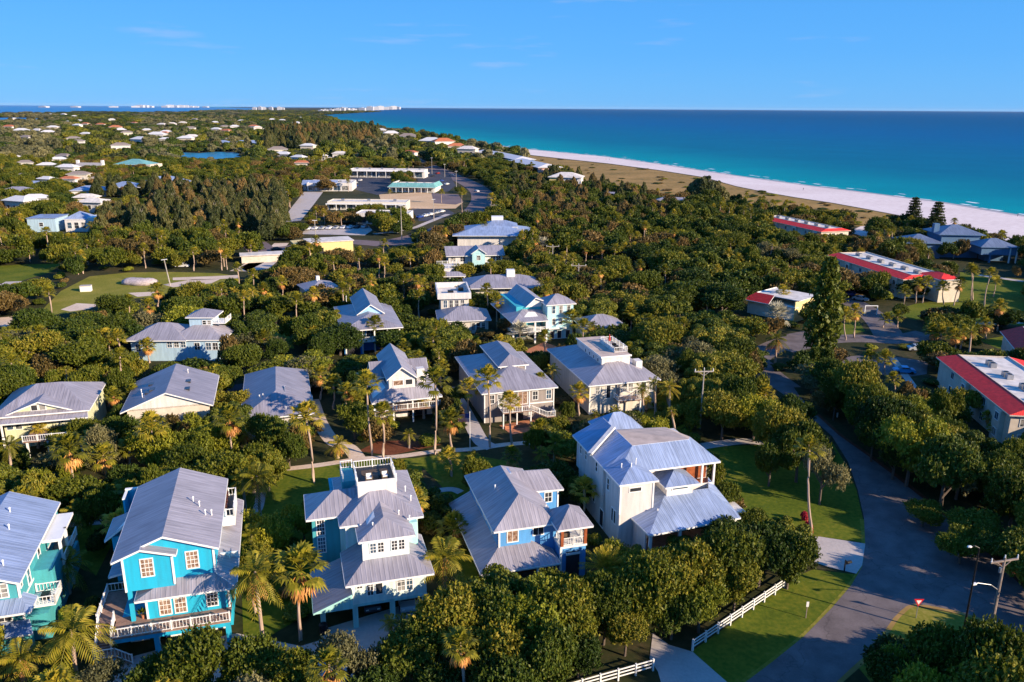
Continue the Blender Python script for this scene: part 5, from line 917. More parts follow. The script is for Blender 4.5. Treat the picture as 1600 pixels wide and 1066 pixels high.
def tree(x,y,r,h,kind=None,phrase=None,near=None):
    near=(y<210) if near is None else near
    pool=BIG if near else BIG2; k=R.randrange(len(pool)) if kind is None else kind
    me=pool[k]; mn=me.materials[0].name
    ph={'broadleaf_foliage':'green','dark_foliage':'dark green','brownish_foliage':'brownish','yellow_green_foliage':'yellow-green','grey_green_foliage':'grey-green'}[mn]
    sz='tall' if h>8.4 else ('low' if h<6.4 else ('broad' if r>4 else 'rounded'))
    o=vroot('broadleaf_tree',x,y,'tree',f'{sz} {ph} leafy tree',f'{sz} {ph} leafy trees'); child('crown',me,o,(r,r,h)); child('trunk',TRK[k%3],o,(r,r,h)); return o
def shrub(x,y,r,h,k=None,me=None):
    k=R.randrange(4) if k is None else k; me=me or SHR[k]
    ph={'broadleaf_foliage':'green','dark_foliage':'dark green','brownish_foliage':'brownish','yellow_green_foliage':'yellow-green','red_foliage':'red-leaved'}[me.materials[0].name]
    o=bpy.data.objects.new('shrub',me); COL.objects.link(o); o.location=(x,y,0); o.scale=(r,r,h); o.rotation_euler=(0,0,R.uniform(0,6.28)); o['category']='shrub'; sz='large' if r>1.9 else 'small'
    VEG.append((o,'shrub',f'{sz} {ph} shrub',f'{sz} {ph} shrubs',x,y)); return o
def cabbage(x,y,h,s=1.,dead=None,lean=None,silver=False):
    dead=R.random()<.38 if dead is None else dead
    hh='tall' if h>8 else ('short' if h<4.6 else 'slender')
    adj='silver-leaved' if silver else ('rusty' if dead else 'green')
    o=vroot('fan_palm',x,y,'palm',f'{hh} {adj} fan palm',f'{hh} {adj} fan palms'); sc=(s,s,s)
    if lean: o.rotation_euler=(R.uniform(-lean,lean),R.uniform(-lean,lean),0)
    child('trunk',PTK[R.randrange(4)],o,(1,1,h)); s*=1.18; sc=(s,s,s); child('crown',FANS if silver else FAN[R.randrange(4)],o,sc,(0,0,h))
    if dead: child('dead_fronds',FAND[R.randrange(3)],o,sc,(0,0,h-.1*s))
    return o
def coconut(x,y,h,s=1.,dead=None,lean=.06):
    dead=R.random()<.45 if dead is None else dead; hh='tall' if h>8 else ('short' if h<4.6 else 'slender'); adj='golden' if dead else 'arching'
    o=vroot('feather_palm',x,y,'palm',f'{hh} {adj} feather palm',f'{hh} {adj} feather palms'); o.rotation_euler=(R.uniform(-lean,lean),R.uniform(-lean,lean),R.uniform(0,.5)); sc=(s,s,s)
    child('trunk',PTG[R.randrange(2)],o,(1,1,h)); child('crown',FTH[R.randrange(4)],o,sc,(0,0,h))
    if dead: child('dead_fronds',FTHD[R.randrange(2)],o,sc,(0,0,h))
    return o
def date(x,y,h,s=1.):
    o=vroot('date_palm',x,y,'palm','stout round-headed date palm','stout round-headed date palms'); child('trunk',PTG[0],o,(1.8,1.8,h)); child('crown',DATE[R.randrange(2)],o,(s,s,s),(0,0,h)); child('dead_fronds',DATED,o,(s,s,s),(0,0,h)); return o
def pine(x,y,r,h,kind=0):
    me=(PIN+PINB)[kind%5]; b=kind%5>2
    o=vroot('australian_pine',x,y,'pine tree','tall brownish feathery pine' if b else 'tall olive feathery pine','tall brownish feathery pines' if b else 'tall olive feathery pines'); child('crown',me,o,(r,r,h)); child('trunk',PTR,o,(r,r,h)); return o
def araucaria(x,y,r,h,k,label): 
    o=vroot('norfolk_pine',x,y,'pine tree','',''); VEG.pop(); o['label']=label; child('crown',NOR[k],o,(r,r,h)); return o
def hfor(bx,by,cy):
    "height at which a trunk based at the pixel reaches row cy"
    b=P(bx,by); lo,hi=0,40
    for _ in range(30):
        mm=(lo+hi)/2
        if proj((b.x,b.y,mm))[1]>cy: lo=mm
        else: hi=mm
    return b,lo
PALMPX=[]
def palmpx(kind,bx,by,cx,cy,s=1.,**k):
    s*=1.12
    b,h=hfor(bx,by,cy); h=max(1.5,h)
    t=P(cx,cy,h); o=dict(f=cabbage,c=coconut)[kind](b.x,b.y,h,s,**k)
    rv=Vector((t.x-b.x,0,0)); o.rotation_euler=(0,math.atan2(max(-.25*h,min(.25*h,t.x-b.x)),h),0); PALMPX.append((b.x,b.y))
    if by>400: KEEP.append(([(cx-11,cy-9),(cx+11,cy-9),(bx+5,by-.3*(by-cy)),(bx-5,by-.3*(by-cy))],b.y-1))
    return o
# palms whose trunk foot shows (kind, foot px, head px, size)
for q in [('f',250,748,237,668,1.25),('f',122,790,108,702,1.2),('f',165,770,160,712,1.),('c',20,772,14,695,.75),('f',287,662,284,618,1.),('f',367,735,358,654,1.15),('f',490,755,478,652,1.25),('f',582,712,573,600,1.15),('f',598,717,596,646,1.),('f',679,710,680,596,1.3),('f',706,704,704,655,1.),('f',765,700,762,592,1.15),('f',733,650,733,606,1.),('f',800,698,797,628,.95),
 ('f',205,742,203,700,.9),('f',330,716,328,680,1.),('f',520,640,520,600,1.),('f',500,625,500,585,.9),('f',650,612,652,560,.9),('f',690,612,690,572,.8),('f',840,640,842,596,.9),('f',905,650,905,612,.9),('f',60,560,60,520,1.),('f',120,585,118,548,1.),('f',200,500,200,470,.9),('f',330,505,330,472,.9),('f',420,500,420,470,1.),('f',440,470,440,440,.9),('f',395,455,395,428,.9),('f',560,430,560,402,.9),('f',600,440,600,410,.9),('f',640,430,640,402,.9),('f',630,470,630,438,1.),('f',655,500,655,462,.9),('f',600,405,600,380,.9),('f',850,560,850,525,.8),('f',930,470,930,440,1.),('f',985,520,985,486,1.),('f',1000,440,1000,414,.9),('f',915,412,915,386,1.),('f',940,412,940,385,1.),('f',960,414,962,388,1.),('f',975,412,976,386,1.),('f',1010,414,1010,388,1.),('f',985,412,990,386,1.),('f',905,382,905,360,.9),('c',60,700,62,668,.6),('f',1047,640,1043,610,.8),('c',1006,660,1003,607,.62),('c',1024,655,1022,598,.62),('c',1047,662,1046,604,.75),('c',1060,700,1045,640,.4),
 ('c',408,818,402,745,1.1),('c',385,810,378,748,.8),('c',108,928,104,880,1.0),('c',40,1085,32,1030,1.),('c',122,1075,112,985,1.3),('c',412,1012,398,895,1.15,dict(dead=True)),('f',470,1002,468,890,1.35,dict(dead=True)),('c',695,942,695,872,1.25),('f',720,862,692,825,1.1,dict(dead=True)),('c',118,850,120,800,.9,dict(dead=True)),('f',800,742,800,712,.8),('f',705,745,700,715,.9),('f',735,760,735,728,.8),('c',866,722,868,692,.8),('c',848,742,846,708,.6),('f',960,560,957,540,.9),('f',1268,838,1265,700,.9),
 ('f',465,512,463,468,1.),('f',534,500,535,452,1.),('f',762,497,760,452,.9),('f',777,515,778,470,.85),('f',768,442,767,412,.9),('f',738,500,735,478,.8),('f',897,530,894,498,1.3),('f',730,445,722,430,.9),('f',246,484,245,452,1.1),('f',208,364,206,350,.9),('f',255,366,254,345,.9),('f',305,370,304,344,.9),('f',373,376,372,347,.9),('f',33,366,31,340,1.),('f',75,402,72,362,1.),('c',145,370,143,352,1.1),
 ('f',768,346,768,308,1.2),('f',690,318,690,300,1.),('f',757,380,757,352,.9),('f',722,332,722,300,1.2),
 ('f',1322,532,1320,492,1.1),('f',1334,528,1336,486,1.),('f',1379,512,1384,498,.9),('f',1402,512,1402,494,.9),('f',1362,583,1360,560,1.),('f',1384,588,1384,560,1.),('c',1211,568,1214,530,1.),('f',1226,490,1224,455,1.),('f',1411,482,1414,455,1.),('f',1431,474,1436,442,1.),('f',1441,474,1450,440,1.),('f',1475,476,1474,448,1.),('f',1520,470,1518,420,1.),('f',1517,472,1522,424,.9),('f',1537,482,1548,428,1.),('f',1552,464,1556,440,.9),('f',1558,518,1562,478,1.),('f',1490,478,1500,442,1.),('f',1460,540,1458,515,1.),('f',1470,542,1472,518,.9),('f',1493,548,1490,522,1.),('f',1500,546,1506,518,.9),('f',1540,530,1540,505,.9),('f',1398,622,1396,592,.8),('f',1546,672,1543,650,.55),('f',1552,682,1552,668,.5)]:
    palmpx(*q[:6],**(q[6] if len(q)>6 else {}))
date(*P(945,942)[:2],4.6,1.15); date(*P(918,505)[:2],3.2,1.05); date(*P(812,432)[:2],3.4,1.1); date(*P(870,420)[:2],3.,1.); date(*P(880,500)[:2],3,.8)
cabbage(*P(812,545)[:2],3.6,1.35,False,silver=True); cabbage(*P(1212,522)[:2],4.5,1.6,False,silver=True); cabbage(*P(848,402)[:2],5.,1.2,False,silver=True); coconut(*P(528,716)[:2],2.6,.9)
for x,y,s in ((580,640,.9),(640,700,.8),(700,800,1.),(860,690,.8),(740,735,.8),(1010,640,.8),(960,655,.8),(930,660,.7),(60,770,.7),(340,880,.7),(610,1000,.7),(630,1005,.8)): 
    p=P(x,y); coconut(p.x,p.y,R.uniform(1.5,2.6),s*.7)
# three norfolk pines
def arp(bx,by,ty,r,k,l): b,h=hfor(bx,by,ty); araucaria(b.x,b.y,r,h,k,l)
arp(1423,368,307,6.6,0,'left of the two spiky tiered pines standing against the white beach'); arp(1458,377,314,7.,0,'right of the two spiky tiered pines standing against the white beach'); arp(1280,560,400,6.0,1,'massive dark tiered pine beside the road junction, tallest tree at right')
for cx,cy,r,h,k in ((1088,317,9,15,0),(1102,318,10,17,1),(1118,318,9,14,2)):
    p=P(cx,cy); pine(p.x,p.y,r,h,k)
# big individually placed trees: (crown centre px, crown radius, height, kind)
BT=[(300,1045,4.5,7,0),(385,1045,4.2,7,1),(455,1062,4,6,0),(545,1035,4.,7.5,6),(640,1012,4.4,7,1),(705,985,4.8,8,0),(765,1030,5,8,3),(845,975,5.4,8.5,2),(880,972,4.8,8,0),(795,1066,4.5,7.5,1),(952,938,4.,7.5,4),(1010,925,5,8.5,0),(1075,905,5.2,9,3),(1052,950,3.6,6.5,1),(1135,875,5,8.5,0),(1190,862,4.8,8,1),(1235,868,4.2,7.5,3),(1150,912,3.6,6.,0),(1095,940,3.6,6.5,2),(945,962,3.4,6,0),(978,988,3.,4.8,0),(905,1015,3.6,5.5,1),(235,1060,3.4,5.5,1),
 (1215,672,5.2,9,0),(1250,700,5.,9.5,3),(1287,735,4,9,6),(1180,650,4.8,8,2),(1240,650,4.5,8,4),(1150,640,4,6.5,0),(1205,720,3.6,7,4),
 (1340,612,5.4,11.2,0),(1296,590,4.2,8.5,4),(1385,660,6,10.6,1),(1350,640,5,9.24,0),(1425,700,6.2,10.6,2),(1480,735,6.2,10.6,4),(1530,790,6.3,10.6,0),(1560,740,5,8.58,1),(1590,830,6.2,10.6,4),(1460,690,5,8.58,3),(1510,820,5,9.24,2),(1450,770,4.9,8.58,0),(1400,705,4.7,7.92,4),(1585,780,5,9.24,0),(1366,684,3.8,7,4),(1352,652,4,7.6,2),(1630,880,5.6,10.6,0),
 (1570,1020,5.2,10.6,1),(1480,1040,4.5,9.24,4),(1540,1060,5,10.6,0),(1425,1062,3.6,6.6,2),(1600,990,5,10.6,4),(1620,1050,5.6,10.6,2),(1680,1000,5.6,10.6,0),(1400,1075,3.9,6.6,4),(1500,1010,2.9,5.28,2),(1560,1120,6,11,0),(1640,1110,6,12,1),(1480,1120,5,9,2),(1700,900,6,11,0),(1760,960,6,12,4)]
for cx,cy,r,h,k in BT:
    p=P(cx,cy,h*.6); h2=sunny(p.x,p.y,r,h)
    if h2<2.4: continue
    if h2<h: r=max(2.,r*(.5+.5*h2/h))
    tree(p.x,p.y,r,h2,k)
for cx,cy,r,h in [(745,745,3.,6),(1060,430,4,7),(1000,650,0,0),(235,700,4.5,8),(190,680,4,7.5),(300,700,4.2,7),(340,690,4,7),(420,680,4.6,8),(400,720,3.6,6),(450,700,3.2,6),(260,590,4.5,6.5),(210,610,3.6,5),(140,600,3,5),(480,510,4.8,8),(500,540,4,7),(670,520,4.6,6.5),(720,535,4.4,6.5),(640,535,3.8,6),(755,550,3.5,5),(380,560,5,7),(350,590,4,6),(430,545,3.5,5.5)]:
    if r: p=P(cx,cy,h*.6); tree(p.x,p.y,r,h,R.randrange(5))
for cx,cy,r,h,k in [(1000,395,8,8,1),(1045,412,8.5,8.5,0),(1090,438,9,9,1),(1130,468,8.5,9.5,4),(1150,425,7.5,8.5,3),(1195,392,7,8,6),(1100,398,7.5,8,4),(960,418,7,8,0),(1005,442,7,8.5,4),(1050,472,7.5,8.5,3),(1105,508,7,8.5,1),(925,392,6,7,0),(1182,428,5.,7,6),(1240,402,7,8,6),(1150,378,7,7.5,0),(995,488,6,7.5,3),(1040,520,5.5,7,0),(880,450,5.5,7,3),(1060,370,6,7,2),(1220,370,6,7,4),(1290,350,6.5,7,0),(1425,385,6,7,0),(1385,380,6,7,6),(130,560,7,7.5,0),(60,545,7,8,3),(60,500,7,7.5,1),(160,520,6.5,7,4),(300,460,6,7,0),(370,475,6,7.5,1),(430,480,6,7.5,3),(180,480,6,7,0),(700,470,5,6.5,4),(30,590,5,6.5,2)]:
    p=P(cx,cy,h*.6); h2=sunny(p.x,p.y,r,h)
    if h2>3.5: tree(p.x,p.y,r,h2,k,near=True)
EXPL=[(v[4],v[5]) for v in VEG]
for (x,y,r,h,k) in [(1262,835,1.0,2.6,'r'),(1256,815,.9,2.2,'r')]:
    p=P(x,y); shrub(p.x,p.y,r*.8,h*.7,me=REDS)
for i in range(16):
    p=P(1030+i*3.4+R.uniform(-4,4),640+i*3.6); shrub(p.x,p.y,1.3,2.,1 if i%2 else 0)
# things the photo shows uncovered (px outline, distance): keeps planting off them
KEEP+=[([(150,1030),(170,850),(200,755),(280,732),(368,770),(372,910),(355,1000),(240,1030)],83),([(0,785),(90,785),(100,850),(85,980),(0,1000)],80),
 ([(475,770),(525,768),(545,720),(625,718),(660,805),(665,880),(665,930),(600,965),(500,990),(485,880)],84),([(712,745),(850,735),(880,775),(925,820),(910,880),(890,900),(750,905),(735,850)],88),
 ([(880,680),(905,652),(1000,655),(1060,680),(1125,715),(1110,770),(1160,805),(1090,830),(1010,850),(900,810),(885,750)],98),
 ([(0,620),(60,597),(137,600),(133,680),(110,700),(0,700)],122),([(195,625),(270,563),(340,585),(340,622),(235,645)],126),([(385,645),(390,590),(440,573),(475,585),(490,650)],128),
 ([(560,590),(600,540),(660,560),(672,640),(665,665),(600,655),(575,640)],137),([(712,560),(760,535),(800,540),(872,605),(860,640),(830,665),(770,655),(730,615)],137),([(860,545),(900,525),(975,525),(990,560),(1032,600),(1020,640),(925,645)],141),
 ([(205,525),(275,495),(325,487),(350,495),(348,530),(330,555),(235,560)],168),([(525,480),(565,455),(610,470),(625,505),(615,545),(535,550)],175),([(785,470),(830,450),(860,465),(895,460),(890,535),(830,545),(800,520)],190),
 ([(675,450),(735,448),(765,500),(740,508),(675,500)],200),([(740,435),(790,425),(835,445),(800,455),(745,455)],236),([(696,385),(800,378),(805,405),(700,415)],284),([(706,365),(760,342),(805,378),(708,385)],330),([(685,415),(715,412),(718,440),(688,440)],240),
 ([(1310,402),(1345,400),(1500,435),(1490,475),(1430,478),(1400,455),(1320,420)],235),([(1452,545),(1480,540),(1600,560),(1600,650),(1575,700),(1500,650),(1455,580)],125),([(1185,342),(1350,360),(1350,368),(1230,360)],360),([(1456,368),(1545,352),(1592,382),(1580,428),(1530,424),(1460,402)],301),([(1398,568),(1436,568),(1436,594),(1398,594)],300),([(1196,524),(1214,524),(1214,562),(1196,562)],300),([(1163,470),(1195,456),(1246,474),(1244,500),(1180,490)],232),
 ([(480,262),(680,255),(715,300),(655,302),(520,330),(480,300)],540),([(512,303),(600,303),(604,326),(515,328)],400),([(455,372),(530,370),(530,385),(470,400)],290),([(45,340),(132,338),(132,362),(48,364)],365),([(115,290),(230,275),(232,300),(150,312)],500),([(183,246),(235,248),(232,272),(190,272)],600),([(116,254),(146,254),(146,270),(118,272)],600),
 ([(742,238),(850,262),(845,270),(745,250)],700),([(855,266),(888,266),(888,295),(860,295)],480),([(328,217),(380,219),(380,231),(330,231)],1000)]
SEAP=dun[16:]+[(1900,440),(1900,160),(624,160),(624,171),(590,175),(500,180),(540,192),(620,206)]
FB=[(min(p[0] for p in f),max(p[0] for p in f),min(p[1] for p in f),max(p[1] for p in f),f) for f in FOOT]
cellE={}
for x,y in EXPL+PALMPX: cellE.setdefault((int(x//8),int(y//8)),[]).append((x,y))
def free(x,y,r):
    for a,b,c,d,f in FB:
        if a-r<x<b+r and c-r<y<d+r:
            if inpoly(x,y,f): return False
            for (p,q),(p2,q2) in zip(f,f[1:]+f[:1]):
                dx,dy=p2-p,q2-q; t=max(0,min(1,((x-p)*dx+(y-q)*dy)/(dx*dx+dy*dy)))
                if (x-p-t*dx)**2+(y-q-t*dy)**2<(r*.75)**2: return False
    px,py=proj((x,y,0))
    for c in CLEAR:
        if inpoly(px,py,c): return False
    if inpoly(px,py,SEAP): return False
    return True
CB=[(min(p[0] for p in k),max(p[0] for p in k),min(p[1] for p in k),max(p[1] for p in k)) for k,_ in KEEP]
def hides(x,y,r,h):
    pts=[proj((x,y,h)),proj((x-r*.8,y,h*.7)),proj((x+r*.8,y,h*.7)),proj((x-r*.4,y,h*.95)),proj((x+r*.4,y,h*.95)),proj((x,y,h*.5)),proj((x-r*.7,y-r*.5,h*.4)),proj((x+r*.7,y-r*.5,h*.4))]
    for (k,dist),b in zip(KEEP,CB):
        if y<dist:
            for a,c in pts:
                if b[0]<a<b[1] and b[2]<c<b[3] and inpoly(a,c,k): return True
    return False
Z1=[(140,378),(445,378),(445,305),(140,300)]; Z2=[(775,350),(1010,350),(1010,290),(800,270)]; Z3=[(410,245),(592,232),(592,202),(420,205)]; Z4=[(460,352),(700,352),(700,328),(460,330)]; ZD=dun
STUFF={'w':[],'u':[]}; TREES=[];cnt={'palm':0,'pine':0,'shrub':0}
bands=[(52,150,4.1),(150,260,4.9),(260,440,6.2),(440,800,8.5),(800,1700,13.),(1700,4200,26.),(4200,10500,60.)]
for y0,y1,c in bands:
    ny=int((y1-y0)/c)
    for j in range(ny):
        yy=y0+(j+.5)*c; xm=.68*yy+25; nx=int(2*xm/c)
        for i in range(nx):
            x=-xm+(i+.5)*c+R.uniform(-.45,.45)*c; y=yy+R.uniform(-.45,.45)*c; px,py=proj((x,y,0)); t=R.random()
            if y<1700 and any((x-a)**2+(y-b)**2<(3.2 if y<260 else 4)**2 for di in (-1,0,1) for dj in (-1,0,1) for a,b in cellE.get((int(x//8)+di,int(y//8)+dj),())): continue
            if not free(x,y,1.2 if y<260 else 2.): continue
            if inpoly(px,py,Z1) and t<.75:
                r,h=R.uniform(3.6,5.6),R.uniform(9,16)
                if not hides(x,y,r,h): TREES.append(('p',x,y,r,h,R.choice([0,1,2,0,1,2,0,3])))
                continue
            if (inpoly(px,py,Z2) and t<.35):
                r,h=R.uniform(3,4.5),R.uniform(8,13)
                if not hides(x,y,r,h): TREES.append(('p',x,y,r,h,R.choice([0,3,4,4])))
                continue
            if inpoly(px,py,Z3) and t<.42:
                TREES.append(('p',x,y,R.uniform(6,11),R.choice([10,13,18,24,28])*R.uniform(.8,1.1),R.choice([0,1,2,3]))); continue
            if y<260 and t<.24 or (y>=260 and t<.10):
                r,h=R.uniform(1.,2.2),R.uniform(1.2,2.6)
                if not hides(x,y,r,h): TREES.append(('s',x,y,r,h,R.randrange(4)))
                continue
            if y<800 and (t<(.42 if (y<330 and px<1050) else .33) if not inpoly(px,py,Z4) else t<.75):
                h=R.uniform(4,8.5); r=1.8
                if y<330 and sunny(x,y,r,h+1)<h: continue
                if not hides(x,y,r,h+1.5): TREES.append(('f' if R.random()<.72 else 'c',x,y,r,h,0)); continue
            f=1 if y<440 else (1.25 if y<800 else c/8.5)
            r=R.uniform(3.0,6.4)*f*(1.15 if y>150 else .8); h=R.uniform(4.6,8.6)*(1.1 if 260<y<800 else 1)*(1 if y<800 else R.choice([.7,.9,1.1,1.6]))
            h=min(h,sunny(x,y,r,h)) if y<330 else h
            if h<2.2: continue
            if h<4: r=min(r,2.6)
            for sc in (1,.7,.5):
                if not hides(x,y,r*sc,h*sc): 
                    if sc<.6 and y<260: TREES.append(('s',x,y,r*sc,h*sc*.8,R.randrange(4)))
                    else: TREES.append(('t',x,y,r*sc,h*sc,R.randrange(6)))
                    break
from mathutils import noise as mnoise
def stand(x,y,n):
    s=max(18.,y*.09); v=mnoise.noise(Vector((x/s,y/s,3.1)))*1.1+.5+R.uniform(-.28,.28); return max(0,min(n-1,int(v*n)))
ncap={'t':300-len([v for v in VEG if v[1]=='tree']),'p':200,'s':300-len([v for v in VEG if v[1]=='shrub']),'f':170,'c':60}
TREES.sort(key=lambda q:-(q[3]*q[4])**.5/q[2])
used={k:0 for k in ncap}; ORDN=[4,1,0,5,3,6,2]; ORDM=[1,4,0,6,5,3,2]
for k,x,y,r,h,v in TREES:
    if used[k]<ncap[k] and -60<proj((x,y,h))[0]<1660 and proj((x,y,h))[1]<1080:
        used[k]+=1
        if k=='t': tree(x,y,r*(1.12 if y<260 else 1),h,ORDN[stand(x,y,7)] if y<210 else ORDM[stand(x,y,7)])
        elif k=='p': pine(x,y,r,h,v)
        elif k=='s': shrub(x,y,r,h,v)
        elif k=='f': cabbage(x,y,h,R.uniform(.85,1.15),lean=.05)
        else: coconut(x,y,h,R.uniform(.6,.85))
    else: STUFF['u' if k=='s' else 'w'].append((k,x,y,r,h,v))
def scatter(name,label,pts,objs):
    me=bpy.data.meshes.new(name); me.from_pydata([(p[0],p[1],0) for p in pts],[],[])
    a=me.attributes.new('scl','FLOAT_VECTOR','POINT'); a.data.foreach_set('vector',np.array([(p[2],p[2],p[3]) for p in pts],float).ravel())
    a=me.attributes.new('rot','FLOAT_VECTOR','POINT'); a.data.foreach_set('vector',np.array([(0,0,(i*2.399)%6.283) for i in range(len(pts))],float).ravel())
    a=me.attributes.new('pick','INT','POINT'); a.data.foreach_set('value',[p[4] for p in pts])
    o=bpy.data.objects.new(name,me); COL.objects.link(o); o['kind']='stuff'; o['label']=label
    ng=bpy.data.node_groups.new(name,'GeometryNodeTree'); ng.interface.new_socket('Geometry',in_out='INPUT',socket_type='NodeSocketGeometry'); ng.interface.new_socket('Geometry',in_out='OUTPUT',socket_type='NodeSocketGeometry')
    gi=ng.nodes.new('NodeGroupInput'); go=ng.nodes.new('NodeGroupOutput'); ip=ng.nodes.new('GeometryNodeInstanceOnPoints'); ji=ng.nodes.new('GeometryNodeJoinGeometry')
    for ob in objs[::-1]:
        n=ng.nodes.new('GeometryNodeObjectInfo'); n.inputs['Object'].default_value=ob; n.inputs['As Instance'].default_value=True; n.transform_space='ORIGINAL'; ng.links.new(n.outputs['Geometry'],ji.inputs[0])
    def at(nm,ty):
        n=ng.nodes.new('GeometryNodeInputNamedAttribute'); n.data_type=ty; n.inputs['Name'].default_value=nm; return n.outputs['Attribute']
    ng.links.new(gi.outputs[0],ip.inputs['Points']); ng.links.new(ji.outputs[0],ip.inputs['Instance']); ip.inputs['Pick Instance'].default_value=True
    ng.links.new(at('pick','INT'),ip.inputs['Instance Index']); ng.links.new(at('scl','FLOAT_VECTOR'),ip.inputs['Scale'])
    er=ng.nodes.new('FunctionNodeEulerToRotation'); ng.links.new(at('rot','FLOAT_VECTOR'),er.inputs[0]); ng.links.new(er.outputs[0],ip.inputs['Rotation'])
    ng.links.new(ip.outputs[0],go.inputs[0]); md=o.modifiers.new('scatter','NODES'); md.node_group=ng; return o
# far woodland: crowns shared with trees that stand in the scene
extra=[]
for k in range(4):
    p=P(260+k*70,262); o=vroot('broadleaf_tree',p.x,p.y,'tree','broad distant leafy tree','broad distant leafy trees'); extra.append(child('crown',FARC[k],o,(5,5,8))); child('trunk',TRK[0],o,(5,5,8))
pinec=[o for o in bpy.data.objects if o.name.startswith('crown') and o.data in PIN+PINB]
uniq={};
for o in pinec: uniq.setdefault(o.data.name,o)
pl=[uniq[k] for k in sorted(uniq)][:4]
mid={}
for o in bpy.data.objects:
    if o.data in BIG2: mid.setdefault(o.data.name,o)
ml=[mid[k] for k in sorted(mid)]
fanc=[o for o in bpy.data.objects if o.data==FAN[0]][:1]
fp=[(x,y,r,h,[1,0,3,2][stand(x,y,4)] if y>800 or not ml else 4+stand(x,y,len(ml))) for k,x,y,r,h,v in STUFF['w'] if k=='t']
scatter('far_woodland','dense leafy woodland spreading to the horizon on the left',fp,extra+ml)
pp=[(x,y,r,h,v%len(pl)) for k,x,y,r,h,v in STUFF['w'] if k=='p']
if pp: scatter('pine_wood','mass of feathery pines behind the shopping plaza',pp,pl)
sh=[(x,y,r,h,v%4) for k,x,y,r,h,v in STUFF['u']]
so_={}
for o in bpy.data.objects:
    if o.data in SHR: so_.setdefault(o.data.name,o)
sl_=[so_[k] for k in sorted(so_)]
# dune tufts
for i in range(420):
    x=R.uniform(800,1500); y=R.uniform(240,366)
    if inpoly(x,y,ZD): p=P(x,y); sh.append((p.x,p.y,R.uniform(1.6,4.6),R.uniform(.7,1.5),R.randrange(4)))
scatter('undergrowth','low scrub and dune tufts between the trees',[(a,b,c,d,e%len(sl_)) for a,b,c,d,e in sh],sl_)
ps=[(x,y,r,h) for k,x,y,r,h,v in STUFF['w'] if k in 'fc']
if ps:
    pr=vroot('fan_palm',*P(610,318)[:2],'palm','tall green fan palm','tall green fan palms'); child('trunk',PTK[0],pr,(1,1,7)); pc=child('crown',FAN[0],pr,(1,1,1),(0,0,7))
    # unit palm for the mass: crown lifted on its trunk, one mesh
    m=MB(); fm=FAN[1]; m.v=[(v.co.x,v.co.y,v.co.z+6) for v in fm.vertices]; m.f=[tuple(p.vertices) for p in fm.polygons]; n0=len(m.f); m.tube([(0,0,0),(.1,0,3),(0,0,6)],[.22,.17,.14],6)
    me=m.mesh('palm',[L_PF,M_PT],uv=False)
    for i,p in enumerate(me.polygons): p.material_index=0 if i<n0 else 1
    x,y=ps[0][:2]; up=bpy.data.objects.new('fan_palm',me); COL.objects.link(up); up.location=(x,y,0); up['category']='palm'; VEG.append((up,'palm','plain green fan palm','plain green fan palms',x,y))
    scatter('far_palms','far palms scattered through the woodland',[(x,y,1.,h/6,0) for x,y,r,h in ps[1:]],[up])
# ================================================================== street furniture, fences, vehicles, people
def pole_t(name,label,bx,by,h,arm=2.4,kind='T',yaw=0,mt=POLEM,r=.16,top=None):
    b=P(bx,by); o=empty(name,(b.x,b.y,0),math.radians(yaw),label,'utility pole' if kind!='L' else 'street lamp')
    MB().tube([(0,0,0),(0,0,h)],[r,r*.65],8).build('pole',mt,o,uv=False)
    if kind=='T':
        MB().box(-arm/2,arm/2,-.08,.08,h-.5,h-.32).bar((-.9,0,h-.5),(0,0,h-1.2),.07).bar((.9,0,h-.5),(0,0,h-1.2),.07).build('crossarm',mt,o,uv=False)
        for x in (-arm/2+.1,0.,arm/2-.1): MB().tube([(x,0,h-.32),(x,0,h+(.12 if x else .3))],[.09,.06],6).build('insulator',WHITE,o,uv=False)
    return o
pole_t('utility_pole','tall pale concrete power pole with white crossarm behind the white house',1093,674,11.6,3.4,yaw=5)
u=pole_t('utility_pole','grey timber power pole with wide crossarm at the right road edge',1549,978,8.6,3.6,yaw=14,mt=TIMB,r=.2)
MB().tube([(-.1,0,4.6),(-1.2,0,5.4),(-3,0,5.9),(-3.3,0,5.85)],[.05]*4,6).build('lamp_arm',GREYM,u,uv=False); MB().box(-3.7,-3.2,-.12,.12,5.75,5.95).build('lamp_head',WHITE,u,uv=False); MB().tube([(-.35,0,6.8),(-.35,0,7.4)],[.14,.14],8).build('transformer_can',GREYM,u,uv=False)
b=P(1503,1000); o=empty('street_lamp',(b.x,b.y,0),0,'tall slim black lamp post with small white head beside the road','street lamp')
MB().tube([(0,0,0),(0,0,11.2)],[.13,.07],8).build('pole',DARKM,o,uv=False); MB().tube([(0,0,11.2),(-.5,0,11.45),(-.9,0,11.4)],[.05]*3,6).build('lamp_arm',DARKM,o,uv=False); MB().ball((-1.05,0,11.35),.22,8,5,(1.3,.7,.6)).build('lamp_head',WHITE,o,uv=False)
for n,(x,y,t,lab) in enumerate([(863,418,8,'pale power pole with crossarm behind the cupola house'),(903,458,9,'pale power pole with crossarm beside the turquoise house palms'),(817,390,8.5,'pale power pole among trees right of the pale roofed house'),(772,348,9,'white power pole where the avenue bends')]): pole_t('utility_pole',lab,x,y,t,4.5 if n<3 else 4,yaw=0,mt=POLEM,r=.2)
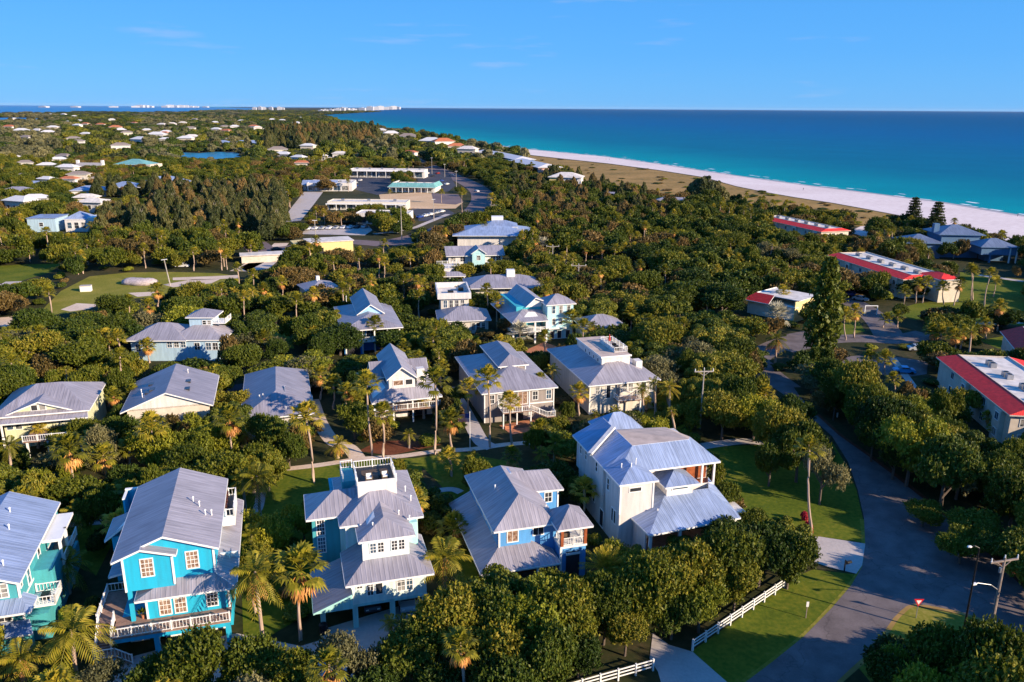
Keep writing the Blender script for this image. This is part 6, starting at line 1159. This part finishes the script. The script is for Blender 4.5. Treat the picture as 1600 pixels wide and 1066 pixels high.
for x,y,ty,lab in [(675,272,247,'leftmost of three tall white poles along the avenue'),(695,277,257,'middle one of three tall white poles along the avenue'),(713,292,268,'rightmost of three tall white poles along the avenue'),(628,378,322,'slim white pole between the small office and the kiosk'),(678,345,312,'slim white pole at the small car park corner'),(495,400,345,'slim white pole in front of the yellow service building'),(266,446,406,'leaning pale pole standing in the open field'),(448,322,300,'short pale pole at the left plaza driveway')]:
    b,h=hfor(x,y,ty); o=empty('light_pole',(b.x,b.y,0),0,lab,'pole'); o.rotation_euler=(0,-.12 if 'leaning' in lab else 0,0)
    MB().tube([(0,0,0),(0,0,h)],[.22,.12],7).build('pole',POLEM,o,uv=False); MB().box(-.9,.9,-.15,.15,h,h+.2).build('lamp_head',WHITE,o,uv=False)
# overhead wires by the plaza
A,B=P(772,348,8.6),P(863,418,7.6)
# flags
def flag(bx,by,ty,lab,s=1.):
    b,h=hfor(bx,by,ty); o=empty('flagpole',(b.x,b.y,0),math.radians(150),lab,'flagpole'); MB().tube([(0,0,0),(0,0,h)],[.07,.04],6).ball((0,0,h),.1,6,4).build('pole',WHITE,o,uv=False)
    red=flat('flag_red',(.55,.03,.04),.8,var=.03); wh=flat('flag_white',(.7,.68,.68),.8,var=.03); bl=flat('flag_blue',(.02,.04,.2),.8,var=.03)
    W_,H_=2.6*s,1.5*s; n=8
    def strip(u0,u1,v0,v1,off=0):
        m=MB(); k=int((u1-u0)*n)+1
        pt=lambda u,v,o_:(u*W_*.86,.16*math.sin(u*7)*u+o_,h-.3-(1-v)*H_-.45*u*u*H_)
        for i in range(k):
            a,c=u0+(u1-u0)*i/k,u0+(u1-u0)*(i+1)/k; m.face([pt(a,v0,off),pt(c,v0,off),pt(c,v1,off),pt(a,v1,off)])
        return m
    f=strip(0,1,0,1).build('flag',wh,o)
    for i in range(0,13,2):
        for off in (.012,-.012): strip(0 if i<6 else .4,1,i/13,(i+1)/13,off).build('red_stripe',red,f)
    for off in (.02,-.02): strip(0,.4,6/13,1,off).build('canton',bl,f)
flag(734.5,704,644,'white flagpole flying a striped flag beside the garden path'); flag(1210,566,534,'white flagpole with striped flag under palms by the road junction',.9)
def anchor(o): return o
# yield sign, marker, mailbox
b=P(1431,966); o=empty('yield_sign',(b.x,b.y,0),0,'red and white triangular yield sign on the grass corner','road sign'); MB().box(-.035,.035,-.035,.035,0,2.).build('post',GREYM,o,uv=False)
m=MB(); tri=lambda s,y:[(-.55*s,y,2.15+.35*s*1.0),(.0,y,2.15-.60*s),(.55*s,y,2.15+.35*s)]
a=tri(1,-.06); c=tri(1,-.03); m.face(a); m.face(c[::-1]); [m.face([a[i],c[i],c[(i+1)%3],a[(i+1)%3]]) for i in range(3)]; sp=m.build('sign_plate',flat('sign_red',(.6,.02,.03),.4,var=.02),o); MB().face(tri(.55,-.068)).build('sign_center',WHITE,sp)
b=P(1259,966); o=empty('marker_post',(b.x,b.y,0),0,'thin pale marker post with small plate on the front lawn','marker post'); MB().box(-.04,.04,-.04,.04,0,2.).build('post',TIMB,o,uv=False); MB().box(-.14,.14,-.07,-.04,1.5,2.15).build('plate',WHITE,o,uv=False)
b=P(1319,893); o=empty('mailbox',(b.x,b.y,0),.3,'black mailbox on a post beside the pale driveway','mailbox'); MB().box(-.06,.06,-.06,.06,0,1.6).box(0,.6,-.04,.04,.95,1.03).build('post',DARKM,o,uv=False); MB().tube([(.2,0,1.22),(.85,0,1.22)],[.2,.2],10).build('box',DARKM,o,uv=False)
for x,y,l in ((1308,652,'small white hydrant marker in shade beside the upper road'),(1468,790,'small white hydrant marker in shade at the right verge')):
    b=P(x,y); o=empty('verge_marker',(b.x,b.y,0),0,l,'marker post'); MB().tube([(0,0,0),(0,0,.7)],[.14,.14],8).build('post',WHITE,o,uv=False); MB().ball((0,0,.75),.17,8,5).build('cap',WHITE,o,uv=False)
# white three-rail fences
def fence(lab,a,b,n):
    A,B=P(*a),P(*b); d=B-A; o=empty('rail_fence',A,math.atan2(d.y,d.x),lab,'fence','white three-rail fence sections'); L=d.length
    for z in (.42,.82,1.2): MB().box(0,L,-.03,.03,z,z+.13).build('rail',WHITE,o,uv=False)
    for i in range(n+1): MB().box(L*i/n-.08,L*i/n+.08,-.1,.1,0,1.42).build('post',WHITE,o,uv=False)
fence('white three-rail fence running along the lawn edge below the big trees',(1082,1017),(1242,908),9); fence('white three-rail fence left of the front driveway at the bottom',(880,1088),(1020,1048),5)
fence('short white fence section continuing uphill behind the lawn tree',(1250,903),(1285,880),3) if 0 else None
# vehicles
def paintm(n,c): return flat(n,c,.3,.1,var=.04,spec=.6)
def car(px,py,yaw,mt,lab,name='parked_car',cat='car',grp=None,hood=True,van=False,par=True):
    b=P(px,py); o=empty(name,(b.x,b.y,.06),math.radians(yaw),lab,cat,grp); L,W_=4.5,1.84
    prof=[(-2.25,.45),(-2.2,.85),(-1.9,.98),(-1.35,1.02 if not van else 1.6),(-.75,1.45 if not van else 1.85),(.55,1.47 if not van else 1.85),(1.2,1.0),(2.05,.88),(2.25,.62),(2.25,.35),(-2.2,.32)]
    m=MB(); n=len(prof); w2=W_/2
    def ww(z): return w2 if z<1. else w2*(1-.24*(z-1))
    for x,z in prof: m.v.append((x,-ww(z),z))
    for x,z in prof: m.v.append((x,ww(z),z))
    m.f.append(tuple(range(n))[::-1]); m.f.append(tuple(range(n,2*n)))
    for i in range(n): j=(i+1)%n; m.f.append((i,j,n+j,n+i))
    m.build('body',mt,o,uv=False)
    g=MB(); g.face([(.62,-.72,1.44),(1.16,-.80,1.05),(1.16,.80,1.05),(.62,.72,1.44)]); g.v=[(x+.03,y,z+.03) for x,y,z in g.v]; g.build('windscreen',GLASS,o,uv=False)
    if not van:
        g=MB(); g.face([(-.8,.72,1.44),(-1.32,.8,1.06),(-1.32,-.8,1.06),(-.8,-.72,1.44)]); g.v=[(x-.03,y,z+.03) for x,y,z in g.v]; g.build('rear_window',GLASS,o,uv=False)
    for s in (-1,1):
        g=MB(); q=[(-1.15,s*.91,1.03),(1.0,s*.91,1.03),(.5,s*.85,1.4),(-.7,s*.85,1.4)]; g.face(q if s<0 else q[::-1]); g.build('side_window',GLASS,o,uv=False)
        for x in (-1.4,1.4): MB().tube([(x,s*.74,.33),(x,s*.95,.33)],[.34,.34],12).build('wheel',TYRE,o,uv=False)
        MB().box(2.2,2.28,s*.62-.16,s*.62+.16,.6,.74).build('headlight',WHITE,o,uv=False)
    return o
cw=paintm('white_car_paint',(.75,.75,.76)); cb=paintm('bright_blue_car_paint',(.02,.3,.62)); cs=paintm('silver_car_paint',(.4,.42,.44)); cdk=paintm('dark_car_paint',(.03,.03,.04)); cbl=paintm('blue_car_paint',(.03,.07,.3)); crd=paintm('red_car_paint',(.35,.03,.02))
car(1412,583,170,cb,'bright blue car parked beside the nearest red-tiled condo block')
p=H2.W(6.3,3.2); q=proj(p); car(q[0],q[1],-74,cs,'silver van nose-out in the right garage bay under the mint house',van=True); p=H2.W(2.4,4.2); q=proj(p); car(q[0],q[1],-74,cdk,'dark car in the middle garage bay under the mint house')
names=['first','second','third','fourth','fifth','sixth','seventh','eighth','ninth','tenth']
for i in range(9): car(482+i*11,359.5-.4*i,75,[cw,cw,cs,cw,cs,cw,cw,cdk,cs][i],f"{names[i]} from the left in the nose-in row of cars before the small office",grp='cars parked before the small office')
for i in range(5): car(656+i*8.5,341-2.2*i,60,[cbl,cw,cw,cs,cw][i],f"{names[i]} from the left of the cars at the pavement corner car park",grp='cars in the corner car park')
for i,(x,y) in enumerate([(549,284),(556,287),(563,283),(556,292),(660,268),(668,272),(676,276),(684,272),(655,292),(664,294),(672,290),(690,284),(698,289),(647,288)]): car(x,y,80 if i<4 else 60,[cw,cs,cw,cbl,cs,cw,cdk,crd,cw,cs,cw,cbl,cw,cdk][i],['white','silver','white','blue','silver','white','black','red','white','silver','white','blue','white','black'][i]+' car in the '+('left' if i<4 else 'right')+' plaza car park, '+names[i if i<4 else i-4]+(' of four' if i<4 else ' of ten')+' from its left',grp='cars in the plaza car parks')
for i,(x,y,c_,l) in enumerate([(745,300,cw,'white car driving on the avenue bend'),(706,275,cs,'silver car driving up the far avenue'),(432,392,cdk,'dark car on the dirt yard by the yellow service building'),(1330,463,cbl,'dark blue car in shade beside the palm-lawn condo block'),(1344,470,cs,'silver car in shade beside the palm-lawn condo block'),(285,418,cw,'white car half hidden under trees at the field edge'),(1432,548,cs,'silver car parked at the condo car park entrance')]): car(x,y,[-60,-45,20,-50,-50,0,0][i],c_,l)
for i,(x,y,yw,c_,l) in enumerate([(500,605,20,cw,'white car parked on the village lane beside the low grey roofed house'),(735,566,10,cs,'silver car parked on the village lane behind the greige house'),(560,572,15,cdk,'black car parked on the village lane in front of the royal blue house')]): car(x,y,yw,c_,l)
# field objects
b=P(192,444); o=tag(MB().tube([(i*1.35,math.sin(i)*.3,.9) for i in range(9)],[.9,1.7,1.9,1.8,1.95,1.8,1.85,1.6,.8],12).build('covered_mound',flat('pale_tarpaulin',(.42,.36,.37),.8,var=.3,scale=2.),uv=False,smooth=True),'long rounded mound under pale sheeting on the open field','mound'); o.location=(b.x,b.y,0); o.scale=(1,1.4,.75)
b=P(135,455); o=empty('storage_crate',(b.x,b.y,0),.2,'small white storage box at the edge of the field','crate'); MB().box(-1.5,1.5,-.9,.9,0,1.7).build('box',WHITE,o,uv=False); MB().box(-1.6,1.6,-1,1,1.7,1.82).build('lid',CONC,o,uv=False)
b=P(506,990); o=empty('rubbish_bin',(b.x,b.y,0),0,'dark round bin beside the mint house garage column','bin'); MB().tube([(0,0,0),(0,0,1.1)],[.45,.5],12).build('drum',DARKM,o,uv=False); MB().ball((0,0,1.1),.5,12,5,(1,1,.4)).build('lid',DARKM,o,uv=False)
# gate at condo lane
b=P(1360,492); o=empty('lane_gate',(b.x,b.y,0),0,'white square gate frame across the condo lane','gate'); MB().box(-1.8,-1.6,-.1,.1,0,2.5).box(1.6,1.8,-.1,.1,0,2.5).build('gate_post',WHITE,o,uv=False); MB().box(-1.8,1.8,-.09,.09,2.5,2.68).build('top_beam',WHITE,o,uv=False); MB().box(-1.6,1.6,-.05,.05,.4,1.4).build('gate_leaf',GREYM,o,uv=False)
# rooftop seating
def chair(H,x,y,z,rz,lab,mt,grp,cush=FABW):
    w_=H.W(x,y,z); o=empty('lounge_chair',w_,H.a+rz,lab,'chair',grp)
    MB().box(-.42,.42,-.42,.42,.08,.36).box(-.42,.42,.3,.45,.36,.85).box(-.45,-.33,-.42,.42,.36,.6).box(.33,.45,-.42,.42,.36,.6).build('frame',mt,o,uv=False); MB().box(-.32,.32,-.4,.28,.36,.48).box(-.3,.3,.2,.31,.48,.8).build('cushion',cush,o,uv=False); return o
chair(H2,3.4,10.7,12.43,0,'left wicker armchair with white cushion on the mint house roof deck',WICK,'roof deck armchairs'); chair(H2,5.3,10.8,12.43,.1,'right wicker armchair with white cushion on the mint house roof deck',WICK,'roof deck armchairs')
w_=H2.W(4.35,11.3,12.43); o=empty('low_table',w_,H2.a,'dark low table between the roof deck armchairs','table'); MB().box(-.45,.45,-.5,.5,.35,.42).build('table_top',DARKM,o,uv=False); [MB().box(x-.04,x+.04,y-.04,y+.04,0,.35).build('leg',DARKM,o,uv=False) for x in(-.38,.38) for y in(-.42,.42)]
w_=H2.W(4.3,12.8,12.43); o=tag(MB().box(-1.6,1.6,-.7,.7,0,.035).build('outdoor_rug',WICK,uv=False),'brown rug spread behind the roof deck armchairs','rug'); o.location=w_; o.rotation_euler=(0,0,H2.a)
chair(H6,9.4,9.,9.53,.2,'black chair nearest the front of the cream house roof terrace',DARKM,'roof terrace chairs',DARKM); chair(H6,9.4,10.6,9.53,-.3,'black chair in the middle of the cream house roof terrace',DARKM,'roof terrace chairs',DARKM)
w_=H6.W(9.2,12.6,9.53); o=empty('closed_parasol',w_,0,'folded red parasol on the cream house roof terrace','parasol'); MB().tube([(0,0,0),(0,0,2.3)],[.04,.04],6).build('pole',WHITE,o,uv=False); MB().tube([(0,0,.9),(0,0,1.6),(0,0,2.25)],[.26,.18,.04],8).build('canopy',flat('red_canvas',(.5,.05,.03),.8),o,uv=False)
for i in range(3): chair(H1,10.4,14.8+i*1.5,8.63,1.57,['nearest','middle','farthest'][i]+' dark red chair on the cyan house side balcony',RUST,'side balcony chairs',RUST)
POTS[0][0]; m=MB(); rs=random.Random(4)
for i in range(60):
    a=rs.uniform(0,6.28); e=rs.uniform(.2,1.5); d=Vector((math.cos(a)*math.cos(e),math.sin(a)*math.cos(e),math.sin(e))); c0=Vector((0,0,.5))+d*.2; c1=c0+d*rs.uniform(.4,.7); s_=Vector((-math.sin(a),math.cos(a),0))*.12; m.face([c0,(c0+c1)/2-s_,c1,(c0+c1)/2+s_])
m.build('foliage',L_YE,pot,uv=False)
# beach walkers: small standing figures, one continuous body each
SKIN=flat('skin',(.45,.26,.18),.7)
def person(px,py,lab,mt,rz=0):
    b=P(px,py); o=bpy.data.objects.new('person',bpy.data.meshes.new('person')); me=o.data
    V=[(0,0,.95),(0,0,1.2),(0,0,1.42),(0,0,1.52),(0,0,1.66),(.19,0,1.4),(.26,.05,1.12),(.24,-.1,.86),(-.19,0,1.4),(-.26,-.05,1.12),(-.24,.1,.86),(.1,0,.9),(.12,-.06,.5),(.12,.05,.08),(.13,-.12,.03),(-.1,0,.9),(-.12,.1,.5),(-.12,.2,.08),(-.13,.06,.03)]
    E=[(0,1),(1,2),(2,3),(3,4),(2,5),(5,6),(6,7),(2,8),(8,9),(9,10),(0,11),(11,12),(12,13),(13,14),(0,15),(15,16),(16,17),(17,18)]
    me.from_pydata(V,E,[]); COL.objects.link(o); o.location=(b.x,b.y,.06); o.rotation_euler=(0,0,rz); sk_=o.modifiers.new('skin','SKIN'); rr=[.15,.15,.15,.055,.115,.06,.045,.035,.06,.045,.035,.085,.06,.045,.035,.085,.06,.045,.035]
    for i,v in enumerate(me.skin_vertices[0].data): v.radius=(rr[i],rr[i]); v.use_root=(i==0)
    o.modifiers.new('sub','SUBSURF').levels=1; me.materials.append(mt); o.scale=(1.1,1.1,1.06); tag(o,lab,'person','people on the beach'); return o
dk=flat('dark_clothes',(.05,.05,.08),.9)
person(1255,297.5,'person in dark clothes walking on the middle of the white beach',dk,.5); person(1590,338.5,'person in dark clothes at the waterline near the right edge',dk,1.); person(1252,299,'second person beside the walker on the middle beach',SKIN,2.) if 0 else None
person(947,250,'left one of two people under the far beach stretch',SKIN,1.); person(952,250.5,'right one of two people on the far beach stretch',dk,2.)
# ================================================================== labels for the planting
LM=[(n,b.c.x if hasattr(b,'c') else b.o.x,b.c.y if hasattr(b,'c') else b.o.y) for n,b in LAND]
for n,x,y in [('the right-hand road bend',1440,830),('the front lawn fence',1150,985),('the road junction',1230,600),('the upper road',1310,700),('the field mound',210,452),('the orange sand lot',660,315),('the avenue bend',745,310),('the pond',325,246),('the dunes',1050,312),('the beach path',1390,362),('the palm lawn',1520,460),('the bottom right corner',1580,1045),('the driveway at the bottom',1060,1040),('the concrete power pole',1093,674),('the left lawn',40,425),('the sandy lane',410,400),('the striped flagpole',734,704),('the condo lane',1360,505),('the condo car park',1390,572),('the island road',1050,495),('the bottom edge of the photo',500,1062),('the right edge of the photo',1600,760)]:
    p=P(x,y); LM.append((n,p.x,p.y))
from collections import defaultdict
G=defaultdict(list)
NUM=['zero','one','two','three','four','five','six','seven','eight','nine','ten','eleven','twelve','thirteen','fourteen','fifteen','sixteen','seventeen','eighteen','nineteen','twenty']
ORD=['','second','third','fourth','fifth','sixth','seventh','eighth','ninth','tenth','eleventh','twelfth','thirteenth','fourteenth','fifteenth','sixteenth','seventeenth','eighteenth','nineteenth','twentieth']
def ordl(i,n,phrase,plural,rest):
    if n==1: return f'{phrase} {rest}'
    nn=NUM[n] if n<=20 else str(n)
    if i==0: return f'leftmost {phrase} {rest}'
    if i==n-1: return f'rightmost {phrase} {rest}'
    return f"{ORD[i] if i<20 else str(i+1)+'th'} from left {phrase} {rest}"
GRP={'tree':'leafy trees around the village','palm':'palms around the village','pine tree':'feathery pines','shrub':'shrubs between the houses'}
for o,cat,ph,pl_,x,y in VEG:
    n,a,b=min(LM,key=lambda l:(l[1]-x)**2+(l[2]-y)**2*.6)
    dx,dy=x-a,y-b
    rel=('right of' if dx>0 else 'left of') if abs(dx)>abs(dy)*.8 else ('behind' if dy>0 else 'in front of')
    G[(ph,pl_,rel+' '+n)].append((proj((x,y,2))[0],o)); o['group']=GRP[cat]
for (ph,pl_,rest),L in G.items():
    L.sort(key=lambda t:t[0])
    for i,(_,o) in enumerate(L): o['label']=ordl(i,len(L),ph,pl_,rest)
# far houses and towers
G=defaultdict(list)
BIGL=[(n,x,y) for n,x,y in [(l[0],*proj((l[1],l[2],0))) for l in LM] if y<330]
for h,ph,x,y in FARH:
    n,a,b=min(BIGL,key=lambda l:abs(l[1]-x)+2.5*abs(l[2]-y)); dx,dy=x-a,y-b
    rel=('right of' if dx>0 else 'left of') if abs(dx)>abs(dy)*2 else ('beyond' if dy<0 else 'in front of')
    G[(f'small {ph} house',f'small {ph} houses',f'{rel} {n}')].append((x,h.r))
for (ph,pl_,rest),L in G.items():
    L.sort(key=lambda t:t[0])
    for i,(_,o) in enumerate(L): o['label']=ordl(i,len(L),ph,pl_,rest)
for k,(pl_,rest) in enumerate([('white hotel towers','on the hazy point beyond the bay'),('white beach hotels','along the far curved beach'),('pale hazy towers','on the horizon across the bay')]):
    L=sorted([(x,h.r) for h,x,g_ in SKY if g_==k],key=lambda t:t[0])
    for i,(_,o) in enumerate(L): o['label']=ordl(i,len(L),pl_[:-1],pl_,rest)

# ================================================================== the air
HZ=True
if HZ:
    hz=MB().box(-60500,60500,-2500,60500,-1.,130).build('haze',None,uv=False); hz['kind']='stuff'; hz['label']='thin sea haze over the distance'
    hz.data.materials.clear(); m=bpy.data.materials.new('haze_air'); m.use_nodes=True; nt=m.node_tree; nt.nodes.clear(); o_=nt.nodes.new('ShaderNodeOutputMaterial'); v=nt.nodes.new('ShaderNodeVolumePrincipled')
    v.inputs['Color'].default_value=(.72,.84,1,1); v.inputs['Density'].default_value=.000004; v.inputs['Anisotropy'].default_value=0; nt.links.new(v.outputs[0],o_.inputs['Volume']); hz.data.materials.append(m)
